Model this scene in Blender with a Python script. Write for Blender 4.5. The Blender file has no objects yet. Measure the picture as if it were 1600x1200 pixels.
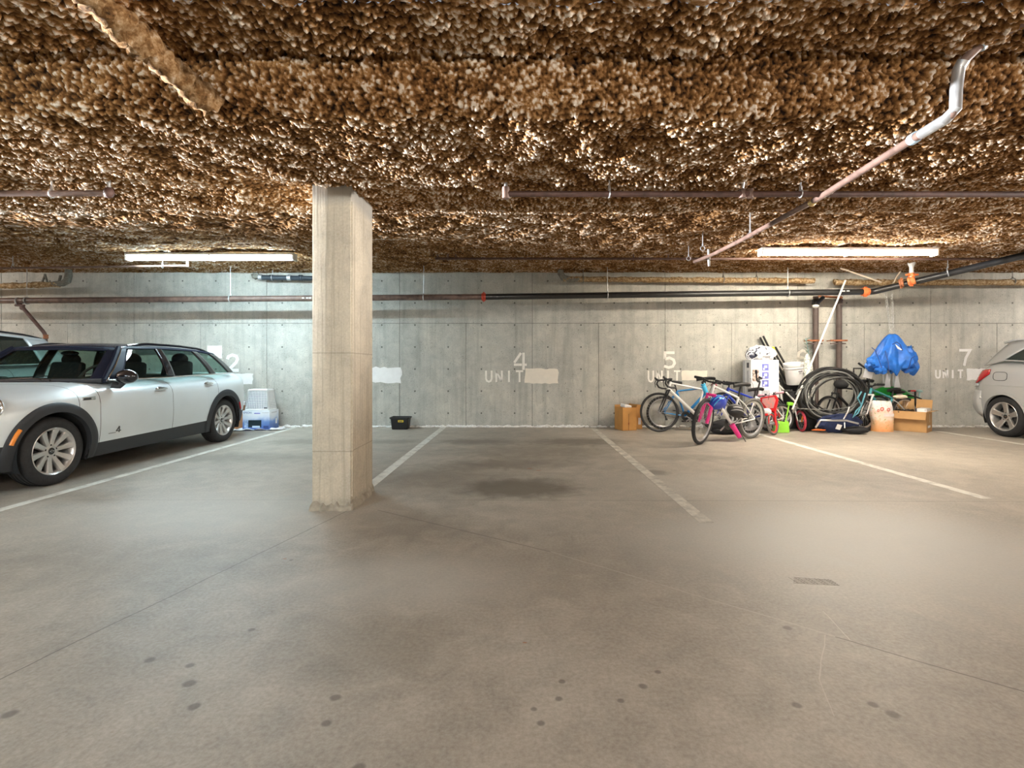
import bpy, bmesh, math, random
import numpy as np
from mathutils import Vector, Matrix, Euler

random.seed(7)
sc = bpy.context.scene
COL = sc.collection
PI = math.pi

# ---------------------------------------------------------------- camera
F, CX, CY, H = 778.0, 812.0, 572.0, 1.118      # focal length / principal point in px of the 1600x1200 frame, eye height
cam_d = bpy.data.cameras.new('camera')
cam = bpy.data.objects.new('camera', cam_d)
COL.objects.link(cam)
cam.location = (0, 0, H)
cam.rotation_euler = (PI / 2, 0, 0)
cam_d.sensor_fit = 'HORIZONTAL'
cam_d.sensor_width = 36.0
cam_d.lens = 36.0 * F / 1600.0
cam_d.shift_x = -(CX - 800.0) / 1600.0
cam_d.shift_y = (CY - 600.0) / 1600.0
cam_d.clip_start = 0.05
sc.camera = cam

# ---------------------------------------------------------------- world, lamps, exposure
w = bpy.data.worlds.new('world')
sc.world = w
w.use_nodes = True
w.node_tree.nodes['Background'].inputs[0].default_value = (0.5, 0.53, 0.58, 1)
w.node_tree.nodes['Background'].inputs[1].default_value = 0.12
sc.view_settings.view_transform = 'Standard'
sc.view_settings.look = 'None'
sc.view_settings.gamma = 1.0
sc.view_settings.use_curve_mapping = False
sc.view_settings.exposure = 2.3
sc.cycles.use_denoising = True
sc.cycles.max_bounces = 10
sc.cycles.diffuse_bounces = 5
sc.cycles.transparent_max_bounces = 16

WARM = (1.0, 0.90, 0.74)
NEUTRAL = (1.0, 0.94, 0.86)
COOL = (0.69, 0.91, 1.0)
# ceiling fluorescents: (x0, x1, y, z of the tube, colour, strength, in view)
LAMPS = [
    (-5.77, -3.30, 7.33, 2.715, COOL, 28.0),
    (3.35, 5.80, 6.95, 2.70, WARM, 37.0),
    (4.6, 7.05, -0.6, 2.60, NEUTRAL, 46.0),
    (-1.6, 0.85, -4.6, 2.60, NEUTRAL, 100.0),
    (-12.3, -9.85, 7.1, 2.70, NEUTRAL, 20.0),
    (9.85, 12.3, 7.1, 2.70, NEUTRAL, 34.0),
    (-6.2, -3.75, -0.6, 2.60, COOL, 44.0),
]
# unseen flood lamps added on the side walls to rake the ceiling drop: (x, y, z, colour, watts)
ADDED_FLOODS = [(-12.9, 4.0, 1.92, (0.95, 0.97, 1.0), 10000.0), (12.9, 2.9, 1.92, (1.0, 0.96, 0.92), 1700.0)]

# ---------------------------------------------------------------- helpers
def at(px, py, d):
    """the point at depth d that stands behind pixel (px, py)"""
    return Vector(((px - CX) / F * d, d, H + (CY - py) / F * d))

def floor_at(px, py):
    d = F * H / (py - CY)
    return Vector(((px - CX) / F * d, d, 0.0))

def frame_of(d):
    d = Vector(d).normalized()
    a = Vector((0, 0, 1)) if abs(d.z) < 0.9 else Vector((1, 0, 0))
    u = d.cross(a).normalized()
    return d, u, d.cross(u).normalized()

class MB:
    """collects shapes; build() links them as ONE mesh object"""
    def __init__(s):
        s.v = []; s.f = []
    def add(s, vs, fs, M=None):
        o = len(s.v)
        s.v += [(M @ Vector(p)) if M is not None else Vector(p) for p in vs]
        s.f += [tuple(i + o for i in f) for f in fs]
        return s
    def box(s, c, size, rot=None, taper=1.0):
        x, y, z = size[0] / 2, size[1] / 2, size[2] / 2
        vs = [(-x, -y, -z), (x, -y, -z), (x, y, -z), (-x, y, -z),
              (-x * taper, -y * taper, z), (x * taper, -y * taper, z), (x * taper, y * taper, z), (-x * taper, y * taper, z)]
        M = Matrix.Translation(c)
        if rot is not None:
            M = M @ Euler(rot).to_matrix().to_4x4()
        return s.add(vs, [(3, 2, 1, 0), (4, 5, 6, 7), (0, 1, 5, 4), (1, 2, 6, 5), (2, 3, 7, 6), (3, 0, 4, 7)], M)
    def bar(s, p, q, r, r2=None, n=12, caps=True):
        p = Vector(p); q = Vector(q)
        r2 = r if r2 is None else r2
        d, u, v = frame_of(q - p)
        vs = []
        for c, rr in ((p, r), (q, r2)):
            for k in range(n):
                a = 2 * PI * k / n
                vs.append(c + (u * math.cos(a) + v * math.sin(a)) * rr)
        fs = [(k, (k + 1) % n, n + (k + 1) % n, n + k) for k in range(n)]
        if caps:
            fs += [tuple(range(n - 1, -1, -1)), tuple(range(n, 2 * n))]
        return s.add(vs, fs)
    def tube(s, pts, r, n=8, closed=False, caps=True):
        pts = [Vector(p) for p in pts]
        m = len(pts)
        rs = r if isinstance(r, (list, tuple)) else [r] * m
        u = None; vs = []
        for i in range(m):
            if closed:
                t = pts[(i + 1) % m] - pts[i - 1]
            else:
                t = pts[min(i + 1, m - 1)] - pts[max(i - 1, 0)]
            t.normalize()
            if u is None:
                _, u, _ = frame_of(t)
            u = (u - t * u.dot(t))
            if u.length < 1e-6:
                _, u, _ = frame_of(t)
            u.normalize()
            v = t.cross(u)
            for k in range(n):
                a = 2 * PI * k / n
                vs.append(pts[i] + (u * math.cos(a) + v * math.sin(a)) * rs[i])
        fs = []
        for i in range(m if closed else m - 1):
            j = (i + 1) % m
            for k in range(n):
                fs.append((i * n + k, i * n + (k + 1) % n, j * n + (k + 1) % n, j * n + k))
        if caps and not closed:
            fs += [tuple(range(n - 1, -1, -1)), tuple(range((m - 1) * n, m * n))]
        return s.add(vs, fs)
    def torus(s, c, axis, R, r, n=32, k=8, a0=0.0, a1=2 * PI, squash=1.0):
        d, u, v = frame_of(axis)
        full = abs(a1 - a0 - 2 * PI) < 1e-6
        m = n if full else n + 1
        vs = []
        for i in range(m):
            a = a0 + (a1 - a0) * i / n
            e = u * math.cos(a) + v * math.sin(a)
            for j in range(k):
                b = 2 * PI * j / k
                vs.append(Vector(c) + e * (R + r * math.cos(b)) + d * (r * squash * math.sin(b)))
        fs = []
        for i in range(n):
            i2 = (i + 1) % m
            for j in range(k):
                fs.append((i * k + j, i * k + (j + 1) % k, i2 * k + (j + 1) % k, i2 * k + j))
        return s.add(vs, fs)
    def ball(s, c, rad, n=16, m=10, rot=None, th0=0.0, th1=PI, fn=None):
        if not isinstance(rad, (list, tuple)):
            rad = (rad,) * 3
        R = Euler(rot).to_matrix() if rot is not None else Matrix.Identity(3)
        vs = []
        for i in range(m + 1):
            th = th0 + (th1 - th0) * i / m
            for k in range(n):
                a = 2 * PI * k / n
                p = Vector((math.sin(th) * math.cos(a), math.sin(th) * math.sin(a), math.cos(th)))
                if fn: p = p * fn(p)
                vs.append(Vector(c) + R @ Vector((p.x * rad[0], p.y * rad[1], p.z * rad[2])))
        fs = []
        for i in range(m):
            for k in range(n):
                fs.append((i * n + k, (i + 1) * n + k, (i + 1) * n + (k + 1) % n, i * n + (k + 1) % n))
        return s.add(vs, fs)
    def lathe(s, prof, c, axis, n=32):
        """prof: (radius, offset along axis)"""
        d, u, v = frame_of(axis)
        vs = []
        for r, h in prof:
            for k in range(n):
                a = 2 * PI * k / n
                vs.append(Vector(c) + d * h + (u * math.cos(a) + v * math.sin(a)) * r)
        fs = []
        for i in range(len(prof) - 1):
            for k in range(n):
                fs.append((i * n + k, i * n + (k + 1) % n, (i + 1) * n + (k + 1) % n, (i + 1) * n + k))
        return s.add(vs, fs)
    def prism(s, poly, M, t):
        """poly in local xy, extruded by t along local z"""
        n = len(poly)
        vs = [(x, y, 0) for x, y in poly] + [(x, y, t) for x, y in poly]
        fs = [tuple(range(n - 1, -1, -1)), tuple(range(n, 2 * n))] + [(k, (k + 1) % n, n + (k + 1) % n, n + k) for k in range(n)]
        return s.add(vs, fs, M)
    def grid(s, fn, us, vs_, closed_u=False):
        nu, nv = len(us), len(vs_)
        pts = [fn(a, b) for a in us for b in vs_]
        fs = []
        for i in range(nu if closed_u else nu - 1):
            for j in range(nv - 1):
                i2 = (i + 1) % nu
                fs.append((i * nv + j, i2 * nv + j, i2 * nv + j + 1, i * nv + j + 1))
        return s.add(pts, fs)
    def build(s, name, m, parent=None, bevel=0.0, smooth=True, thick=0.0, ang=35, merge=True, segs=2, off=0.0):
        me = bpy.data.meshes.new(name)
        bm = bmesh.new()
        vv = [bm.verts.new(p) for p in s.v]
        for f in s.f:
            try: bm.faces.new([vv[i] for i in f])
            except ValueError: pass
        if merge:
            bmesh.ops.remove_doubles(bm, verts=bm.verts, dist=1e-5)
        bmesh.ops.recalc_face_normals(bm, faces=bm.faces)
        if bevel:
            es = [e for e in bm.edges if len(e.link_faces) == 2 and e.calc_face_angle(0) > 0.6]
            if es:
                bmesh.ops.bevel(bm, geom=es, offset=bevel, segments=segs, profile=0.7, affect='EDGES', clamp_overlap=True)
        bm.to_mesh(me); bm.free()
        if smooth:
            me.polygons.foreach_set('use_smooth', [True] * len(me.polygons))
            me.set_sharp_from_angle(angle=math.radians(ang))
        o = bpy.data.objects.new(name, me)
        COL.objects.link(o)
        if m is not None:
            for mm in (m if isinstance(m, (list, tuple)) else [m]):
                me.materials.append(mm)
        if thick:
            md = o.modifiers.new('solid', 'SOLIDIFY'); md.thickness = thick; md.offset = off
        if parent is not None:
            o.parent = parent
            o.matrix_parent_inverse = parent.matrix_basis.inverted()
        return o

def tag(o, label=None, cat=None, group=None, kind=None):
    if label: o['label'] = label
    if cat: o['category'] = cat
    if group: o['group'] = group
    if kind: o['kind'] = kind
    return o

def thing(name, label, cat, loc=(0, 0, 0), group=None, rot=(0, 0, 0)):
    o = bpy.data.objects.new(name, None)
    COL.objects.link(o)
    o.location = loc; o.rotation_euler = rot
    o.empty_display_size = 0.1
    return tag(o, label, cat, group)

# ---------------------------------------------------------------- materials
def nodes(m):
    m.use_nodes = True
    nt = m.node_tree
    return nt, nt.nodes['Principled BSDF']

def N(nt, typ, **kw):
    n = nt.nodes.new(typ)
    for k, v in kw.items():
        if k.startswith('i_'):
            key = k[2:]
            key = int(key) if key.isdigit() else key
            n.inputs[key].default_value = v
        else:
            setattr(n, k, v)
    return n

def ramp(nt, fac, stops):
    r = N(nt, 'ShaderNodeValToRGB')
    el = r.color_ramp.elements
    while len(el) < len(stops): el.new(0.5)
    for e, (p, c) in zip(el, stops):
        e.position = p
        e.color = c if len(c) == 4 else (*c, 1)
    nt.links.new(fac, r.inputs[0])
    return r.outputs[0]

def mix(nt, fac, a, b, blend='MIX'):
    n = N(nt, 'ShaderNodeMix', data_type='RGBA', blend_type=blend)
    for sock, val in ((n.inputs[0], fac), (n.inputs[6], a), (n.inputs[7], b)):
        if hasattr(val, 'is_linked'): nt.links.new(val, sock)
        elif isinstance(val, (int, float)): sock.default_value = val
        else: sock.default_value = (*val, 1) if len(val) == 3 else val
    return n.outputs[2]

def math_(nt, op, a, b=None, c=None):
    n = N(nt, 'ShaderNodeMath', operation=op)
    for i, v in enumerate((a, b, c)):
        if v is None: continue
        if hasattr(v, 'is_linked'): nt.links.new(v, n.inputs[i])
        else: n.inputs[i].default_value = v
    return n.outputs[0]

def noise(nt, vec, scale, detail=4, rough=0.55, dist=0.0):
    n = N(nt, 'ShaderNodeTexNoise')
    n.inputs['Scale'].default_value = scale
    n.inputs['Detail'].default_value = detail
    n.inputs['Roughness'].default_value = rough
    n.inputs['Distortion'].default_value = dist
    if vec is not None: nt.links.new(vec, n.inputs['Vector'])
    return n.outputs['Fac']

def scaled(nt, vec, s):
    n = N(nt, 'ShaderNodeVectorMath', operation='MULTIPLY')
    nt.links.new(vec, n.inputs[0]); n.inputs[1].default_value = s
    return n.outputs[0]

def bump(nt, bs, h, strength=0.3, dist=0.01, normal=None):
    b = N(nt, 'ShaderNodeBump')
    b.inputs['Strength'].default_value = strength
    b.inputs['Distance'].default_value = dist
    nt.links.new(h, b.inputs['Height'])
    if normal is not None: nt.links.new(normal, b.inputs['Normal'])
    nt.links.new(b.outputs[0], bs.inputs['Normal'])
    return b.outputs[0]

MATS = {}
def mat(name, c, rough=0.5, metal=0.0, var=0.12, scale=8.0, bmp=0.0, coat=0.0, c2=None, spec=0.5, bscale=None):
    """plain surface with a little procedural variation"""
    if name in MATS: return MATS[name]
    m = bpy.data.materials.new(name)
    nt, bs = nodes(m)
    co = N(nt, 'ShaderNodeTexCoord').outputs['Object']
    n = noise(nt, co, scale, 5)
    lo = tuple(max(0, x * (1 - var)) for x in c)
    hi = tuple(min(1, x * (1 + var)) for x in (c2 or c))
    col = ramp(nt, n, [(0.3, lo), (0.7, hi)])
    nt.links.new(col, bs.inputs['Base Color'])
    r = N(nt, 'ShaderNodeMapRange')
    nt.links.new(n, r.inputs[0])
    r.inputs[3].default_value = max(0.02, rough - 0.06); r.inputs[4].default_value = min(1, rough + 0.06)
    nt.links.new(r.outputs[0], bs.inputs['Roughness'])
    bs.inputs['Metallic'].default_value = metal
    bs.inputs['Specular IOR Level'].default_value = spec
    bs.inputs['Coat Weight'].default_value = coat
    bs.inputs['Coat Roughness'].default_value = 0.08
    if bmp:
        bump(nt, bs, noise(nt, co, bscale or scale * 6, 4), bmp, 0.006)
    MATS[name] = m
    return m

def glass(name, tint, refl=0.35):
    if name in MATS: return MATS[name]
    m = bpy.data.materials.new(name)
    m.use_nodes = True
    nt = m.node_tree
    nt.nodes.clear()
    out = N(nt, 'ShaderNodeOutputMaterial')
    t = N(nt, 'ShaderNodeBsdfTransparent'); t.inputs[0].default_value = (*tint, 1)
    g = N(nt, 'ShaderNodeBsdfGlossy'); g.inputs['Roughness'].default_value = 0.02
    g.inputs[0].default_value = (refl, refl, refl, 1)
    ge = N(nt, 'ShaderNodeNewGeometry')
    dt = N(nt, 'ShaderNodeVectorMath', operation='DOT_PRODUCT')
    nt.links.new(ge.outputs['Normal'], dt.inputs[0]); nt.links.new(ge.outputs['Incoming'], dt.inputs[1])
    k = math_(nt, 'POWER', math_(nt, 'SUBTRACT', 1.0, math_(nt, 'ABSOLUTE', dt.outputs['Value'])), 5.0)
    fac = math_(nt, 'ADD', 0.04, math_(nt, 'MULTIPLY', k, 0.96))      # Schlick reflectance of a thin pane
    mx = N(nt, 'ShaderNodeMixShader')
    nt.links.new(fac, mx.inputs[0]); nt.links.new(t.outputs[0], mx.inputs[1]); nt.links.new(g.outputs[0], mx.inputs[2])
    nt.links.new(mx.outputs[0], out.inputs[0])
    MATS[name] = m
    return m

def emit(name, c, s):
    m = bpy.data.materials.new(name)
    m.use_nodes = True
    nt = m.node_tree
    bs = nt.nodes['Principled BSDF']
    bs.inputs['Base Color'].default_value = (0.8, 0.8, 0.8, 1)
    bs.inputs['Emission Color'].default_value = (*c, 1)
    bs.inputs['Emission Strength'].default_value = s
    return m

def concrete_mat(name, base, warm, kind):
    """kind: wall / column / floor"""
    m = bpy.data.materials.new(name)
    nt, bs = nodes(m)
    pos = N(nt, 'ShaderNodeNewGeometry').outputs['Position']
    sep = N(nt, 'ShaderNodeSeparateXYZ'); nt.links.new(pos, sep.inputs[0])
    X, Y, Z = sep.outputs
    big = noise(nt, pos, 0.7 if kind == 'floor' else 1.1, 5, 0.6, 0.4)
    mid = noise(nt, pos, 5.0, 6, 0.65, 0.6)
    fine = noise(nt, pos, 60.0, 4, 0.7)
    dk = tuple(x * 0.62 for x in base)
    col = ramp(nt, big, [(0.34, dk if kind == 'floor' else tuple(x * 0.74 for x in base)), (0.50, base), (0.66, warm)])
    col = mix(nt, 0.50, col, ramp(nt, mid, [(0.30, tuple(x * 0.55 for x in base)), (0.55, base), (0.8, tuple(min(1, x * 1.18) for x in warm))]))
    col = mix(nt, 0.22, col, ramp(nt, fine, [(0.3, (0.18, 0.17, 0.15)), (0.7, (0.8, 0.78, 0.74))]))
    hgt = mid
    if kind == 'wall':
        # vertical water streaks and blotches
        st = noise(nt, scaled(nt, pos, (9.0, 9.0, 0.55)), 1.0, 5, 0.7, 0.2)
        col = mix(nt, ramp(nt, st, [(0.48, (0, 0, 0)), (0.72, (0.55, 0.55, 0.55))]), col, tuple(x * 0.55 for x in base))
        # bug holes (two sizes), more of them low on the wall
        for scl, lo, hi in ((7.0, 0.045, 0.09), (17.0, 0.08, 0.15), (34.0, 0.13, 0.21)):
            v = N(nt, 'ShaderNodeTexVoronoi'); v.inputs['Scale'].default_value = scl
            nt.links.new(pos, v.inputs['Vector'])
            msk = ramp(nt, v.outputs['Distance'], [(lo, (1, 1, 1)), (hi, (0, 0, 0))])
            gate = ramp(nt, noise(nt, pos, 2.3 + scl * 0.05, 3), [(0.44, (0, 0, 0)), (0.56, (1, 1, 1))])
            msk = mix(nt, 1.0, msk, gate, 'MULTIPLY')
            col = mix(nt, math_(nt, 'MULTIPLY', msk, 0.65), col, tuple(x * 0.25 for x in base))
        # form tie holes: a 0.61 m x 0.40 m grid
        gx = math_(nt, 'SUBTRACT', math_(nt, 'FLOORED_MODULO', math_(nt, 'ADD', X, 0.399), 0.61), 0.305)
        gz = math_(nt, 'SUBTRACT', math_(nt, 'FLOORED_MODULO', math_(nt, 'SUBTRACT', Z, 0.05), 0.405), 0.2025)
        dd = math_(nt, 'SQRT', math_(nt, 'ADD', math_(nt, 'POWER', gx, 2), math_(nt, 'POWER', gz, 2)))
        tie = ramp(nt, dd, [(0.010, (1, 1, 1)), (0.019, (0, 0, 0))])
        col = mix(nt, math_(nt, 'MULTIPLY', tie, 0.85), col, (0.05, 0.05, 0.045))
        hgt = math_(nt, 'SUBTRACT', mid, tie)
    if kind == 'column':
        st = noise(nt, scaled(nt, pos, (34.0, 34.0, 0.7)), 1.0, 4, 0.6, 0.3)
        col = mix(nt, ramp(nt, st, [(0.52, (0, 0, 0)), (0.66, (0.6, 0.6, 0.6))]), col, tuple(x * 0.6 for x in base))
        crk = noise(nt, scaled(nt, pos, (22.0, 22.0, 1.6)), 1.0, 6, 0.75, 0.8)
        col = mix(nt, ramp(nt, crk, [(0.66, (0, 0, 0)), (0.70, (0.8, 0.8, 0.8))]), col, tuple(x * 0.3 for x in base))
        # the head is patched with grey mortar, the foot scuffed
        top = ramp(nt, math_(nt, 'ADD', Z, math_(nt, 'MULTIPLY', mid, 0.1)), [(0.0, (0, 0, 0)), (1.0, (0, 0, 0))])
        mr = N(nt, 'ShaderNodeMapRange'); nt.links.new(math_(nt, 'ADD', Z, math_(nt, 'MULTIPLY', mid, 0.12)), mr.inputs[0])
        mr.inputs[1].default_value = 2.42; mr.inputs[2].default_value = 2.50
        col = mix(nt, math_(nt, 'MULTIPLY', mr.outputs[0], 0.7), col, (0.30, 0.29, 0.27))
        m2 = N(nt, 'ShaderNodeMapRange'); nt.links.new(math_(nt, 'ADD', Z, math_(nt, 'MULTIPLY', mid, 0.12)), m2.inputs[0])
        m2.inputs[1].default_value = 0.16; m2.inputs[2].default_value = 0.09
        col = mix(nt, math_(nt, 'MULTIPLY', m2.outputs[0], 0.55), col, (0.30, 0.27, 0.22))
        for zz in (0.455, 1.22):   # pour lines on the face towards the aisle
            a = math_(nt, 'ABSOLUTE', math_(nt, 'SUBTRACT', Z, zz))
            col = mix(nt, ramp(nt, math_(nt, 'ADD', a, math_(nt, 'MULTIPLY', fine, 0.003)), [(0.003, (0.6, 0.6, 0.6)), (0.007, (0, 0, 0))]), col, tuple(x * 0.4 for x in base))
        hgt = math_(nt, 'ADD', st, math_(nt, 'MULTIPLY', crk, -0.6))
    if kind == 'floor':
        def blob(x, y, rx, ry, soft=0.5, amp=0.7):
            a = math_(nt, 'DIVIDE', math_(nt, 'SUBTRACT', X, x), rx)
            b = math_(nt, 'DIVIDE', math_(nt, 'SUBTRACT', Y, y), ry)
            d = math_(nt, 'SQRT', math_(nt, 'ADD', math_(nt, 'MULTIPLY', a, a), math_(nt, 'MULTIPLY', b, b)))
            d = math_(nt, 'ADD', d, math_(nt, 'MULTIPLY', math_(nt, 'SUBTRACT', mid, 0.5), 0.9))
            mr = N(nt, 'ShaderNodeMapRange', interpolation_type='SMOOTHSTEP'); nt.links.new(d, mr.inputs[0])
            mr.inputs[1].default_value = 1.0 + soft; mr.inputs[2].default_value = 1.0 - soft
            mr.inputs[3].default_value = 0; mr.inputs[4].default_value = amp
            return mr.outputs[0]
        oil = (0.115, 0.095, 0.072)
        for px, py, rx, ry, so, am in ((810, 762, 0.50, 0.36, 0.45, 0.78), (900, 690, 0.62, 0.34, 0.6, 0.66), (745, 690, 0.55, 0.26, 0.6, 0.62),
                                      (840, 705, 0.9, 0.5, 0.7, 0.40), (795, 725, 0.7, 0.25, 0.7, 0.5), (690, 745, 0.8, 0.6, 0.8, 0.36),
                                      (1023, 738, 0.14, 0.12, 0.5, 0.6), (470, 690, 0.5, 0.25, 0.6, 0.45), (610, 690, 0.4, 0.2, 0.6, 0.4),
                                      (380, 715, 0.9, 0.3, 0.8, 0.35), (1080, 715, 0.5, 0.2, 0.6, 0.3), (610, 1010, 0.3, 0.2, 0.8, 0.25),
                                      (640, 820, 0.35, 0.3, 0.8, 0.28), (860, 880, 0.9, 0.5, 0.9, 0.2), (200, 880, 0.7, 0.3, 0.9, 0.22)):
            p = floor_at(px, py)
            col = mix(nt, blob(p.x, p.y, rx, ry, so, am), col, oil)
        # paler patches
        for px, py, rx, ry, am in ((1400, 850, 0.9, 0.8, 0.55), (1290, 830, 0.9, 0.5, 0.4), (330, 800, 0.9, 0.5, 0.35), (640, 905, 0.5, 0.28, 0.35), (1130, 860, 0.6, 0.5, 0.2), (1120, 760, 0.8, .5, .25)):
            p = floor_at(px, py)
            col = mix(nt, blob(p.x, p.y, rx, ry, 0.7, am), col, (0.60, 0.59, 0.55))
        # old drip spots
        for px, py, r in ((234, 1031, .018), (296, 1068, .02), (297, 1040, .018), (303, 1104, .018), (15, 1116, .022), (524, 1090, .018),
                          (510, 1130, .016), (393, 984, .014), (878, 1065, .012), (873, 1092, .014), (834, 1108, .012), (1005, 1072, .016),
                          (970, 1095, .012), (1028, 1050, .012), (1245, 1102, .016), (1364, 1101, .016), (1395, 1116, .02), (845, 1130, .014),
                          (1230, 981, .018), (455, 875, .012), (560, 1200, .02)):
            p = floor_at(px, py)
            col = mix(nt, blob(p.x, p.y, r, r * 0.9, 0.35, 0.62), col, (0.10, 0.09, 0.08))
        def line(p, q, wd, amp, c):
            p = Vector(p[:2]); q = Vector(q[:2]); d = (q - p).normalized(); n = Vector((-d.y, d.x)); L = (q - p).length
            wob = math_(nt, 'MULTIPLY', math_(nt, 'SUBTRACT', noise(nt, pos, 3.0, 5, 0.6), 0.5), 0.03 if wd < .005 else 0.0)
            s = math_(nt, 'ADD', math_(nt, 'MULTIPLY', math_(nt, 'SUBTRACT', X, p.x), n.x), math_(nt, 'MULTIPLY', math_(nt, 'SUBTRACT', Y, p.y), n.y))
            s = math_(nt, 'ABSOLUTE', math_(nt, 'ADD', s, wob))
            t = math_(nt, 'ADD', math_(nt, 'MULTIPLY', math_(nt, 'SUBTRACT', X, p.x), d.x), math_(nt, 'MULTIPLY', math_(nt, 'SUBTRACT', Y, p.y), d.y))
            inside = math_(nt, 'MULTIPLY', math_(nt, 'GREATER_THAN', t, 0.0), math_(nt, 'LESS_THAN', t, L))
            msk = math_(nt, 'MULTIPLY', math_(nt, 'LESS_THAN', s, wd), inside)
            return mix(nt, math_(nt, 'MULTIPLY', msk, amp), col, c)
        dark = (0.12, 0.105, 0.09)
        col = line(floor_at(545, 797), floor_at(-60, 1090), 0.0035, 0.75, dark)
        col = line(floor_at(590, 797), floor_at(860, 862), 0.006, 0.5, dark)
        col = line(floor_at(860, 862), floor_at(1310, 996), 0.004, 0.45, (0.55, 0.5, 0.44))
        col = line(floor_at(1305, 995), floor_at(1700, 1109), 0.0035, 0.8, dark)
        col = line(floor_at(1285, 955), floor_at(1328, 1000), 0.002, 0.6, (0.6, 0.55, 0.5))
        col = line(floor_at(1290, 992), floor_at(1278, 1060), 0.0022, 0.6, (0.55, 0.5, 0.44))
        col = line(floor_at(1278, 1060), floor_at(1305, 1120), 0.0018, 0.5, (0.55, 0.5, 0.44))
        col = line(floor_at(660, 781), floor_at(1650, 784), 0.006, 0.40, dark)
        col = line(floor_at(100, 781), floor_at(480, 781), 0.005, 0.3, dark)
        # rusty chips
        for px, py, r in ((445, 873, .012), (820, 1004, .009), (648, 735, .012), (842, 735, .03), (828, 732, .03)):
            p = floor_at(px, py)
            col = mix(nt, blob(p.x, p.y, r, r * 0.5, 0.4, 0.8), col, (0.36, 0.13, 0.05))
        r = N(nt, 'ShaderNodeMapRange'); nt.links.new(big, r.inputs[0])
        r.inputs[3].default_value = 0.42; r.inputs[4].default_value = 0.62
        nt.links.new(r.outputs[0], bs.inputs['Roughness'])
    else:
        bs.inputs['Roughness'].default_value = 0.85
    nt.links.new(col, bs.inputs['Base Color'])
    n1 = bump(nt, bs, hgt, 0.25 if kind != 'floor' else 0.06, 0.01)
    bump(nt, bs, fine, 0.25 if kind != 'floor' else 0.12, 0.003, n1)
    return m
# ================================================================ the setting
WALL_Y = 9.15
M_WALL = concrete_mat('wall_concrete', (0.49, 0.485, 0.435), (0.64, 0.605, 0.515), 'wall')
M_COLUMN = concrete_mat('column_concrete', (0.60, 0.515, 0.385), (0.68, 0.59, 0.44), 'column')
M_FLOOR = concrete_mat('floor_concrete', (0.385, 0.332, 0.266), (0.51, 0.455, 0.378), 'floor')
M_PAINT = mat('white_wall_paint', (0.86, 0.83, 0.77), 0.7, var=0.06, scale=14)
M_BARE = mat('bare_concrete', (0.13, 0.125, 0.115), 0.9, var=0.2, scale=3, bmp=0.3)

def worn_paint(name, lo, hi, c):
    m = bpy.data.materials.new(name)
    nt, bs = nodes(m)
    pos = N(nt, 'ShaderNodeNewGeometry').outputs['Position']
    n = noise(nt, pos, 7.0, 8, 0.75)
    wear = ramp(nt, n, [(lo, (0, 0, 0)), (hi, (1, 1, 1))])
    col = mix(nt, wear, (0.36, 0.335, 0.295), c)
    nt.links.new(col, bs.inputs['Base Color'])
    bs.inputs['Roughness'].default_value = 0.7
    return m
M_LINE = worn_paint('worn_line_paint', 0.30, 0.52, (0.72, 0.70, 0.64))
M_LINE_OLD = worn_paint('very_worn_line_paint', 0.36, 0.60, (0.66, 0.62, 0.54))

floor = MB().box((0, 0.2, -0.1), (27, 18.4, 0.2)).build('floor', M_FLOOR, smooth=False)
tag(floor, 'stained grey-brown concrete garage floor with faint cracks', kind='structure')

def parking_line(p, q, wd, m):
    p = Vector(p); q = Vector(q); d = (q - p).normalized(); n = Vector((-d.y, d.x, 0)) * wd / 2
    z = Vector((0, 0, 0.0015))
    vs = [p - n, q - n, q + n, p + n]
    MB().add([v - z for v in vs] + [v + z for v in vs], [(3, 2, 1, 0), (4, 5, 6, 7), (0, 1, 5, 4), (1, 2, 6, 5), (2, 3, 7, 6), (3, 0, 4, 7)]).build('parking_line', m, floor, smooth=False)
parking_line((-4.10, 9.10, 0), (-4.03, 3.3, 0), 0.09, M_LINE)
parking_line((-1.39, 9.08, 0), (-1.40, 4.55, 0), 0.10, M_LINE)
parking_line((1.32, 9.05, 0), (1.335, 3.55, 0), 0.10, M_LINE_OLD)
parking_line((3.95, 9.05, 0), (3.94, 4.2, 0), 0.10, M_LINE)
parking_line((7.17, 8.7, 0), (7.22, 5.2, 0), 0.10, M_LINE)

# drain grating marks: thin cast-iron bars flush with the slab
g0 = floor_at(1272, 908)
dr = MB()
for k in range(-2, 3):
    dr.bar(g0 + Vector((-0.10 + .01 * k, k * 0.017 + .012, -.0006)), g0 + Vector((0.10, k * 0.015 - 0.022, -.0006)), 0.0018, n=5)
for k in range(-6, 7):
    if k % 3 != 1:
        dr.bar(g0 + Vector((k * 0.016, -0.040 - k * .002, -.0006)), g0 + Vector((k * 0.016 - 0.012, 0.036 - k * .002, -.0006)), 0.0014, n=5)
o = dr.build('drain_grating', mat('grate_iron', (0.17, 0.15, 0.13), 0.8), floor)
tag(o, 'small dark wire grating set in the floor')

# ---- walls
wall_back = MB().box((0, WALL_Y + 0.16, 1.42), (27, 0.30, 2.95)).build('wall_back', M_BARE, smooth=False)
tag(wall_back, 'cast concrete back wall with form panel joints', kind='structure')
for nm, c, s in (('wall_left', (-13.4, 0.2, 1.42), (0.2, 18.4, 2.95)), ('wall_right', (13.4, 0.2, 1.42), (0.2, 18.4, 2.95)), ('wall_front', (0, -8.9, 1.42), (27, 0.2, 2.95))):
    tag(MB().box(c, s).build(nm, M_WALL, smooth=False), 'concrete garage wall', kind='structure')

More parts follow.
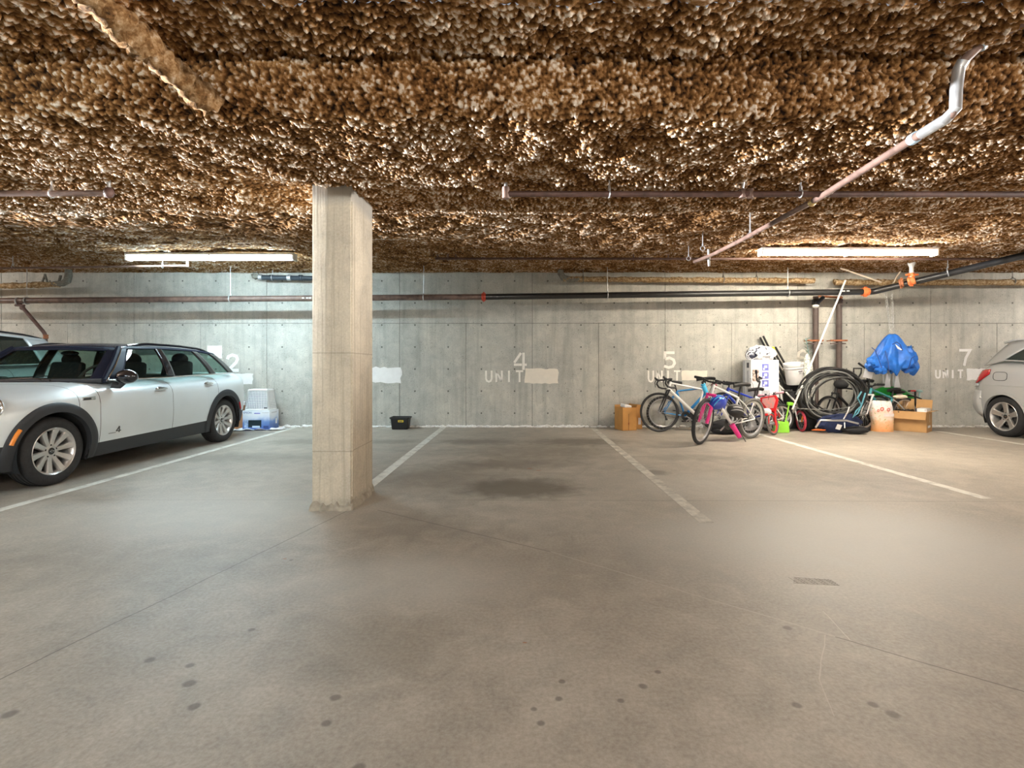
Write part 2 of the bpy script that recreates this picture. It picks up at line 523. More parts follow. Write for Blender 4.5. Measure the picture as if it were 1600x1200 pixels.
PJ = -2.208       # a vertical form joint; panels are 1.22 m wide
gap = 0.007
def panel(x0, x1, z0, z1, k):
    j = random.uniform(-0.0016, 0.0016)
    y1 = WALL_Y + 0.012
    MB().box(((x0 + x1) / 2, (WALL_Y + j + y1) / 2, (z0 + z1) / 2), (x1 - x0 - gap, y1 - WALL_Y - j, z1 - z0 - gap)).build('concrete_panel', M_WALL, wall_back, bevel=0.003, smooth=False, segs=1)
for k in range(-8, 11):
    panel(PJ + 1.22 * k, PJ + 1.22 * (k + 1), 0.0, 1.905, k)
for k in range(-4, 6):
    panel(PJ + 2.44 * k, PJ + 2.44 * (k + 1), 1.905, 2.86, k)

# ---- painted marks on the wall (flat paint)
GLYPH = {
    'U': [[(0.08, 1), (0.08, 0.30), (0.16, 0.10), (0.34, 0.03), (0.50, 0.10), (0.58, 0.30), (0.58, 1)]],
    'N': [[(0.08, 0), (0.08, 1)], [(0.10, 0.97), (0.56, 0.03)], [(0.58, 0), (0.58, 1)]],
    'I': [[(0.3, 0), (0.3, 1)]],
    'T': [[(0.0, 0.95), (0.66, 0.95)], [(0.33, 0.9), (0.33, 0)]],
    '2': [[(0.05, 0.72), (0.10, 0.88), (0.32, 0.98), (0.54, 0.90), (0.60, 0.72), (0.52, 0.52), (0.10, 0.06)], [(0.04, 0.05), (0.66, 0.05)]],
    '4': [[(0.02, 0.42), (0.40, 0.98)], [(0.0, 0.30), (0.46, 0.30)], [(0.55, 1.0), (0.55, 0.0)], [(0.62, 0.30), (0.74, 0.30)]],
    '5': [[(0.62, 0.96), (0.08, 0.96), (0.06, 0.56)], [(0.06, 0.55), (0.32, 0.64), (0.56, 0.52), (0.62, 0.30), (0.52, 0.10), (0.28, 0.03), (0.02, 0.12)]],
    '6': [[(0.56, 0.90), (0.34, 0.98), (0.12, 0.84), (0.06, 0.5), (0.08, 0.22), (0.28, 0.03), (0.52, 0.10), (0.60, 0.30), (0.50, 0.50), (0.28, 0.56), (0.10, 0.44)]],
    '7': [[(0.02, 0.95), (0.64, 0.95), (0.40, 0.50), (0.30, 0.02)]],
}
def stroke(mb, pts, wd, y):
    pts = [Vector((p[0], p[1])) for p in pts]
    L, R = [], []
    for i, p in enumerate(pts):
        a = (pts[i] - pts[i - 1]).normalized() if i else (pts[1] - pts[0]).normalized()
        b = (pts[i + 1] - pts[i]).normalized() if i < len(pts) - 1 else a
        t = (a + b).normalized() if (a + b).length > 1e-4 else a
        n = Vector((-t.y, t.x)) * wd / 2 / max(0.5, t.dot(a))
        L.append(p + n); R.append(p - n)
    k = len(pts)
    vs = [(q.x, y, q.y) for q in L] + [(q.x, y, q.y) for q in R]
    mb.add(vs, [(i, i + 1, k + i + 1, k + i) for i in range(k - 1)])

def paint_text(s, px0, px1, py0, py1, wd, name, m):
    """strokes of painted characters; the box is given on the wall plane"""
    x0 = (px0 - CX) / F * WALL_Y; x1 = (px1 - CX) / F * WALL_Y
    zt = H + (CY - py0) / F * WALL_Y; zb = H + (CY - py1) / F * WALL_Y
    n = len(s); cw = (x1 - x0) / (n - 0.25) if n > 1 else (x1 - x0)
    for i, ch in enumerate(s):
        mb = MB()
        gw = cw * (0.72 / 0.66) if n > 1 else cw / 0.66
        for st in GLYPH[ch]:
            stroke(mb, [(x0 + i * cw + a * gw, zb + b * (zt - zb)) for a, b in st], wd, WALL_Y - 0.0035)
        o = mb.build(name, m, wall_back, smooth=False, thick=0.002, merge=False)
def paint_patch(px0, px1, py0, py1, m, rough=0.012):
    x0 = (px0 - CX) / F * WALL_Y; x1 = (px1 - CX) / F * WALL_Y
    zt = H + (CY - py0) / F * WALL_Y; zb = H + (CY - py1) / F * WALL_Y
    rnd = random.Random(px0)
    poly = []
    for a, b, k in (((x0, zb), (x1, zb), 8), ((x1, zb), (x1, zt), 4), ((x1, zt), (x0, zt), 8), ((x0, zt), (x0, zb), 4)):
        for i in range(k):
            t = i / k
            poly.append((a[0] + (b[0] - a[0]) * t + rnd.uniform(-rough, rough), a[1] + (b[1] - a[1]) * t + rnd.uniform(-rough, rough)))
    MB().add([(p[0], WALL_Y - 0.0035, p[1]) for p in poly], [tuple(range(len(poly)))]).build('painted_patch', m, wall_back, smooth=False, thick=0.002)
M_FAINT = mat('faded_wall_paint', (0.62, 0.59, 0.52), 0.8, var=0.12, scale=20)
M_PATCH = mat('patch_paint', (0.80, 0.74, 0.64), 0.7, var=0.04, scale=10)
M_PATCHW = mat('patch_paint_white', (0.84, 0.83, 0.82), 0.7, var=0.04, scale=10)
paint_text('4', 803, 821, 551, 578, 0.045, 'painted_number', M_PAINT)
paint_text('UNIT', 758, 818, 579, 597, 0.034, 'painted_letter', M_PAINT)
paint_text('5', 1037, 1055, 550, 575, 0.050, 'painted_number', M_PAINT)
paint_text('UNIT', 1012, 1063, 579, 597, 0.030, 'painted_letter', M_PAINT)
paint_text('6', 1245, 1262, 547, 573, 0.048, 'painted_number', M_FAINT)
paint_text('7', 1498, 1516, 546, 572, 0.048, 'painted_number', M_PATCHW)
paint_text('UNIT', 1461, 1505, 578, 591, 0.032, 'painted_letter', M_PATCHW)
paint_text('2', 354, 373, 554, 580, 0.056, 'painted_number', M_PATCHW)
paint_patch(820, 872, 576, 599, M_PATCH)
paint_patch(1065, 1105, 579, 594, M_PATCH, 0.006)
paint_patch(1510, 1540, 576, 594, M_PATCHW, 0.008)
paint_patch(352, 395, 584, 600, M_PATCHW, 0.01)
paint_patch(324, 347, 540, 560, M_PATCHW, 0.004)
paint_patch(575, 627, 574, 598, M_PATCHW, 0.018)

# ---- crumbled white insulation along the foot of the wall
rnd = random.Random(3)
mb = MB()
x = -9.6
while x < 9.6:
    dens = 1.0 if (-4.6 < x < 1.1 or x > 6.8) else 0.7
    if rnd.random() < dens and not 3.9 < x < 5.6:
        r = rnd.uniform(0.012, 0.035)
        mb.ball((x, WALL_Y - rnd.uniform(0.042, 0.075), r * 0.45 * rnd.uniform(0.6, 1.6)), (r * rnd.uniform(1.0, 2.4), r * rnd.uniform(0.6, 0.9), r * rnd.uniform(0.5, 0.9)), 7, 4, rot=(rnd.uniform(-.4, .4), rnd.uniform(-.4, .4), rnd.uniform(-.3, .3)), fn=lambda p: 1 + 0.25 * math.sin(9 * p.x + 7 * p.y))
    x += rnd.uniform(0.012, 0.035)
o = mb.build('foam_crumbs', mat('foam_white', (0.80, 0.79, 0.77), 0.95, var=0.15, scale=30), smooth=True, merge=False)
tag(o, 'white crumbled insulation lying along the foot of the back wall', 'debris', kind='stuff')

# ---- column
cx0, cx1, cy0, cy1 = -1.612, -1.312, 3.866, 4.44
cm = MB()
def ring(z, g=0.0):
    return [(cx0 - g, cy0 - g, z), (cx1 + g, cy0 - g, z), (cx1 + g, cy1 + g, z), (cx0 - g, cy1 + g, z)]
cm.box(((cx0 + cx1) / 2, (cy0 + cy1) / 2, 1.29), (cx1 - cx0, cy1 - cy0, 2.58))
column = cm.build('column', M_COLUMN, bevel=0.012, segs=2)
tag(column, 'square board-marked concrete column in the middle of the bays', kind='structure')
# rounded grout skirt at its foot
sk = MB()
rs = random.Random(5)
pts = []
for a, b, k in ((ring(0)[0], ring(0)[1], 14), (ring(0)[1], ring(0)[2], 20), (ring(0)[2], ring(0)[3], 10), (ring(0)[3], ring(0)[0], 14)):
    for i in range(k):
        t = i / k
        pts.append((a[0] + (b[0] - a[0]) * t, a[1] + (b[1] - a[1]) * t))
mid_ = Vector(((cx0 + cx1) / 2, (cy0 + cy1) / 2))
rows = []
for x, y in pts:
    e = (Vector((x, y)) - mid_).normalized()
    g = 0.012 + rs.random() * 0.014; hh = 0.028 + rs.random() * 0.045
    rows.append([(x + e.x * g * 1.6, y + e.y * g * 1.6, 0.0), (x + e.x * g, y + e.y * g, hh * 0.6), (x + e.x * 0.001, y + e.y * 0.001, hh), (x - e.x * 0.02, y - e.y * 0.02, hh)])
vs = [p for r_ in rows for p in r_]; n_ = len(rows)
sk.add(vs, [(i * 4 + j, ((i + 1) % n_) * 4 + j, ((i + 1) % n_) * 4 + j + 1, i * 4 + j + 1) for i in range(n_) for j in range(3)])
sk.build('grout_skirt', mat('grout', (0.34, 0.30, 0.24), 0.95, var=0.3, scale=14, bmp=0.5), column)
ledge = MB().box((cx1 + 0.004, (cy0 + cy1) / 2 - 0.28 + 0.02, 1.25), (0.012, 0.03, 2.3)).build('corner_ridge', M_COLUMN, column, bevel=0.004)

# ---- ceiling: sprayed insulation, one displaced surface
def vn(x, y, p, seed):
    r = np.random.RandomState(seed).rand(257, 257)
    u = x / p; v = y / p
    i = np.floor(u).astype(int); j = np.floor(v).astype(int)
    a = u - i; b = v - j
    a = a * a * (3 - 2 * a); b = b * b * (3 - 2 * b)
    i0, j0, i1, j1 = i % 257, j % 257, (i + 1) % 257, (j + 1) % 257
    return (r[i0, j0] * (1 - a) + r[i1, j0] * a) * (1 - b) + (r[i0, j1] * (1 - a) + r[i1, j1] * a) * b

def worley(x, y, p, seed):
    R = np.random.RandomState(seed)
    jx, jy, hh = R.rand(251, 251), R.rand(251, 251), R.rand(251, 251)
    u = x / p; v = y / p
    i = np.floor(u).astype(int); j = np.floor(v).astype(int)
    best = np.zeros_like(u)
    for di in (-1, 0, 1):
        for dj in (-1, 0, 1):
            a = (i + di) % 251; b = (j + dj) % 251
            dx = u - (i + di + jx[a, b]); dy = v - (j + dj + jy[a, b])
            k = np.clip(1 - (dx * dx + dy * dy) / 0.62, 0, 1) * (0.45 + 0.55 * hh[a, b])
            best = np.maximum(best, np.sqrt(k) * (0.45 + 0.55 * hh[a, b]))
    return best

PROFILE = [(-9.0, 2.74), (2.38, 2.725), (2.52, 2.715), (2.552, 2.775), (2.586, 2.755), (2.592, 2.68), (2.67, 2.52), (2.72, 2.475), (2.80, 2.47), (3.6, 2.515), (4.40, 2.525), (4.58, 2.54), (4.72, 2.60), (4.86, 2.70), (5.0, 2.735), (5.6, 2.745),
           (6.9, 2.80), (8.2, 2.825), (9.3, 2.84)]
pa = np.array(PROFILE)
seg = np.hypot(np.diff(pa[:, 0]), np.diff(pa[:, 1]))
arc = np.concatenate([[0], np.cumsum(seg)])
def s_of(y): return np.interp(y, pa[:, 0], arc)
V_, F_, T_ = [], [], []
base = 0
def ceil_block(x0, x1, y0, y1, st):
    global base
    s0, s1 = s_of(y0), s_of(y1)
    ns = max(2, int(round((s1 - s0) / st)) + 1); nx = max(2, int(round((x1 - x0) / st)) + 1)
    S, X = np.meshgrid(np.linspace(s0, s1, ns), np.linspace(x0, x1, nx), indexing='ij')
    Y = np.interp(S, arc, pa[:, 0]); Z = np.interp(S, arc, pa[:, 1])
    e = 0.04
    ty = np.interp(S + e, arc, pa[:, 0]) - np.interp(S - e, arc, pa[:, 0]); tz = np.interp(S + e, arc, pa[:, 1]) - np.interp(S - e, arc, pa[:, 1])
    L = np.hypot(ty, tz); ny, nz = tz / L, -ty / L          # points down / to the aisle
    w1 = worley(X, S, 0.024, 1); w2 = worley(X + 3.3, S + 1.7, 0.0145, 2); n1 = vn(X + 40, S + 40, 0.10, 3); n2 = vn(X + 40, S + 40, 0.55, 4); n3 = vn(X + 40, S + 40, 0.011, 5)
    Sx = X + 0.010 * (vn(X + 9, S + 9, 0.03, 8) - .5)
    rg = 0.55 + 0.9 * vn(X + 20, S + 20, 0.30, 7)
    h = rg * (0.032 * w1 + 0.019 * w2) + 0.028 * (n1 - .5) + 0.035 * (n2 - .5) + 0.008 * n3 - 0.03
    # pipe trench on the face of the drop, seen as a dark line on the right
    s_t = s_of(2.60)
    t1 = np.exp(-((S - s_t - 0.012 * np.sin(X * 2.1)) / 0.020) ** 2) * np.clip((X - 0.4) / 0.5, 0, 1) * np.clip((2.0 - X) / 0.08, 0, 1)
    h = h - 0.035 * t1
    near_wall = np.clip((9.3 - Y) / 0.4, 0.2, 1)
    h = h * near_wall
    P = np.stack([Sx, Y + ny * h, Z + nz * h], -1).reshape(-1, 3)
    V_.append(P)
    tip = np.clip(0.62 * w1 + 0.40 * w2 + 0.25 * (n3 - .5) + 0.25 * (n1 - .5), 0, 1)  # lump height, drives the painted pit shade and pale tips
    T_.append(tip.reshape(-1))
    idx = np.arange(ns * nx).reshape(ns, nx) + base
    q = np.stack([idx[:-1, :-1], idx[1:, :-1], idx[1:, 1:], idx[:-1, 1:]], -1).reshape(-1, 4)
    F_.append(q)
    base += ns * nx
ceil_block(-5.3, 5.3, 2.2, 4.95, 0.0068)
ceil_block(-5.3, 5.3, 1.2, 2.2, 0.02)
ceil_block(-10.6, 10.6, 4.95, 9.3, 0.0165)
ceil_block(-13.4, -5.3, -8.9, 4.95, 0.08)
ceil_block(5.3, 13.4, -8.9, 4.95, 0.08)
ceil_block(-5.3, 5.3, -8.9, 1.2, 0.08)
ceil_block(-13.4, -10.6, 4.95, 9.3, 0.08)
ceil_block(10.6, 13.4, 4.95, 9.3, 0.08)
Va = np.concatenate(V_).astype(np.float32); Fa = np.concatenate(F_).astype(np.int32); Ta = np.concatenate(T_).astype(np.float32)
me = bpy.data.meshes.new('ceiling')
me.vertices.add(len(Va)); me.vertices.foreach_set('co', Va.ravel())
me.loops.add(Fa.size); me.loops.foreach_set('vertex_index', Fa.ravel())
me.polygons.add(len(Fa)); me.polygons.foreach_set('loop_start', np.arange(0, Fa.size, 4, dtype=np.int32))
me.update(calc_edges=True)
me.polygons.foreach_set('use_smooth', np.ones(len(Fa), dtype=bool))
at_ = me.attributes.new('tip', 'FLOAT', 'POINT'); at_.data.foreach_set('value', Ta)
me.validate()

def foam_mat(name, use_attr=True, stops=None):
    m = bpy.data.materials.new(name)
    nt, bs = nodes(m)
    pos = N(nt, 'ShaderNodeNewGeometry').outputs['Position']
    if use_attr:
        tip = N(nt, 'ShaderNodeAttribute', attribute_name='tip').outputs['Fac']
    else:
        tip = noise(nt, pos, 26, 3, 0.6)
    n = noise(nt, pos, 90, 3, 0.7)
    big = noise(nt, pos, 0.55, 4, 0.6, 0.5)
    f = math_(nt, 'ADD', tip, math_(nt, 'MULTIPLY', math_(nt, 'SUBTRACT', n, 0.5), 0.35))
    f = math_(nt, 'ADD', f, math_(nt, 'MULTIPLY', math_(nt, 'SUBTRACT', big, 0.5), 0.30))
    col = ramp(nt, f, stops or [(0.22, (0.014, 0.006, 0.002)), (0.46, (0.14, 0.060, 0.016)), (0.66, (0.36, 0.19, 0.072)), (0.84, (0.70, 0.60, 0.49))])  # dark pits paint in occlusion shade, pale tips paint in lamp-lit grain
    nt.links.new(col, bs.inputs['Base Color'])
    bs.inputs['Roughness'].default_value = 0.95
    bs.inputs['Specular IOR Level'].default_value = 0.2
    bump(nt, bs, noise(nt, pos, 120, 3, 0.7), 0.6, 0.01)
    return m
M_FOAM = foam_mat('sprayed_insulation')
M_FOAM3 = foam_mat('sprayed_insulation_lumps', False, [(0.25, (0.035, 0.017, 0.006)), (0.45, (0.20, 0.10, 0.035)), (0.62, (0.38, 0.24, 0.12)), (0.85, (0.66, 0.55, 0.43))])
M_FOAM2 = foam_mat('sprayed_insulation_on_pipes', False, [(0.25, (0.10, 0.055, 0.022)), (0.45, (0.30, 0.19, 0.09)), (0.65, (0.52, 0.40, 0.25)), (0.85, (0.68, 0.58, 0.44))])  # palette lightened to carry lamp light on these pipes
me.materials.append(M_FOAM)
ceiling = bpy.data.objects.new('ceiling', me)
COL.objects.link(ceiling)
tag(ceiling, 'lumpy brown and grey sprayed insulation ceiling', kind='structure')
def ceil_z(y): return float(np.interp(y, pa[:, 0], pa[:, 1]))

# ================================================================ ceiling lamps
M_HOUSING = mat('lamp_housing', (0.80, 0.80, 0.78), 0.5, var=0.03)
M_CLIP = mat('lamp_clip', (0.45, 0.45, 0.45), 0.4, metal=0.6)
LAMP_LABELS = ['long fluorescent ceiling lamp glowing bluish white over the white estate car', 'long fluorescent ceiling lamp glowing warm white above the black pipe bend',
               'long fluorescent lamp over the driving aisle to the right of the viewpoint', 'long fluorescent lamp over the driving aisle behind the viewpoint', 'long fluorescent ceiling lamp over the bays near the left side wall', 'long fluorescent ceiling lamp over the bays near the right side wall', 'long fluorescent lamp over the driving aisle to the left of the viewpoint']
for (x0, x1, y, z, c, s), lb in zip(LAMPS, LAMP_LABELS):
    cz = ceil_z(y)
    t = thing('fluorescent_lamp', lb, 'ceiling lamp', ((x0 + x1) / 2, y, z + 0.05), 'fluorescent ceiling lamps')
    MB().box(((x0 + x1) / 2, y, z + 0.042), (x1 - x0, 0.13, 0.035)).build('housing', M_HOUSING, t, bevel=0.006)
    xm = (x0 + x1) / 2
    em = emit('lamp_diffuser_' + lb[-6:], c, s)
    for a, b in ((x0 + 0.03, xm - 0.02), (xm + 0.02, x1 - 0.03)):
        d = MB()
        prof = [(0.056 * math.cos(q), -0.062 * math.sin(q)) for q in [PI * k / 10 for k in range(11)]]
        vs = [(a, y + u, z + 0.024 + v) for u, v in prof] + [(b, y + u, z + 0.024 + v) for u, v in prof]
        fs = [(k, k + 1, 12 + k, 11 + k) for k in range(10)] + [tuple(range(11)), tuple(range(21, 10, -1)), (0, 11, 21, 10)]
        d.add(vs, fs).build('diffuser', em, t)
    for a in (x0 + 0.012, xm, x1 - 0.012):
        MB().box((a, y, z - 0.004), (0.024, 0.135, 0.088)).build('end_cap', M_HOUSING, t, bevel=0.01)
    for a in (x0 + 0.4, x1 - 0.4):
        MB().bar((a, y, z + 0.05), (a, y, cz - 0.03), 0.006, n=6).build('suspension_rod', M_CLIP, t)

for x, y, z, c, wt in ADDED_FLOODS:  # added out of view for raking light on the ceiling
    s = 1 if x < 0 else -1
    t = thing('added_flood_lamp', 'unseen black flood lamp added on the ' + ('left' if s > 0 else 'right') + ' side wall to rake the ceiling', 'flood lamp', (x, y, z))
    MB().box((x - s * 0.10, y, z - 0.02), (0.16, 0.34, 0.24), rot=(0, -s * 0.14, 0)).build('lamp_body', mat('flood_body', (0.02, 0.02, 0.02), 0.5), t, bevel=0.01)
    MB().bar((x - s * 0.14, y, z - 0.02), (s * -13.3, y, z - 0.10), 0.02, n=8).build('wall_arm', MATS['flood_body'], t)
    ld = bpy.data.lights.new('added_flood_light', 'SPOT')
    ld.energy = wt; ld.color = c; ld.spot_size = math.radians(30); ld.spot_blend = 0.7; ld.shadow_soft_size = 0.12
    lo = bpy.data.objects.new('added_flood_light', ld); COL.objects.link(lo)
    lo.location = (x + s * 0.02, y, z)
    lo.rotation_euler = Vector((s, 0, math.tan(math.radians(8)))).to_track_quat('-Z', 'Y').to_euler()
# ================================================================ cars
M_TYRE = mat('tyre_rubber', (0.022, 0.022, 0.024), 0.75, var=0.3, scale=30)
M_TREAD = mat('tyre_tread', (0.045, 0.045, 0.047), 0.85, var=0.3, scale=30)
M_RIM = mat('alloy_rim', (0.62, 0.61, 0.60), 0.32, metal=0.75, var=0.05)
M_DARKMETAL = mat('brake_iron', (0.10, 0.10, 0.10), 0.5, metal=0.6)
M_CLAD = mat('dark_plastic_cladding', (0.028, 0.030, 0.035), 0.55, var=0.1, scale=60, bmp=0.05)
M_GAP = mat('shut_line_black', (0.008, 0.008, 0.009), 0.9)
M_CHROME = mat('chrome', (0.75, 0.75, 0.76), 0.12, metal=1.0, var=0.02)
M_GLOSSBLACK = mat('gloss_black', (0.010, 0.010, 0.014), 0.12, coat=0.6, var=0.1)
M_NAVY = mat('midnight_roof_paint', (0.008, 0.012, 0.035), 0.22, coat=0.35, spec=0.35, var=0.05)
M_PILLAR = mat('midnight_pillar_paint', (0.008, 0.012, 0.03), 0.55, spec=0.2)
M_SEAT = mat('seat_cloth_black', (0.02, 0.02, 0.022), 0.8)
M_TRIM = mat('interior_trim', (0.06, 0.06, 0.062), 0.7)
M_TRIMLIGHT = mat('interior_pillar_beige', (0.42, 0.40, 0.36), 0.8)
M_CARGLASS = glass('car_glass', (0.52, 0.65, 0.61))
M_CARGLASS_DARK = glass('car_glass_tinted', (0.30, 0.34, 0.34))
M_ORANGE = mat('orange_reflector', (0.9, 0.26, 0.02), 0.25, coat=0.5)
M_REDLENS = mat('red_lens', (0.50, 0.012, 0.016), 0.18, coat=0.6)
M_CLEARLENS = mat('clear_lens', (0.62, 0.64, 0.66), 0.1, coat=0.8)

def car_paint(name, c):
    m = mat(name, c, 0.36, metal=0.2, var=0.03, scale=3, coat=0.25)
    return m

def sp(v, n):   # signed power
    return math.copysign(abs(v) ** n, v)

class Body:
    """body surface: t runs from the nose (0) to the tail (L); v 0..1 flank below the widest line, 1..2 above it to the centre line"""
    def __init__(s, P):
        s.P = P
        for k in ('wide', 'top', 'bot'):
            setattr(s, k, P[k])
    def _i(s, tab, t):
        xs = [a for a, _ in tab]; ys = [b for _, b in tab]
        # smooth (monotone-ish) interpolation
        t = min(max(t, xs[0]), xs[-1])
        for i in range(len(xs) - 1):
            if t <= xs[i + 1]:
                h = xs[i + 1] - xs[i]; u = (t - xs[i]) / h
                m0 = (ys[i + 1] - ys[i - 1]) / (xs[i + 1] - xs[i - 1]) if i > 0 else (ys[1] - ys[0]) / h
                m1 = (ys[i + 2] - ys[i]) / (xs[i + 2] - xs[i]) if i < len(xs) - 2 else (ys[-1] - ys[-2]) / h
                return (2 * u**3 - 3 * u**2 + 1) * ys[i] + (u**3 - 2 * u**2 + u) * h * m0 + (-2 * u**3 + 3 * u**2) * ys[i + 1] + (u**3 - u**2) * h * m1
        return ys[-1]
    def W(s, t): return max(0.02, s._i(s.wide, t))
    def T(s, t): return s._i(s.top, t)
    def B(s, t): return s._i(s.bot, t)
    def pt(s, t, v, side=-1, off=0.0):
        W, T, B = s.W(t), s.T(t), s.B(t)
        zm = B + (T - B) * s.P.get('zm', 0.52)
        n = s.P.get('n', 4.0)
        if v <= 1:
            q = 1 - v
            x = W - s.P.get('tuck', 0.05) * q ** 2.2; z = zm - (zm - B) * q
        else:
            a = (v - 1) * PI / 2
            x = W * sp(math.cos(a), 2 / n); z = zm + (T - zm) * sp(math.sin(a), 2 / n)
        if off:
            c = Vector((0, 0, zm)); d = Vector((x, 0, z)) - c
            d.normalize(); x += d.x * off; z += d.z * off * 0.6
        return Vector((side * x, t, z))
    def v_of_z(s, t, z):
        T, B = s.T(t), s.B(t)
        zm = B + (T - B) * s.P.get('zm', 0.52)
        if z <= zm: return max(0.0, (z - B) / (zm - B))
        q = min(1.0, (z - zm) / (T - zm))
        return 1 + math.asin(q ** (s.P.get('n', 4.0) / 2)) * 2 / PI
    def x_at(s, t, z):
        return abs(s.pt(t, s.v_of_z(t, z)).x)

def car(P, name, label, paint, roofm, pillarm, loc, glassm, sides=(-1, 1), spokes=10, group=None):
    """nose towards -y at y = 0; centre line on x = 0"""
    X0, Y0 = loc
    t_ = thing(name, label, 'car', (X0, Y0 + P['L'] / 2, 0))
    b = Body(P)
    O = Vector((X0, Y0, 0))
    R = P['R']; axles = P['axles']; Ra = P['arch']            # arch radius at the paint edge
    def lo_z(t):
        z = P['sill'](t)
        for a in axles:
            d = abs(t - a)
            if d < Ra: z = max(z, R + math.sqrt(Ra * Ra - d * d))
        return z
    def tsamples(t0, t1):
        k = max(2, int((t1 - t0) / 0.05))
        ts = [t0 + (t1 - t0) * i / k for i in range(k + 1)]
        for a in axles:
            for i in range(0, 25):
                q = a + Ra * math.cos(PI * i / 24)
                if t0 < q < t1: ts.append(q)
            for q in (a - Ra - 1e-4, a + Ra + 1e-4):
                if t0 < q < t1: ts.append(q)
        return sorted(set(ts))
    def panel(nm, t0, t1, top, side, m, bottom=None, parent=t_, nv=14, g=0.003):
        mb = MB()
        ts = tsamples(t0 + g, t1 - g)
        def fn(t, u):
            v0 = b.v_of_z(t, bottom(t) if bottom else lo_z(t)); v1 = top(t) if callable(top) else top
            return O + b.pt(t, v0 + (max(v1, v0 + 1e-3) - v0) * u, side)
        mb.grid(fn, ts, [i / nv for i in range(nv + 1)])
        return mb.build(nm, m, parent, ang=60)
    # dark shell just under the panels
    sh = MB()
    L = P['L']
    for side in (-1, 1):
        ts = tsamples(0.0, L)
        sh.grid(lambda t, u: O + b.pt(t, b.v_of_z(t, max(b.B(t), lo_z(t) if any(abs(t - a) < Ra for a in axles) else b.B(t))) + (2 - b.v_of_z(t, max(b.B(t), lo_z(t) if any(abs(t - a) < Ra for a in axles) else b.B(t)))) * u, side, -0.012), ts, [i / 12 for i in range(13)])
    sh.build('body_shell', M_GAP, t_, ang=60)
    for nm, tt in (('nose_panel', 0.004), ('tail_panel', L - 0.004)):
        mb = MB()
        mb.grid(lambda q, v: O + Vector((b.pt(tt, v, 1).x * q, tt + (0.03 if tt > 1 else -0.03) * (1 - q * q), b.pt(tt, v, 1).z)), [-1 + i / 8 for i in range(17)], [i / 12 * 1.995 for i in range(13)])
        mb.build(nm, paint, t_, ang=60)
    und = MB()
    und.box(O + Vector((0, L / 2, b.B(L / 2) + 0.04)), (b.W(L / 2) * 1.5, L * 0.92, 0.05))
    und.build('underbody', M_GAP, t_)
    for side in sides:
        for nm, t0, t1, top in P['panels']:
            panel(nm, t0, t1, top, side, paint)
        # cladding: sill strip
        if P.get('cladding'):
            panel('sill_cladding', axles[0] + Ra * 0.8, axles[1] - Ra * 0.8, lambda t: b.v_of_z(t, P['sill'](t) - 0.004), side, M_CLAD, bottom=lambda t: b.B(t) + 0.001, g=0, nv=4)
            fb = panel('bumper_cladding', 0.02, axles[0] - Ra * 0.8, lambda t: b.v_of_z(t, P['sill'](t) - 0.004), side, M_CLAD, bottom=lambda t: b.B(t) + 0.001, g=0, nv=4)
            rb = panel('bumper_cladding', axles[1] + Ra * 0.8, L - 0.02, lambda t: b.v_of_z(t, P['sill'](t) - 0.004), side, M_CLAD, bottom=lambda t: b.B(t) + 0.001, g=0, nv=4)
        for ai, a in enumerate(axles):
            ri = P['arch_in']
            mb = MB()
            th0, th1 = -0.42, PI + 0.42
            def fa(th, u):
                r = ri + (Ra + 0.012 - ri) * u
                t = a + r * math.cos(th); z = max(b.B(t) + 0.0, R + r * math.sin(th))
                x = b.x_at(t, z) + (0.014 if 0 < u < 1 else 0.004)
                if u < 0.01: x -= 0.035
                return O + Vector((side * x, t, z))
            mb.grid(fa, [th0 + (th1 - th0) * i / 44 for i in range(45)], [0, 0.05, 0.15, 0.5, 0.9, 1.0])
            mb.build('wheel_arch', M_CLAD if P.get('cladding') else paint, t_, ang=50)
            # dark liner
            mb = MB()
            mb.grid(lambda th, u: O + Vector((side * (b.x_at(a, R + ri * 0.7) - 0.02 - 0.30 * u), a + (ri + .004) * math.cos(th), R + (ri + .004) * math.sin(th))), [-0.4 + (PI + 0.8) * i / 24 for i in range(25)], [0, 1])
            mb.build('wheel_liner', M_GAP, t_)
            if P.get('cladding'):
                th = (PI + 0.10, 2.62) if ai == 0 else (0.62, 0.30)
                rc = (ri + Ra) / 2 + 0.012
                th = (2.52, 2.86) if ai == 0 else (0.34, 0.62)
                pts = []
                for i in range(9):
                    q = th[0] + (th[1] - th[0]) * i / 8
                    t = a + rc * math.cos(q); z = R + rc * math.sin(q)
                    pts.append(O + Vector((side * (b.x_at(t, z) + 0.016), t, z)))
                MB().tube(pts, 0.017 if ai == 0 else 0.012, n=8).build('side_marker', M_ORANGE if ai == 0 else M_REDLENS, t_)
    # wheels
    for side in (-1, 1):
        for a in axles:
            if side not in sides and not P.get('all_wheels', True): continue
            make_wheel(t_, O + Vector((side * (P['track'] - P['tw'] / 2), a, R)), side, R, P['tw'], P['rim'], spokes, P.get('spoke_w', 0.045))
    # greenhouse
    G = P['gh']
    sideb, sidet = G['bot'], G['top']                       # matching breakpoints (t) along the belt and the cantrail
    def xb(t): return G['wb'](t)
    def xt(t): return G['wt'](t)
    def sp_(j, u, side, off=0.0):
        """j: float index of the breakpoint; u 0 belt .. 1 cantrail"""
        i = min(int(j), len(sideb) - 2); f = j - i
        tb = sideb[i] + (sideb[i + 1] - sideb[i]) * f; tt = sidet[i] + (sidet[i + 1] - sidet[i]) * f
        zb = G['zb'](tb); zt = G['zt'](tt)
        t = tb + (tt - tb) * u; z = zb + (zt - zb) * u
        x = xb(tb) + (xt(tt) - xb(tb)) * u + 0.022 * math.sin(PI * u) + off
        return O + Vector((side * x, t, z))
    nb = len(sideb) - 1
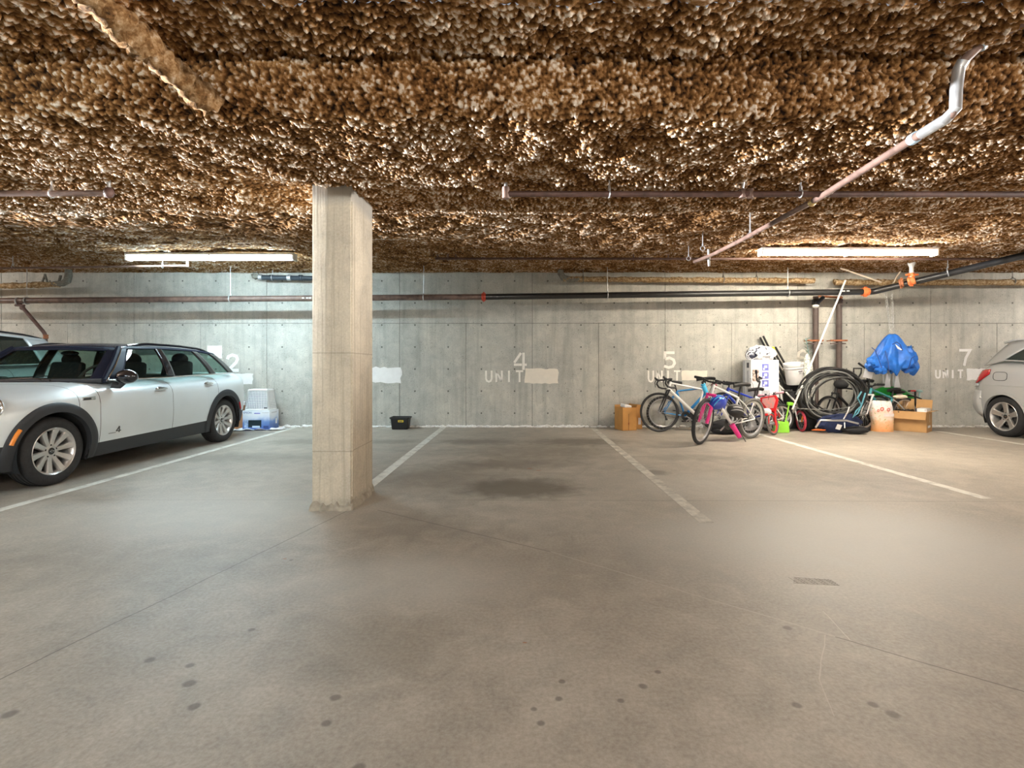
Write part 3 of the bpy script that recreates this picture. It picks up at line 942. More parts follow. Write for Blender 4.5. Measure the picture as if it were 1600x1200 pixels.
    def side_patch(nm, j0, j1, u0, u1, side, m, off=0.0, parent=t_, th=0.0):
        mb = MB()
        k = max(2, int((j1 - j0) * 6))
        mb.grid(lambda j, u: sp_(j, u, side, off), [j0 + (j1 - j0) * i / k for i in range(k + 1)], [u0 + (u1 - u0) * i / 6 for i in range(7)])
        return mb.build(nm, m, parent, thick=th, ang=50)
    for side in sides:
        for j, kind in enumerate(G['kinds']):
            if kind == 'glass':
                side_patch('side_window', j, j + 1, 0.03, 0.93, side, glassm)
            elif kind == 'dark':
                side_patch('pillar', j, j + 1, 0, 1, side, M_GLOSSBLACK, th=0.02)
            else:
                side_patch('pillar', j, j + 1, 0, 1, side, pillarm, th=0.02)
        side_patch('cant_rail', 0, nb, 0.93, 1.0, side, pillarm, th=0.02)
        mb = MB()
        mb.tube([sp_(nb * i / 40, 0.0, side, 0.012) + Vector((0, 0, 0.008)) for i in range(41)], 0.010, n=6)
        mb.build('belt_strip', M_CHROME if P.get('chrome_belt') else paint, t_)
        if P.get('rails'):
            r0, r1 = P['rails']
            pts = []
            for i in range(21):
                f = i / 20; t = r0 + (r1 - r0) * f
                lift = 0.028 * min(1, f * 8, (1 - f) * 8)
                pts.append(O + Vector((side * (xt(t) - 0.055), t, G['zt'](t) + 0.008 + lift)))
            MB().tube(pts, 0.016, n=8).build('roof_rail', M_GLOSSBLACK, t_)
    # windscreen, rear screen, roof
    def cross(fb, ft, nm, m, th=0.0, inset=0.06, parent=t_):
        mb = MB()
        def fn(a, u):
            q = -1 + 2 * a
            A = fb(q); Bq = ft(q)
            p = A + (Bq - A) * u
            return O + p
        mb.grid(fn, [inset / 2 + (1 - inset) * i / 20 for i in range(21)], [0.02 + 0.94 * i / 10 for i in range(11)])
        return mb.build(nm, m, parent, thick=th, ang=50)
    tf_b, tf_t = sideb[0], sidet[0]
    def front_b(q): return Vector((q * xb(tf_b), tf_b - P['bow'] * (1 - q * q), G['zb'](tf_b)))
    def front_t(q): return Vector((q * xt(tf_t), tf_t - P['bow'] * 0.55 * (1 - q * q), G['zt'](tf_t) + P['crown'] * 0.3 * (1 - q * q)))
    # windscreen glass with a painted surround of its own
    def wsp(a, u):
        q = -1 + 2 * a
        A = front_b(q); return O + A + (front_t(q) - A) * u
    ia, ut = 0.075, 0.90
    ws = MB().grid(wsp, [ia + (1 - 2 * ia) * i / 20 for i in range(21)], [0.02 + (ut - 0.02) * i / 10 for i in range(11)]).build('windscreen', glassm, t_, ang=50)
    sr = MB()
    sr.grid(wsp, [ia * i / 3 for i in range(4)], [i / 10 for i in range(11)])
    sr.grid(wsp, [1 - ia + ia * i / 3 for i in range(4)], [i / 10 for i in range(11)])
    sr.grid(wsp, [ia + (1 - 2 * ia) * i / 20 for i in range(21)], [ut + (1 - ut) * i / 3 for i in range(4)])
    sr.build('windscreen_surround', pillarm if P.get('cladding') and P.get('chrome_belt') else M_GLOSSBLACK, t_, thick=0.012, ang=50)
    tr_b, tr_t = sideb[-1], sidet[-1]
    def rear_b(q): return Vector((q * xb(tr_b), tr_b + 0.10 * (1 - q * q), G['zb'](tr_b)))
    def rear_t(q): return Vector((q * xt(tr_t), tr_t + 0.05 * (1 - q * q), G['zt'](tr_t) + P['crown'] * 0.3 * (1 - q * q)))
    cross(rear_b, rear_t, 'rear_screen', glassm)
    mb = MB()
    def roof(t01, q):
        t = tf_t + (tr_t - tf_t) * t01
        bow = -P['bow'] * 0.55 * (1 - q * q) * (1 - t01) ** 3 + 0.05 * (1 - q * q) * t01 ** 3
        z = G['zt'](t) + P['crown'] * (1 - abs(q) ** 2.6) * min(1, 0.3 + 3.5 * t01, 0.3 + 3.5 * (1 - t01)) + 0.01 * 0
        return O + Vector((q * (xt(t) + 0.004), t + bow, z))
    mb.grid(roof, [i / 28 for i in range(29)], [-1 + 2 * i / 24 for i in range(25)])
    mb.build('roof', roofm, t_, thick=0.03, ang=60, off=1.0 if False else -1.0)
    # screen surround and A-pillar edges
    for side in (-1, 1):
        A = Vector((side * xb(tf_b), tf_b, G['zb'](tf_b))); B_ = Vector((side * xt(tf_t), tf_t, G['zt'](tf_t)))
        pts = [O + A + (B_ - A) * (i / 10) + Vector((side * 0.012 * math.sin(PI * i / 10), 0, 0)) for i in range(11)]
        MB().tube(pts, 0.030, n=10).build('windscreen_pillar', pillarm, t_)
    MB().tube([O + front_b(-1 + 2 * i / 16) + Vector((0, -0.02, 0.005)) for i in range(17)], 0.022, n=8).build('cowl', M_CLAD, t_)
    # cabin
    cab = MB()
    tf = tf_b
    cab.box(O + Vector((0, (tf_b + tr_b) / 2, G['zb'](tf_b) - 0.12)), (xb(tf_b) * 1.7, (tr_b - tf_b) * 0.96, 0.04))
    cab.build('cabin_floor', M_GAP, t_)
    ds = MB()
    ds.grid(lambda q, u: O + Vector((q * xb(tf_b) * 0.95, tf_b + 0.02 + 0.52 * u - P['bow'] * (1 - q * q) * (1 - u), G['zb'](tf_b) - 0.005 + 0.035 * math.sin(PI * u) - 0.10 * max(0, u - .75) * 4)), [-1 + i / 6 for i in range(13)], [i / 8 for i in range(9)])
    ds.build('dashboard', M_TRIM, t_)
    for row, ty in enumerate(P['seats']):
        for sx in (-0.38, 0.38):
            zb = G['zb'](ty)
            s = MB()
            s.box(O + Vector((sx, ty + 0.05, zb - 0.05)), (0.47, 0.12, 0.50), rot=(-0.20, 0, 0), taper=0.80)
            so = s.build('seat', M_SEAT, t_, bevel=0.05, segs=3)
            hs = MB()
            hs.ball(O + Vector((sx, ty + 0.13, zb + 0.225)), (0.118, 0.05, 0.086), 16, 10)
            for k in (-.05, .05): hs.bar(O + Vector((sx + k, ty + 0.125, zb + 0.08)), O + Vector((sx + k, ty + 0.13, zb + 0.2)), 0.008, n=6)
            hs.build('headrest', M_SEAT, so)
    sw = MB()
    sc_ = O + Vector((0.38, P['seats'][0] - 0.42, G['zb'](tf_b) + 0.01))
    sw.torus(sc_, (0, 1, -0.55), 0.18, 0.015, 28, 8)
    sw.bar(sc_, sc_ + Vector((0, -0.2, -0.08)), 0.03, n=8)
    sw.box(sc_, (0.33, 0.02, 0.05), rot=(0.5, 0, 0))
    sw.build('steering_wheel', M_TRIM, t_)
    MB().ball(O + Vector((0, tf_t + 0.05, G['zt'](tf_t) - 0.06)), (0.11, 0.02, 0.032), 14, 8).build('inner_mirror', M_GLOSSBLACK, t_)
    return t_, b, O, sp_

def make_wheel(parent, c, side, R, tw, rr, spokes, sw):
    e = bpy.data.objects.new('wheel', None); COL.objects.link(e)
    e.location = c; e.parent = parent; e.matrix_parent_inverse = parent.matrix_basis.inverted()
    e.empty_display_size = 0.1
    ax = Vector((side, 0, 0)); h = tw / 2
    class FakeParent: pass
    # children are built in world space; e sits at c without rotation
    def kid(mb, nm, m, **k):
        o = mb.build(nm, m, None, **k)
        o.parent = e
        o.matrix_parent_inverse = (parent.matrix_basis @ parent.matrix_basis.inverted() @ Matrix.Translation(c)).inverted()
        return o
    kid(MB().lathe([(rr - .012, -h * .6), (rr + .004, -h * .85), (rr + .03, -h * .98), (R - .035, -h * .97), (R - .008, -h * .80), (R - .001, -h * .4), (R, 0), (R - .001, h * .4), (R - .008, h * .80), (R - .035, h * .97),
                 (rr + .045, h * 1.0), (rr + .022, h * .96), (rr + .004, h * .85), (rr - .012, h * .6)], c, ax, 56), 'tyre', M_TYRE, ang=60)
    tr = MB()
    for q in (-.5, -.18, .18, .5):
        tr.torus(c + ax * (h * q), ax, R - 0.0005, 0.004, 56, 4)
    kid(tr, 'tread_groove', M_GAP)
    kid(MB().lathe([(rr - .03, -h * .3), (rr - .022, h * .5), (rr - .010, h * .80), (rr + .002, h * .90), (rr + .008, h * .86), (rr + .004, h * .7), (rr - .01, -h * .3)], c, ax, 56), 'rim', M_RIM, ang=50)
    kid(MB().lathe([(0.0, h * .0), (rr * .62, h * .02), (rr * .62, -h * .1), (0, -h * .1)], c, ax, 40), 'brake_disc', M_DARKMETAL)
    kid(MB().lathe([(0.0, h * -.32), (rr - .02, h * -.30)], c, ax, 40), 'rim_back', M_GAP)
    u, v = Vector((0, 1, 0)), Vector((0, 0, 1))
    for k in range(spokes):
        a = 2 * PI * (k + 0.25) / spokes
        d = u * math.cos(a) + v * math.sin(a); n = -u * math.sin(a) + v * math.cos(a)
        sp_ = MB()
        rows = []
        for r, w_, o1, dp in ((rr * .20, sw * .42, h * .50, .022), (rr * .45, sw * .42, h * .56, .022), (rr * .75, sw * .50, h * .68, .02), (rr * .955, sw * .60, h * .80, .018)):
            p = c + d * r
            rows.append([p + n * w_ + ax * (o1 - dp * .6), p + n * w_ * .75 + ax * o1, p - n * w_ * .75 + ax * o1, p - n * w_ + ax * (o1 - dp * .6), p - n * w_ * .8 + ax * (o1 - dp * 2), p + n * w_ * .8 + ax * (o1 - dp * 2)])
        fs = [(i * 6 + j, i * 6 + (j + 1) % 6, (i + 1) * 6 + (j + 1) % 6, (i + 1) * 6 + j) for i in range(3) for j in range(6)] + [(5, 4, 3, 2, 1, 0), (18, 19, 20, 21, 22, 23)]
        sp_.add([p for r_ in rows for p in r_], fs)
        kid(sp_, 'spoke', M_RIM, ang=40)
    kid(MB().lathe([(0, h * .56), (rr * .17, h * .56), (rr * .30, h * .50), (rr * .33, h * .42), (rr * .34, h * .2)], c, ax, 32), 'hub', M_RIM)
    kid(MB().lathe([(0, h * .60), (rr * .13, h * .60), (rr * .15, h * .57), (rr * .15, h * .5)], c, ax, 24), 'hub_cap', M_GLOSSBLACK)
    em = MB()
    em.torus(c + ax * (h * .605), ax, rr * .05, rr * .010, 16, 6)
    for s_ in (-1, 1): em.box(c + ax * (h * .605) + u * (s_ * rr * .085), (0.002, rr * .06, rr * .025))
    kid(em, 'winged_emblem' if spokes == 10 else 'round_emblem', M_CHROME)
    for k in range(5):
        a = 2 * PI * (k + .25) / 5
        p = c + (u * math.cos(a) + v * math.sin(a)) * rr * .255
        kid(MB().bar(p + ax * h * .40, p + ax * h * .53, rr * .042, n=8), 'lug_recess', M_GAP)

# ---------------------------------------------------------------- white compact estate car (left)
M_WHITEPAINT = car_paint('pale_silver_white_paint', (0.72, 0.775, 0.81))
def lerp_tab(tab):
    def f(t):
        return float(np.interp(t, [a for a, _ in tab], [b_ for _, b_ in tab]))
    return f
EST = dict(
    L=4.25, R=0.318, rim=0.216, tw=0.205, track=0.875, axles=(0.80, 3.48), arch=0.445, arch_in=0.362, spoke_w=0.058,
    wide=[(0, 0.45), (0.06, 0.60), (0.18, 0.745), (0.40, 0.845), (0.80, 0.892), (1.3, 0.895), (2.2, 0.90), (3.2, 0.905), (3.6, 0.90), (3.95, 0.865), (4.12, 0.80), (4.22, 0.66), (4.25, 0.5)],
    top=[(0, 0.66), (0.06, 0.74), (0.18, 0.80), (0.45, 0.865), (0.9, 0.925), (1.25, 0.955), (1.5, 0.962), (2.3, 0.975), (3.2, 1.0), (3.7, 1.015), (4.1, 1.02), (4.25, 0.98)],
    bot=[(0, 0.26), (0.3, 0.21), (0.9, 0.185), (2.0, 0.19), (3.4, 0.20), (4.0, 0.25), (4.25, 0.32)],
    n=5.0, zm=0.50, tuck=0.055, sill=lerp_tab([(0, 0.44), (0.5, 0.42), (1.2, 0.325), (3.1, 0.36), (3.9, 0.42), (4.25, 0.44)]),
    cladding=True, chrome_belt=True, bow=0.17, crown=0.045, rails=(2.05, 3.62), seats=(2.22, 3.10),
    panels=[('front_bumper', 0.02, 0.40, lambda t: 1.05), ('clamshell_hood', 0.06, 1.03, lambda t: 2.0), ('scuttle_panel', 1.03, 1.275, lambda t: 2.0),
            ('front_door', 1.275, 2.35, lambda t: 1.80), ('rear_door', 2.35, 3.28, lambda t: 1.80), ('rear_quarter', 3.28, 4.12, lambda t: 2.0), ('tailgate', 4.12, 4.25, lambda t: 2.0)],
    gh=dict(bot=[1.42, 1.62, 2.33, 2.46, 3.20, 3.33, 3.70, 3.84], top=[1.86, 1.96, 2.36, 2.47, 3.05, 3.16, 3.46, 3.62],
            kinds=['pillar', 'glass', 'dark', 'glass', 'dark', 'glass', 'dark'],
            zb=lerp_tab([(1.2, 0.955), (2.3, 0.972), (3.2, 0.995), (3.9, 1.01)]), zt=lerp_tab([(1.80, 1.318), (2.0, 1.345), (2.4, 1.358), (2.9, 1.352), (3.3, 1.335), (3.64, 1.302)]),
            wb=lerp_tab([(1.3, 0.79), (1.7, 0.825), (2.4, 0.84), (3.3, 0.835), (3.85, 0.79)]), wt=lerp_tab([(1.8, 0.60), (2.3, 0.635), (3.0, 0.64), (3.65, 0.60)])))
ex0, ey0 = -5.235, 3.885
est, eb, EO, esp = car(EST, 'estate_car', 'silvery white compact estate car with black roof and dark wheel arches, parked beside the column', M_WHITEPAINT, M_NAVY, M_PILLAR, (ex0, ey0), M_CARGLASS, spokes=10)
# details on the side towards the bays (+x)
def on_side(b_, O_, side, t, z, off=0.0):
    return O_ + Vector((side * (b_.x_at(t, z) + off), t, z))
for side in (1, -1):
    # door mirrors
    mc = EO + Vector((side * 0.985, 1.50, 1.005))
    MB().ball(mc, (0.125, 0.085, 0.078), 20, 14, rot=(0, 0, -0.25 * side)).build('mirror_housing', M_GLOSSBLACK, est)
    MB().tube([mc + Vector((-side * 0.03, 0, -0.055)), mc + Vector((-side * 0.08, 0.0, -0.10)), EO + Vector((side * 0.855, 1.46, 0.925))], [0.03, 0.035, 0.045], n=10).build('mirror_stalk', M_CLAD, est)
    for t, z in ((2.16, 0.845), (3.08, 0.875)):
        hh = MB()
        p = on_side(eb, EO, side, t, z, 0.016)
        hh.ball(p, (0.016, 0.105, 0.020), 14, 8)
        ho = hh.build('door_handle', M_CHROME, est)
        MB().ball(on_side(eb, EO, side, t - 0.02, z - 0.006, 0.002), (0.004, 0.065, 0.032), 14, 8).build('handle_cup', M_CHROME, ho)
    # scuttle badge
    sb = MB()
    p = on_side(eb, EO, side, 1.14, 0.792, 0.004)
    sb.box(p, (0.012, 0.155, 0.036))
    so = sb.build('scuttle_vent', M_CHROME, est, bevel=0.005)
    MB().box(p + Vector((side * 0.006, -0.02, -0.003)), (0.006, 0.085, 0.020)).build('vent_slot', M_GLOSSBLACK, so, bevel=0.003)
    # 4 emblem low on the door
    zz = 0.415
    em = MB()
    def ep(t, z): return on_side(eb, EO, side, t, z, 0.003)
    for a, c_ in (((1.475, zz + .002), (1.515, zz + .052)), ((1.515, zz + .052), (1.515, zz - .012)), ((1.475, zz + .006), (1.535, zz + .006)), ((1.38, zz - .010), (1.47, zz - .010))):
        em.bar(ep(*a), ep(*c_), 0.005 if a[1] > zz else 0.003, n=6)
    em.build('figure_emblem', M_DARKMETAL, est)
    # head lamp
    hp = EO + Vector((side * 0.715, 0.31, 0.765))
    hl = MB(); hl.ball(hp, (0.10, 0.12, 0.098), 24, 14, rot=(0.0, 0, 0.5 * side))
    ho = hl.build('headlamp', mat('dark_lamp_glass', (0.10, 0.085, 0.075), 0.12, coat=0.6, var=0.5, scale=40), est)
    MB().torus(hp + Vector((side * 0.05, -0.03, 0.0)), (side * 0.75, -0.62, 0.22), 0.098, 0.013, 32, 8).build('headlamp_ring', M_CHROME, ho)
    # tail lamp
    MB().box(EO + Vector((side * 0.66, 4.16, 0.80)), (0.14, 0.06, 0.17)).build('tail_lamp', M_REDLENS, est, bevel=0.02)
# chrome tube standing in for the highlight along the near A-pillar
pts = [esp(0.0, u / 10, 1, 0.018) + Vector((0.012, 0.005, 0)) for u in range(11)]
MB().tube(pts, 0.006, n=6).build('pillar_highlight', M_CHROME, est)
for k in (-1, 1):
    MB().tube([EO + Vector((k * 0.42, 1.22, 0.972)), EO + Vector((k * 0.42 - 0.25, 1.27, 0.99)), EO + Vector((k * 0.42 - 0.55, 1.30, 0.98))], [0.010, 0.008, 0.006], n=6).build('wiper', M_GLOSSBLACK, est)

# ---------------------------------------------------------------- silver crossover in the next bay
M_SILVER = car_paint('light_silver_paint', (0.60, 0.62, 0.63))
SUV = dict(
    L=4.45, R=0.34, rim=0.22, tw=0.22, track=0.90, axles=(0.90, 3.55), arch=0.43, arch_in=0.385, spoke_w=0.06,
    wide=[(0, 0.55), (0.1, 0.72), (0.35, 0.86), (0.9, 0.905), (2.2, 0.915), (3.5, 0.91), (4.0, 0.87), (4.3, 0.78), (4.45, 0.6)],
    top=[(0, 0.80), (0.15, 0.92), (0.6, 1.0), (1.25, 1.06), (2.3, 1.09), (3.4, 1.14), (4.1, 1.15), (4.45, 1.08)],
    bot=[(0, 0.32), (0.9, 0.24), (3.5, 0.25), (4.45, 0.38)], n=5, zm=0.5, tuck=0.05, sill=lambda t: 0.33,
    cladding=True, bow=0.16, crown=0.05, rails=(1.95, 4.02), seats=(2.2, 3.1),
    panels=[('front_fender', 0.02, 1.22, lambda t: 2.0), ('front_door', 1.22, 2.30, lambda t: 1.85), ('rear_door', 2.30, 3.25, lambda t: 1.85), ('rear_quarter', 3.25, 4.45, lambda t: 2.0)],
    gh=dict(bot=[1.10, 1.35, 2.24, 2.36, 3.10, 3.22, 3.75, 4.25], top=[1.82, 1.95, 2.30, 2.40, 3.05, 3.14, 3.62, 4.00], kinds=['pillar', 'glass', 'dark', 'glass', 'dark', 'glass', 'pillar'],
            zb=lerp_tab([(1.0, 1.06), (2.3, 1.09), (4.3, 1.16)]), zt=lerp_tab([(1.8, 1.55), (2.2, 1.585), (3.2, 1.58), (4.05, 1.53)]),
            wb=lerp_tab([(1.0, 0.80), (2.2, 0.85), (3.4, 0.84), (4.25, 0.76)]), wt=lerp_tab([(1.8, 0.62), (2.5, 0.66), (3.4, 0.65), (4.1, 0.59)])))
suv, sb_, SO, _ = car(SUV, 'crossover_car', 'light silver crossover with black roof rails, parked behind the white estate car', M_SILVER, M_SILVER, M_SILVER, (-7.98, 3.72), M_CARGLASS_DARK, spokes=7)
for side in (1, -1):
    MB().ball(on_side(sb_, SO, side, 2.12, 0.94, 0.018), (0.02, 0.11, 0.02), 12, 8).build('door_handle', M_GLOSSBLACK, suv)
    MB().ball(on_side(sb_, SO, side, 3.05, 0.96, 0.018), (0.02, 0.11, 0.02), 12, 8).build('door_handle', M_GLOSSBLACK, suv)
    MB().ball(SO + Vector((side * 0.99, 1.42, 1.10)), (0.12, 0.07, 0.085), 16, 10).build('mirror_housing', M_SILVER, suv)
    MB().ball(SO + Vector((side * 0.70, 0.26, 0.82)), (0.12, 0.14, 0.07), 16, 10).build('headlamp', M_CLEARLENS, suv)
    MB().box(SO + Vector((side * 0.73, 4.26, 0.98)), (0.14, 0.12, 0.30)).build('tail_lamp', M_REDLENS, suv, bevel=0.03)

# ---------------------------------------------------------------- grey hatchback (right)
M_GREYPAINT = car_paint('silver_grey_paint', (0.52, 0.53, 0.535))
HAT = dict(
    L=4.27, R=0.318, rim=0.222, tw=0.205, track=0.88, axles=(0.84, 3.62), arch=0.372, arch_in=0.345, spoke_w=0.085,
    wide=[(0, 0.5), (0.1, 0.68), (0.35, 0.82), (0.9, 0.875), (2.2, 0.885), (3.6, 0.885), (3.9, 0.875), (4.1, 0.83), (4.22, 0.75), (4.27, 0.60)],
    top=[(0, 0.74), (0.15, 0.84), (0.6, 0.98), (1.2, 1.08), (2.3, 1.13), (3.2, 1.19), (3.6, 1.215), (3.85, 1.20), (4.0, 1.15), (4.12, 1.02), (4.22, 0.86), (4.27, 0.76)],
    bot=[(0, 0.25), (0.9, 0.2), (3.5, 0.2), (4.0, 0.24), (4.27, 0.34)], n=5.5, zm=0.5, tuck=0.06, sill=lambda t: 0.21 + max(0, t - 3.7) * 0.12,
    bow=0.18, crown=0.05, seats=(2.2, 3.05),
    panels=[('front_fender', 0.02, 1.15, lambda t: 2.0), ('front_door', 1.15, 2.20, lambda t: 1.86), ('rear_door', 2.20, 3.22, lambda t: 1.86), ('rear_quarter', 3.22, 4.08, lambda t: 2.0), ('rear_bumper', 4.08, 4.27, lambda t: 2.0)],
    gh=dict(bot=[1.0, 1.30, 2.18, 2.30, 3.05, 3.12, 3.66, 4.02], top=[1.80, 1.92, 2.26, 2.36, 2.95, 3.02, 3.20, 3.80], kinds=['pillar', 'glass', 'dark', 'glass', 'dark', 'glass', 'pillar'],
            zb=lerp_tab([(1.0, 1.07), (2.3, 1.12), (3.2, 1.18), (3.66, 1.205), (4.1, 1.10)]), zt=lerp_tab([(1.8, 1.49), (2.2, 1.535), (3.0, 1.555), (3.8, 1.50)]),
            wb=lerp_tab([(1.0, 0.77), (2.2, 0.82), (3.4, 0.83), (3.66, 0.825), (4.1, 0.76)]), wt=lerp_tab([(1.8, 0.60), (2.5, 0.63), (3.3, 0.62), (3.8, 0.57)])))
hat, hb_, HO, hsp = car(HAT, 'hatchback_car', 'silver grey hatchback with five spoke alloy wheels and a red tail lamp', M_GREYPAINT, M_GREYPAINT, M_GREYPAINT, (8.535, 4.275), M_CARGLASS_DARK, spokes=5)
for side in (-1, 1):
    # tail lamp wraps the rear corner
    mb = MB()
    mb.grid(lambda t, z: HO + Vector((side * (hb_.x_at(t, z) + 0.010), t + 0.004, z)), [3.93 + 0.31 * i / 10 for i in range(11)], [0, 1]) if False else None
    def tl(a, u):
        t = 3.83 + 0.38 * a
        z0 = 0.83 - 0.02 * a; z1 = 1.065 - 0.03 * a
        z0 = z0 + (1 - a) ** 1.6 * 0.16
        z = z0 + (z1 - z0) * u
        z = min(z, hb_.T(t) - 0.01)
        return HO + Vector((side * (hb_.x_at(t, z) + 0.010), t + 0.006, z))
    mb.grid(tl, [i / 10 for i in range(11)], [i / 5 for i in range(6)])
    mb.build('tail_lamp', M_REDLENS, hat, thick=0.012)
    def tl2(a, u):
        t = 4.06 + 0.17 * a
        z = 0.765 + 0.065 * u + 0.02 * (1 - a) * (1 - u)
        return HO + Vector((side * (hb_.x_at(t, z) + 0.010), t + 0.006, z))
    MB().grid(tl2, [i / 8 for i in range(9)], [i / 4 for i in range(5)]).build('reversing_lamp', M_CLEARLENS, hat, thick=0.012)
    MB().ball(on_side(hb_, HO, side, 3.05, 0.92, 0.018), (0.02, 0.11, 0.02), 12, 8).build('door_handle', M_GREYPAINT, hat)
    MB().ball(on_side(hb_, HO, side, 2.02, 0.90, 0.018), (0.02, 0.11, 0.02), 12, 8).build('door_handle', M_GREYPAINT, hat)
    MB().ball(HO + Vector((side * 0.96, 1.38, 1.04)), (0.12, 0.07, 0.085), 16, 10).build('mirror_housing', M_GREYPAINT, hat)
    MB().ball(HO + Vector((side * 0.66, 0.26, 0.74)), (0.12, 0.14, 0.07), 16, 10).build('headlamp', M_CLEARLENS, hat)
# fuel flap: a shut line and a lid on the near flank
fl = MB()
def fp(t, z, o): return on_side(hb_, HO, -1, t, z, o)
out = []
for k in range(28):
    a = 2 * PI * k / 28
    out.append((3.66 + 0.115 * sp(math.cos(a), 0.55), 0.955 + 0.068 * sp(math.sin(a), 0.55)))
fl.tube([fp(t, z, 0.001) for t, z in out], 0.0035, n=5, closed=True)
fl.build('fuel_flap', M_GAP, hat)
# roof spoiler lip and rear pane frame
MB().box(HO + Vector((0, 3.84, 1.525)), (1.08, 0.22, 0.03), rot=(-0.2, 0, 0)).build('roof_spoiler', M_GREYPAINT, hat, bevel=0.012)
# bumper skin
for side in (-1, 1):
    def bsk(a, u):
        t = 4.0 + 0.268 * a; z = 0.30 + 0.42 * u
        return HO + Vector((side * (hb_.x_at(t, z) + 0.004 + 0.045 * math.sin(PI * min(1, u * 1.02)) ** 0.6 * min(1, a * 5)), t + 0.02 * a * math.sin(PI * u), z))
    MB().grid(bsk, [i / 12 for i in range(13)], [i / 12 for i in range(13)]).build('bumper_skin', M_GREYPAINT, hat, thick=0.004, ang=60)
# bumper crease
MB().tube([fp(3.99 + 0.27 * i / 10, 0.585 - 0.008 * i / 10, 0.012) for i in range(11)], 0.012, n=6).build('bumper_lip', M_GREYPAINT, hat)
MB().tube([fp(3.2 + 0.75 * i / 12, 0.80 + 0.015 * i / 12, 0.0) for i in range(13)], 0.006, n=6).build('flank_crease', M_GREYPAINT, hat)
# ================================================================ pipes
M_IRON = mat('black_iron_pipe', (0.020, 0.020, 0.021), 0.38, var=0.25, scale=20, coat=0.2)
M_OLDPIPE = mat('brown_painted_pipe', (0.105, 0.068, 0.056), 0.42, var=0.35, scale=9, c2=(0.16, 0.10, 0.08))
M_PINKPIPE = mat('old_copper_brown_pipe', (0.20, 0.125, 0.10), 0.5, var=0.3, scale=12)
M_RUSTPIPE = mat('rusty_pipe', (0.105, 0.055, 0.045), 0.6, var=0.4, scale=14)
M_GALV = mat('galvanised_steel', (0.55, 0.56, 0.57), 0.4, metal=0.7, var=0.15, scale=16)
M_RED = mat('red_coupling_paint', (0.55, 0.06, 0.03), 0.45)
M_ORANGEC = mat('orange_coupling_paint', (0.78, 0.20, 0.06), 0.45, var=0.2, scale=30)
M_ABS = mat('black_drain_pipe', (0.03, 0.04, 0.055), 0.45)
M_DUSTY = mat('dusty_elbow', (0.20, 0.19, 0.16), 0.9, var=0.3, scale=30, bmp=0.4)
M_WHITEP = mat('white_plastic_pipe', (0.80, 0.78, 0.73), 0.4, var=0.05)
M_POST = mat('brown_post_paint', (0.095, 0.068, 0.060), 0.55, var=0.25, scale=8)
M_CLAMPRUST = mat('rust_clamp', (0.36, 0.13, 0.055), 0.75, var=0.35, scale=30)
M_FAN = mat('beige_bracket', (0.50, 0.42, 0.33), 0.6, var=0.2)
M_MARK = mat('pipe_marking_white', (0.75, 0.75, 0.72), 0.6)

def pipe(name, label, pts, r, m, cat='pipe', n=16, group=None):
    pts = [Vector(p) for p in pts]
    t = thing(name, label, cat, sum(pts, Vector()) / len(pts), group)
    # soften corners
    q = [pts[0]]
    for i in range(1, len(pts) - 1):
        a, b, c = pts[i - 1], pts[i], pts[i + 1]
        e = min(r * 2.2, (a - b).length * .45, (c - b).length * .45)
        p0 = b + (a - b).normalized() * e; p1 = b + (c - b).normalized() * e
        for k in range(7):
            u = k / 6
            q.append(p0 * (1 - u) ** 2 + b * 2 * u * (1 - u) + p1 * u * u)
    q.append(pts[-1])
    MB().tube(q, r, n=n).build('pipe_length', m, t, ang=50)
    return t

def coupling(t, p, d, r, m, w=0.05, nm='coupling', lugs=True):
    d = Vector(d).normalized()
    mb = MB().lathe([(r * 0.98, -w), (r * 1.16, -w), (r * 1.26, -w * .75), (r * 1.26, -w * .35), (r * 1.14, -w * .25), (r * 1.14, w * .25), (r * 1.26, w * .35), (r * 1.26, w * .75), (r * 1.16, w), (r * .98, w)], p, d, 24)
    o = mb.build(nm, m, t, ang=30)
    if lugs:
        for s in (-1, 1):
            MB().box(Vector(p) + Vector((0, 0, s * r * 1.35)), (w * 0.9, r * .5, r * .5)).build('bolt_lug', m, o, bevel=0.004)
    return o

def hanger(t, p, r, ztop, d=(1, 0, 0), m=None):
    m = m or M_GALV
    p = Vector(p)
    o = MB().torus(p, d, r * 1.22, r * 0.13 + 0.002, 24, 6).build('hanger_ring', m, t)
    mb = MB().bar(p + Vector((0, 0, r * 1.2)), Vector((p.x, p.y, ztop)), 0.006, n=6)
    mb.bar(p + Vector((0, 0, r * 1.2)), p + Vector((0, 0, r * 1.2 + 0.03)), 0.011, n=6)
    mb.build('hanger_rod', m, o)

DM = 8.55
# main pipe along the back wall: an old brown length and a newer black one
p0 = at(-80, 470.6, DM); pj = at(754, 464, DM); p1 = at(1350, 456, DM)
mainp = pipe('sprinkler_main', 'long brown sprinkler pipe running along the back wall, passing behind the column', [p0, pj], 0.050, M_OLDPIPE)
dmain = (pj - p0).normalized()
for px in (42, 360, 662):
    q = p0 + (pj - p0) * ((px + 80) / 834)
    hanger(mainp, q, 0.05, ceil_z(DM) + .02)
q = p0 + (pj - p0) * ((480 + 80) / 834)
mk = MB()
for k in (-.05, .02, .07): mk.box(q + Vector((k, -0.0505, 0.0)), (0.035, 0.003, 0.02))
mk.build('pipe_marking', M_MARK, mainp)
blackp = pipe('sprinkler_main', 'straight black sprinkler pipe on the back wall between the red and orange couplings', [pj + dmain * 0.004, p1], 0.052, M_IRON)
coupling(blackp, pj + dmain * 0.02, dmain, 0.052, M_RED, 0.036)
db = (p1 - pj).normalized()
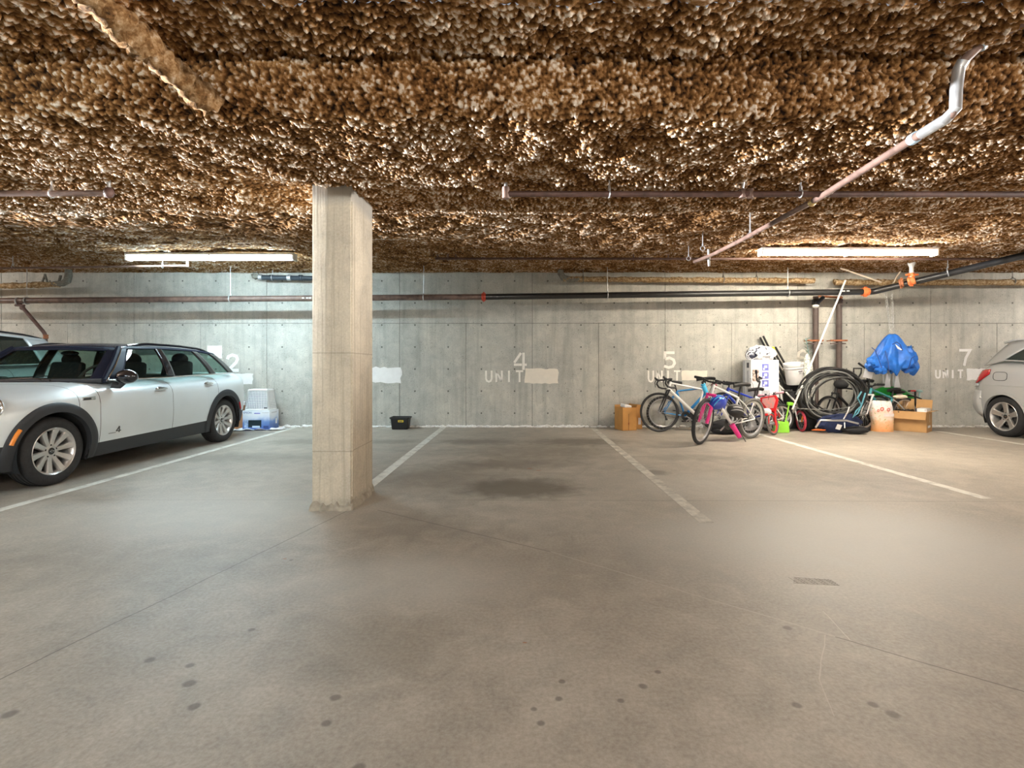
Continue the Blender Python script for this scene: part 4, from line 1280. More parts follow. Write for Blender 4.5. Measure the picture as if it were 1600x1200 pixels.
for px in (949, 1231):
    hanger(blackp, pj + (p1 - pj) * ((px - 754) / 596), 0.052, ceil_z(DM) + .02)
mk = MB()
for k in (1315, 1322): mk.box(pj + (p1 - pj) * ((k - 754) / 596) + Vector((0, -0.0525, 0.012)), (0.05, 0.003, 0.018))
mk.build('pipe_marking', M_MARK, blackp)
# bend towards the aisle
p2 = at(1602, 397, 7.25)
p2b = p1 + (p2 - p1) * 1.6
angp = pipe('sprinkler_branch', 'black sprinkler pipe slanting up to the right from the orange coupling, under the warm lamp', [p1 + db * 0.03, p1 + db * 0.16, p2b], 0.052, M_IRON)
da = (p2 - p1).normalized()
coupling(angp, p1 + db * 0.02, db, 0.055, M_ORANGEC, 0.055)
MB().bar(p1 - db * 0.03, p1 + db * 0.07, 0.0565, n=20).build('coupling_band', M_PINKPIPE, angp)
coupling(angp, p1 + da * 0.52, da, 0.055, M_CLAMPRUST, 0.03, 'pipe_collar')
s1 = at(1428, 437, 8.02)
s1 = p1 + (p2 - p1) * 0.33
hz = ceil_z(s1.y)
riser = pipe('sprinkler_riser', 'short white upright pipe between the ceiling and the orange clamped tee', [s1 + Vector((0, 0, 0.04)), Vector((s1.x, s1.y, hz + 0.03))], 0.030, M_WHITEP)
MB().lathe([(0.03, 0), (0.06, 0.0), (0.05, 0.06), (0.032, 0.10), (0.03, 0.10)], Vector((s1.x, s1.y, hz + 0.01)), (0, 0, -1), 18).build('escutcheon', M_WHITEP, riser)
coupling(riser, s1 + Vector((0, 0, 0.095)), (0, 0, 1), 0.036, M_ORANGEC, 0.03)
for s in (-1, 1): MB().box(s1 + Vector((s * 0.07, -0.01, 0.095)), (0.05, 0.04, 0.03)).build('bolt_lug', M_ORANGEC, riser, bevel=0.006)
coupling(angp, s1, da, 0.056, M_ORANGEC, 0.05)
hq = p1 + (p2 - p1) * 0.56
hanger(angp, hq, 0.052, ceil_z(hq.y) + .02, da)

# sprinkler branch lines under the drop
Db = 3.77
zb_ = H + 269 * Db / F
xl = -0.10
br = pipe('sprinkler_branch', 'brown sprinkler pipe across the ceiling, its dead end near the column', [(xl, Db, zb_), (6.6, Db, zb_ - 0.005)], 0.022, M_RUSTPIPE)
MB().bar((xl - 0.005, Db, zb_ - 0.035), (xl - 0.005, Db, zb_ + 0.05), 0.028, n=14).build('end_tee', M_PINKPIPE, br)
MB().bar((xl - 0.005, Db, zb_ + 0.04), (xl - 0.005, Db, zb_ + 0.13), 0.012, n=10).build('end_riser', M_GALV, br)
for px in (952, 1251):
    hanger(br, ((px - CX) / F * Db, Db, zb_), 0.022, 2.53)
for px in (1160, 1172):
    x = (px - CX) / F * Db
    MB().bar((x, Db, zb_ - 0.03), (x, Db, zb_ + 0.035), 0.024, n=12).build('tee_fitting', M_PINKPIPE, br)
MB().bar(((1160 - CX) / F * Db, Db, zb_ + 0.02), ((1160 - CX) / F * Db, Db - 0.02, zb_ + 0.09), 0.010, n=8).build('sprinkler_head', M_GALV, br)
xr = (168 - CX) / F * Db
bl = pipe('sprinkler_branch', 'pinkish brown sprinkler pipe at the left edge of the ceiling ending in an elbow', [(-6.6, Db, zb_), (xr, Db, zb_ + 0.005)], 0.022, M_PINKPIPE)
MB().ball((xr + 0.01, Db, zb_ + 0.01), (0.036, 0.034, 0.042), 14, 10).build('elbow', M_RUSTPIPE, bl)
MB().bar((xr + 0.008, Db, zb_ + 0.02), (xr + 0.01, Db, zb_ + 0.11), 0.013, n=10).build('sprinkler_head', M_GALV, bl)
hanger(bl, ((81 - CX) / F * Db, Db, zb_), 0.022, 2.53)

# thin branches near the lamps
Dt = 7.52
zt_ = H + 167 * Dt / F
def xat(px, d): return (px - CX) / F * d
tb = pipe('sprinkler_branch', 'thin dark pipe close under the ceiling running behind the warm lamp', [(xat(680, Dt), Dt, zt_ + 0.01), (xat(1640, Dt), Dt, zt_)], 0.018, M_RUSTPIPE)
for px in (684, 700, 712): MB().bar((xat(px, Dt), Dt, zt_ - 0.015), (xat(px, Dt), Dt, zt_ + 0.075), 0.013 if px != 700 else 0.018, n=8).build('end_fitting', M_PINKPIPE, tb)
for px in (990, 1044): hanger(tb, (xat(px, Dt), Dt, zt_), 0.018, ceil_z(Dt), m=M_RUSTPIPE)
zl_ = H + 154 * 7.6 / F
tl_ = pipe('sprinkler_branch', 'thin pale pipe under the ceiling below the bluish lamp', [(xat(-60, 7.6), 7.6, zl_ - 0.02), (xat(294, 7.6), 7.6, zl_ + 0.03)], 0.016, M_PINKPIPE)
MB().bar((xat(293, 7.6), 7.6, zl_ + 0.01), (xat(293, 7.6), 7.6, zl_ + 0.10), 0.020, n=10).build('end_fitting', M_PINKPIPE, tl_)
for px in (20, 254): hanger(tl_, (xat(px, 7.6), 7.6, zl_ + 0.01), 0.016, ceil_z(7.6))

# pipe running away from the aisle
dg = pipe('sprinkler_line', 'rusty brown pipe running away under the ceiling with a grey elbowed end',
          [(2.62, 1.60, 2.66), at(1540, 62, 2.46), at(1497, 104, 2.52), at(1491, 178, 2.50), at(1430, 215, 2.80), at(1280, 309, 3.80), at(1155, 377, 5.3), at(1115, 397, 6.1), at(1085, 409, 7.0)], 0.022, M_PINKPIPE)
sg = MB().tube([at(1506, 94, 2.50), at(1498, 108, 2.52), at(1494, 140, 2.51), at(1493, 170, 2.50), at(1478, 186, 2.54), at(1440, 209, 2.75)], 0.027, n=14)
sg.build('grey_elbow_length', M_GALV, dg)
MB().bar(at(1433, 213, 2.79), at(1424, 219, 2.84), 0.031, n=14).build('blue_band', mat('pale_blue_band', (0.45, 0.60, 0.72), 0.5), dg)
MB().bar(at(1538, 64, 2.47), at(1529, 74, 2.48), 0.031, n=14).build('blue_band', MATS['pale_blue_band'], dg)
MB().bar(at(1272, 314, 3.88), at(1267, 318, 3.92), 0.028, n=14).build('brass_collar', mat('brass', (0.75, 0.55, 0.25), 0.3, metal=0.8), dg)
for px, py, d in ((1172, 368, 5.15), (1098, 388, 6.2), (1076, 404, 6.9)):
    q = at(px, py, d)
    hanger(dg, q, 0.022, ceil_z(d) + 0.01, (0.1, 1, 0))
vt = MB().bar(at(1107, 390, 6.6), at(1108, 416, 6.6), 0.016, n=10); vt.build('drop_nipple', M_GALV, dg)

# insulation-covered pipes
def foam_pipe(name, label, pts, r, seed, group=None, m=None, amp=1.0):
    pts = [Vector(p) for p in pts]
    t = thing(name, label, 'pipe', sum(pts, Vector()) / len(pts), group)
    rr = random.Random(seed)
    q = []
    for a, b in zip(pts[:-1], pts[1:]):
        k = max(2, int((b - a).length / 0.022))
        for i in range(k): q.append(a + (b - a) * i / k)
    q.append(pts[-1])
    mb = MB(); n = 14
    mb.tube(q, r, n=n)
    ph = [rr.uniform(0, 6) for _ in range(6)]
    for i, v in enumerate(mb.v):
        k = i // n
        c = q[min(k, len(q) - 1)]
        d = v - c
        j = amp * rr.uniform(-0.14, 0.22) + 0.12 * math.sin(k * 0.31 + ph[0] + (i % n) * .9)
        mb.v[i] = c + d * (1 + j) + Vector((0, 0, -0.1 * r * abs(math.sin(k * .2))))
    mb.build('insulated_length', m or M_FOAM2, t, ang=80)
    return t
Dw = 8.92
fr = foam_pipe('insulated_pipe', 'insulation caked drain pipe high on the wall above the number 5', [at(880, 436, Dw) + Vector((0, 0, 0)), at(1272, 438.5, Dw)], 0.045, 1)
el = MB().tube([at(905, 436.5, Dw), at(890, 437, Dw), at(880, 434, Dw), at(876, 427, Dw), at(876, 418, Dw)], [.047, .052, .058, .056, .05], n=14)
el.build('elbow', M_DUSTY, fr)
for px in (911, 1130, 1182):
    hanger(fr, at(px, 436.5, Dw), 0.045, ceil_z(Dw) + .02, m=M_DUSTY)
fr2 = foam_pipe('insulated_pipe', 'insulation caked pipe on the back wall behind the slanting black pipe', [at(1304, 441, Dw), at(1700, 441, Dw)], 0.05, 2)
hanger(fr2, at(1582, 440, Dw), 0.05, ceil_z(Dw) + .02, m=M_DUSTY)
fl2 = foam_pipe('insulated_pipe', 'insulation caked drain pipe at the left end of the back wall, near end bent upward', [at(-80, 449, 8.75), at(92, 444, 8.75)], 0.046, 3)
el = MB().tube([at(84, 444, 8.75), at(98, 443, 8.75), at(105, 439, 8.75), at(107, 431, 8.75), at(107, 420, 8.75)], [.048, .052, .058, .056, .05], n=14)
el.build('elbow', M_DUSTY, fl2)
for a, b in ((66, 71), (74, 70)):
    MB().bar(at(a, 441, 8.75), at(b, 428, 8.75), 0.016, n=8).build('strap', M_DUSTY, fl2)
MB().bar(at(92, 441, 8.75), at(95, 430, 8.75), 0.02, n=8).build('strap', M_DUSTY, fl2)
fd = foam_pipe('insulated_pipe', 'thick insulation covered pipe meeting the ceiling drop at the upper left', [(-1.70, 1.6, 2.60), (-1.68, 2.2, 2.56), (-1.64, 2.66, 2.51)], 0.055, 4, None, M_FOAM3, 1.9)
# black drain
ab = pipe('drain_pipe', 'black plastic drain pipe high on the back wall just left of the column', [at(405, 433.5, Dw), at(560, 436, Dw)], 0.042, M_ABS)
for px in (424, 452, 470): coupling(ab, at(px, 434, Dw), (1, 0, 0), 0.042, M_ABS if px != 452 else M_GALV, 0.035, 'pipe_band', lugs=False)
MB().ball(at(399, 431, Dw), (0.075, 0.06, 0.06), 12, 8, fn=lambda p: 1 + .15 * math.sin(8 * p.x + 5 * p.z)).build('dusty_end', M_DUSTY, ab)
MB().bar(at(405, 433, Dw), at(410, 433.5, Dw), 0.052, n=14).build('silver_band', M_GALV, ab)
hanger(ab, at(426, 434, Dw), 0.042, ceil_z(Dw) + .02)

# drop to the left: slanting drain and stub
sl = pipe('drain_drop', 'dark brown pipe slanting down from the brown sprinkler pipe to behind the estate car', [at(30, 474, DM), at(35, 480, DM - .02), at(71, 522, DM), at(72, 600, DM)], 0.028, M_RUSTPIPE)
coupling(sl, at(71.5, 526, DM), (0, 0, -1), 0.029, M_CLAMPRUST, 0.035, lugs=False)
MB().torus(at(29, 471, DM), (1, 0, 0), 0.062, 0.010, 24, 8).build('pipe_clamp', M_GALV, sl)
MB().bar(at(24, 477, DM - .03), at(38, 477.5, DM - .03), 0.020, n=10).build('clamp_bolt', M_RUSTPIPE, sl)
for px, py in ((30, 474), (35, 481)): MB().ball(at(px, py, DM), 0.04, 12, 8).build('elbow', M_RUSTPIPE, sl)

# two upright brown posts with clamps
Dp = 9.02
for px, lb in ((1274.5, 'brown upright pipe on the back wall, nearer the white carton'), (1311, 'brown upright pipe on the back wall, nearer the hanging blue cloth')):
    a = at(px, 463, Dp)
    t = pipe('standpipe', lb, [Vector((a.x, Dp, 0.0)), a], 0.048, M_POST)
    c = at(px, 532, Dp - 0.05)
    cl = MB().box(c, (0.30 if px > 1290 else 0.27, 0.028, 0.030)).build('wall_clamp', M_CLAMPRUST, t, bevel=0.004)
    MB().box(c + Vector((0, 0.03, -0.055)), (0.28, 0.022, 0.022)).build('clamp_bar', M_POST, cl, bevel=0.003)
    for s in (-1, 1): MB().bar(c + Vector((s * 0.115, -0.03, 0)), c + Vector((s * 0.115, 0.17, 0)), 0.009, n=8).build('clamp_bolt', M_CLAMPRUST, cl)
    coupling(t, at(px, 472, Dp), (0, 0, 1), 0.05, M_POST if px > 1290 else M_IRON, 0.05, lugs=False)
    if px < 1290:
        MB().ball(at(px, 478.5, Dp - .06), (0.058, 0.05, 0.034), 16, 10).build('valve_cap', M_WHITEP, t)
        MB().bar(at(px + 2, 474, Dp - .05), at(px + 12, 464, Dp - .05), 0.035, n=12).build('valve_body', M_ABS, t)
        MB().bar(at(px + 4, 463, Dp - .04), at(1316, 465, Dp - .04), 0.018, n=10).build('link_pipe', M_CLAMPRUST, t)
# white pole leaning against the main pipe
pole = pipe('white_pole', 'long white pole leaning against the black pipe between the two brown uprights', [at(1238, 640, 8.28), at(1312, 460, 8.42), at(1321, 438, 8.44)], 0.0145, M_WHITEP, cat='pole')
# stray brackets by the bend
for (a, b, lb) in ((at(1313, 419, 8.4), at(1377, 441, 8.45), 'thin pale bracing strut sloping down to the pipe bend under the warm lamp'), (at(1395, 443, 8.6), at(1407, 424, 8.6), 'short pale strut rising from the pipe bend')):
    o = MB().bar(a, b, 0.014, n=8).build('bracing_strut', M_FAN)
    tag(o, lb, 'strut')
# ================================================================ bicycles
M_WFRAME = mat('white_frame_enamel', (0.82, 0.81, 0.79), 0.25, coat=0.6, var=0.04)
M_BLUEFRAME = mat('blue_frame_enamel', (0.03, 0.25, 0.62), 0.25, coat=0.6)
M_DBLUE = mat('deep_blue_plastic', (0.02, 0.05, 0.42), 0.3, coat=0.4)
M_PINK = mat('hot_pink_enamel', (0.85, 0.03, 0.26), 0.3, coat=0.5)
M_PALEPINK = mat('pale_pink_plastic', (0.85, 0.45, 0.55), 0.4)
M_REDP = mat('red_plastic', (0.75, 0.02, 0.025), 0.3, coat=0.5)
M_GREENP = mat('green_plastic', (0.02, 0.42, 0.05), 0.3, coat=0.5)
M_LIME = mat('lime_plastic', (0.30, 0.72, 0.06), 0.35)
M_TEAL = mat('teal_enamel', (0.06, 0.30, 0.34), 0.35)
M_BLACKP = mat('black_plastic', (0.016, 0.016, 0.017), 0.5, var=0.2, scale=20)
M_BLACKF = mat('black_fabric', (0.018, 0.018, 0.02), 0.85, var=0.25, scale=40, bmp=0.2)
M_RUBBER = mat('bicycle_tyre', (0.028, 0.028, 0.029), 0.8, var=0.3, scale=40)
M_GREYTYRE = mat('dusty_bicycle_tyre', (0.13, 0.125, 0.115), 0.85, var=0.25, scale=40)
M_ALU = mat('bicycle_alloy', (0.62, 0.62, 0.63), 0.3, metal=0.8, var=0.08)
M_SPOKE = mat('spoke_steel', (0.50, 0.50, 0.50), 0.4, metal=0.7)
M_STEELD = mat('dark_drive_parts', (0.06, 0.06, 0.06), 0.45, metal=0.5)
M_GOLDC = mat('bronze_grip', (0.55, 0.33, 0.08), 0.5)
M_WHITEPL = mat('white_plastic', (0.84, 0.84, 0.84), 0.4, var=0.03)
M_SKYBLUE = mat('sky_blue_plastic', (0.06, 0.45, 0.75), 0.35)
M_MAROON = mat('maroon_plastic', (0.20, 0.01, 0.03), 0.35)

def wheel_parts(mkpart, M, c, ax, r, tw, tyre, rimm, spk, nsp, name, disc=False):
    """c, ax in local bike space; returns the wheel part (tyre) with rim, spokes and hub below it"""
    def go(mb, nm, m, par=None, **k):
        mb.v = [M @ v for v in mb.v]
        return mkpart(mb, nm, m, par, **k)
    c = Vector(c); ax = Vector(ax).normalized()
    w_ = go(MB().torus(c, ax, r - tw, tw, 44, 10), name, tyre)
    go(MB().lathe([(r - tw * 1.75, -tw * .5), (r - tw * 2.5, -tw * .42), (r - tw * 2.9, 0), (r - tw * 2.5, tw * .42), (r - tw * 1.75, tw * .5)], c, ax, 44), 'rim', rimm, w_)
    _, u, v = frame_of(ax)
    sp_ = MB()
    for k in range(nsp):
        a = 2 * PI * k / nsp; e = u * math.cos(a) + v * math.sin(a)
        a2 = a + (0.5 if k % 2 else -0.5) * (1.0 if nsp > 10 else 0)
        h = c + (u * math.cos(a2) + v * math.sin(a2)) * 0.018 + ax * (0.022 if k % 4 < 2 else -0.022)
        sp_.bar(h, c + e * (r - tw * 2.4), 0.0014 if nsp > 10 else 0.009, n=4 if nsp > 10 else 8)
    go(sp_, 'spokes', spk, w_)
    go(MB().bar(c - ax * 0.035, c + ax * 0.035, 0.020, n=14), 'hub', M_ALU if nsp > 10 else spk, w_)
    return w_

def bike(name, label, rear, front, r, cols, style='flat', lean=0.0, steer=0.0, seat_z=0.85, bar_z=None, bar_w=0.58, group=None, rr=None, tw=0.016, nsp=28,
         tyre=None, tyre_f=None, rimm=None, rim_f=None, saddle_m=None, step=False, basket=None, stand=False, frame_r=0.017, down_r=0.024, susp=False, grips=None, chainguard=None, rear_stays=None, crank=True, fender=None):
    rear = Vector((rear[0], rear[1], 0)); front = Vector((front[0], front[1], 0))
    r_r = rr or r
    Lw = (front - rear).length
    fx = (front - rear).normalized(); lf = Vector((0, 0, 1)).cross(fx)
    up = Vector((0, 0, 1))
    R = Matrix((fx, lf, up)).transposed().to_4x4()
    M = Matrix.Translation(rear) @ R @ Matrix.Rotation(lean, 4, 'X')
    t = thing(name, label, 'scooter' if style == 'scooter' else 'bicycle', (rear + front) / 2, group)
    def mk(mb, nm, m, par=None, **k):
        return mb.build(nm, m, par or t, ang=50, **k)
    def go(mb, nm, m, par=None, MM=None, **k):
        MM = M if MM is None else MM
        mb.v = [MM @ v for v in mb.v]
        return mk(mb, nm, m, par, **k)
    s = Lw / 1.02
    RA = Vector((0, 0, r_r)); FA = Vector((Lw, 0, r))
    u = Vector((-0.309, 0, 0.951))
    A0 = Vector((Lw - 0.045 * s, 0, r))
    crown = A0 + u * (r + 0.055)
    hb = crown + u * 0.02; ht = hb + u * (0.12 * s)
    BB = Vector((0.43 * s, 0, max(r_r - 0.055, 0.13)))
    cl = Vector((BB.x - 0.30 * (seat_z - 0.14 * s - BB.z), 0, seat_z - 0.17 * s))   # seat cluster
    if step: cl.z -= 0.10 * s
    st = Vector((BB.x - 0.30 * (seat_z - BB.z), 0, seat_z))
    fm, fk, bm_ = cols
    f = MB()
    f.bar(hb + u * 0.0, BB, down_r * .9, down_r, n=12)
    f.bar(BB, cl, frame_r, n=10)
    f.bar(hb - u * 0.005, ht, frame_r * 1.25, n=12)
    frame = go(f, 'frame', fm)
    go(MB().bar(ht - u * 0.02, cl if not step else BB + (cl - BB) * 0.6, frame_r * .95, n=10), 'top_tube', fm)
    rs = MB()
    for y in (-1, 1):
        rs.tube([cl + Vector((0, y * .012, -.02)), cl + (RA - cl) * .3 + Vector((0, y * .04, 0)), RA + Vector((0, y * .055, 0))], frame_r * .55, n=8)
        rs.tube([BB + Vector((0, y * .02, 0)), BB + (RA - BB) * .3 + Vector((0, y * .045, 0)), RA + Vector((0, y * .055, 0))], frame_r * .6, n=8)
    go(rs, 'rear_stays', rear_stays or fm)
    go(MB().bar(RA - Vector((0, .07, 0)), RA + Vector((0, .07, 0)), 0.007, n=8), 'rear_axle', M_STEELD)
    tm, rm = tyre or M_RUBBER, rimm or M_ALU
    wheel_parts(mk, M, RA, (0, 1, 0), r_r, tw, tm, rm, M_SPOKE if nsp > 10 else rm, nsp, 'rear_wheel')
    # steered group
    S = M @ Matrix.Translation(A0) @ Matrix.Rotation(steer, 4, u) @ Matrix.Translation(-A0)
    wheel_parts(mk, S, FA, (0, 1, 0), r, tw, tyre_f or tm, rim_f or rm, M_SPOKE if nsp > 10 else (rim_f or rm), nsp, 'front_wheel')
    fo = MB()
    for y in (-1, 1):
        k = 0.055
        fo.tube([crown + Vector((0, y * k * .95, 0)), crown + (FA - crown) * .55 + Vector((-.0, y * k, 0)), FA + Vector((0, y * k, 0))], [.021, .019, .013] if susp else [.015, .013, .009], n=10)
    fo.bar(crown - Vector((0, .07, 0)), crown + Vector((0, .07, 0)), 0.022 if susp else .016, n=10)
    fko = go(fo, 'fork', fk, MM=S)
    if susp:
        lo = MB()
        for y in (-1, 1): lo.bar(crown + (FA - crown) * .38 + Vector((0, y * .055, 0)), FA + Vector((0, y * .055, -.02)), 0.027, 0.022, n=12)
        lo.tube([crown + (FA - crown) * .42 + Vector((.03, -.055, 0)), crown + (FA - crown) * .35 + Vector((.045, 0, 0.02)), crown + (FA - crown) * .42 + Vector((.03, .055, 0))], .013, n=8)
        go(lo, 'fork_slider', fk, fko, MM=S)
    bz = bar_z or (ht.z + 0.10)
    stemt = ht + u * max(0.03, (bz - ht.z) / 0.951)
    go(MB().bar(ht, stemt, 0.014, n=10).bar(stemt, stemt + Vector((0.06 * s, 0, 0.01)), 0.015, n=10), 'stem', M_BLACKP if style != 'bmx' else M_BLACKP, MM=S)
    hc = stemt + Vector((0.06 * s, 0, 0.01))
    w2 = bar_w / 2
    if style == 'road':
        hb_ = MB()
        hb_.bar(hc - Vector((0, .19, 0)), hc + Vector((0, .19, 0)), .015, n=10)
        for y in (-1, 1):
            p = hc + Vector((0, y * .19, 0))
            hb_.tube([p, p + Vector((.05, y * .012, .0)), p + Vector((.10, y * .015, -.02)), p + Vector((.115, y * .018, -.07)), p + Vector((.08, y * .02, -.125)), p + Vector((.02, y * .02, -.145)), p + Vector((-.05, y * .02, -.148))], .016, n=10)
        bar = go(hb_, 'handlebar', bm_, MM=S)
        lv = MB()
        for y in (-1, 1):
            p = hc + Vector((.105, y * .205, -.02))
            lv.tube([p + Vector((-.03, 0, .01)), p + Vector((.02, 0, .035)), p + Vector((.045, 0, .065))], [.018, .02, .014], n=8)
            lv.tube([p + Vector((.02, 0, .02)), p + Vector((.045, 0, -.03)), p + Vector((.035, 0, -.11))], [.009, .008, .006], n=8)
        go(lv, 'brake_hood', M_BLACKP, bar, MM=S)
    else:
        rise = 0.10 if style == 'bmx' else 0.03
        pts = [hc + Vector((-0.04, -w2, rise)), hc + Vector((-0.02, -w2 * .55, rise)), hc + Vector((0, -w2 * .22, 0)), hc, hc + Vector((0, w2 * .22, 0)), hc + Vector((-0.02, w2 * .55, rise)), hc + Vector((-0.04, w2, rise))]
        bar = go(MB().tube(pts, 0.0125, n=10), 'handlebar', bm_, MM=S)
        for y in (0, -1):
            a, b = (pts[0], pts[1]) if y == 0 else (pts[-1], pts[-2])
            go(MB().bar(a, a + (b - a).normalized() * 0.115, 0.019, n=12), 'grip', grips or M_BLACKP, bar, MM=S)
            lv = MB().bar(a + (b - a).normalized() * 0.135, a + (b - a).normalized() * .155, .018, n=8)
            q = a + (b - a).normalized() * .14
            lv.tube([q, q + Vector((.05, 0, -.012)), q + Vector((.055, 0, -.015)) - (b - a).normalized() * .09], .006, n=6)
            go(lv, 'brake_lever', M_BLACKP, bar, MM=S)
    cb = MB()
    cb.tube([hc + Vector((.03, .08, 0)), hc + Vector((.10, .05, .05)), hc + Vector((.08, 0, -.05)), ht + Vector((0.02, -.02, -.02)), crown + Vector((0.03, -.04, 0))], .0035, n=5)
    go(cb, 'brake_cable', M_BLACKP, MM=S)
    # saddle
    go(MB().bar(cl, st - Vector((0, 0, .02)), 0.0135, n=10), 'seat_post', M_BLACKP if style != 'kids' else M_ALU)
    sd = MB()
    prof = [(-.13, .066, .010), (-.11, .075, .018), (-.05, .066, .020), (.02, .035, .014), (.09, .022, .008), (.135, .017, .0), (.15, .008, -.004)]
    rows = []
    for x, wd, h in prof:
        rows.append([st + Vector((x * s, wd * s * math.cos(a), h + .018 * math.sin(a) if math.sin(a) > 0 else h + .038 * math.sin(a))) for a in [2 * PI * k / 12 for k in range(12)]])
    n = 12
    sd.add([p for q in rows for p in q], [(i * n + k, i * n + (k + 1) % n, (i + 1) * n + (k + 1) % n, (i + 1) * n + k) for i in range(len(rows) - 1) for k in range(n)] + [tuple(range(n - 1, -1, -1)), tuple(range((len(rows) - 1) * n, len(rows) * n))])
    go(sd, 'saddle', saddle_m or M_BLACKP)
    # drive
    if crank:
        ck = MB()
        ck.lathe([(0.03, .04), (.088 * s, .042), (.09 * s, .046), (.088 * s, .050), (0.03, .048)], BB, (0, -1, 0), 28)
        cr = go(ck, 'chainring', M_STEELD)
        al = 0.17 * s
        am = MB()
        ca = Vector((math.cos(-0.6), 0, math.sin(-0.6)))
        am.bar(BB + Vector((0, -.06, 0)), BB + Vector((0, -.07, 0)) + ca * al, .011, n=8)
        am.bar(BB + Vector((0, .05, 0)), BB + Vector((0, .06, 0)) - ca * al, .011, n=8)
        go(am, 'crank_arms', M_ALU, cr)
        for y, sg in ((-.11, 1), (.10, -1)):
            go(MB().box(BB + ca * al * sg + Vector((0, y, 0)), (.09 * s, .075, .022)), 'pedal', M_BLACKP, cr, bevel=.006)
        ch = MB()
        b1 = BB + Vector((0, -.046, 0)); r1 = .088 * s; a1 = RA + Vector((0, -.046, 0)); r2 = .038
        ch.bar(b1 + Vector((0, 0, r1)), a1 + Vector((0, 0, r2)), .004, n=5).bar(b1 - Vector((0, 0, r1)), a1 - Vector((0, 0, r2)), .004, n=5)
        ch.lathe([(.0, -.004), (r2, -.004), (r2, .004), (0, .004)], a1, (0, -1, 0), 18)
        if style in ('road', 'flat'):
            ch.bar(a1 + Vector((0.02, 0, -.03)), a1 + Vector((0.045, 0, -.10)), .011, n=8)
            ch.lathe([(0, -.005), (.022, -.005), (.022, .005), (0, .005)], a1 + Vector((.05, 0, -.11)), (0, -1, 0), 12)
        go(ch, 'chain', M_STEELD)
    if chainguard:
        go(MB().box((BB + RA) / 2 + Vector((0.02, -.065, .02)), ((BB - RA).length * .8, .012, .07), rot=(0, 0, 0)), 'chain_guard', chainguard, bevel=.02)
    if stand:
        go(MB().bar(BB + Vector((-.07, .03, -.03)), Vector((BB.x - .12, .17, 0.01)), .007, n=8), 'kickstand', M_BLACKP)
    if fender:
        go(MB().torus(RA, (0, 1, 0), r_r + .022, .012, 20, 6, -2.6, -0.4, squash=2.4), 'mudguard', fender)
        go(MB().torus(FA, (0, 1, 0), r + .022, .012, 16, 6, -2.5, -0.9, squash=2.4), 'mudguard', fender, MM=S)
    return t, M, S, dict(RA=RA, FA=FA, BB=BB, ht=ht, crown=crown, cl=cl, st=st, hc=hc)

def wx(px, d): return (px - CX) / F * d
# white road bike, facing the wall-side left
b1, B1M, B1S, b1k = bike('road_bike', 'white road bike with black drop handlebars, next to the tan carton', (wx(1131, 8.53), 8.53), (wx(1030.6, 8.45), 8.45), 0.335,
     (M_WFRAME, M_BLACKP, M_BLACKP), 'road', lean=0.07, seat_z=0.90, bar_z=0.80, tw=0.014, down_r=0.030, rimm=M_BLACKP, frame_r=0.016)
# blue bike behind it, facing the other way
b2, *_ = bike('blue_bike', 'blue bike standing between the wall and the white road bike', (wx(1036, 8.78), 8.78), (wx(1117, 8.80), 8.80), 0.295,
     (M_BLUEFRAME, M_BLUEFRAME, M_BLACKP), 'flat', lean=-0.03, steer=-0.35, seat_z=0.83, bar_z=0.84, tw=0.022, down_r=0.026)
# white mountain bike with a pink front fork, front wheel towards the aisle
b3, B3M, B3S, b3k = bike('mountain_bike', 'white mountain bike with hot pink front fork, front wheel turned to the aisle', (3.56, 7.68), (2.585, 7.10), 0.335,
     (M_WFRAME, M_PINK, M_BLACKP), 'flat', lean=-0.06, steer=0.30, seat_z=0.835, bar_z=0.86, rr=0.315, tw=0.026, susp=True, stand=True, down_r=0.026, tyre=M_GREYTYRE, tyre_f=M_RUBBER, rimm=M_ALU)
pk = MB().bar(Vector((0.52, 0.05, 0.26)), Vector((0.40, 0.11, 0.07)), 0.040, 0.032, n=14)
pk.v = [B3M @ (v + Vector((0.02, 0, 0))) for v in pk.v]
pk.build('pedal_guard', M_PINK, b3, bevel=0.01)
b9, *_ = bike('blue_bike', 'deep blue bike with black mudguards between the mountain bike and the white carton', (wx(1204, 8.5), 8.50), (wx(1124, 8.36), 8.36), 0.295,
     (M_DBLUE, M_DBLUE, M_BLACKP), 'flat', lean=0.05, steer=0.15, seat_z=0.72, bar_z=0.80, tw=0.02, fender=M_BLACKP, frame_r=0.018)
# kids' bikes
b4, *_ = bike('bmx_bike', 'small white bike with black stem and wide silver handlebar, in front of white carton', (wx(1222, 8.45), 8.45), (wx(1172, 8.30), 8.30), 0.24,
     (M_WFRAME, M_WFRAME, M_STEELD), 'bmx', lean=0.05, steer=-0.9, seat_z=0.56, bar_z=0.86, bar_w=0.56, tw=0.022, nsp=20, saddle_m=M_BLACKP)
b5, B5M, B5S, b5k = bike('child_bike', 'red child bike with red and white number plate and red front wheel', (4.42, 8.52), (4.115, 8.06), 0.19,
     (M_REDP, M_REDP, M_PALEPINK), 'kids', lean=0.10, steer=-0.32, seat_z=0.60, bar_z=0.62, bar_w=0.42, tw=0.020, nsp=16, rim_f=M_REDP, grips=M_PALEPINK, fender=None, tyre=M_GREYTYRE)
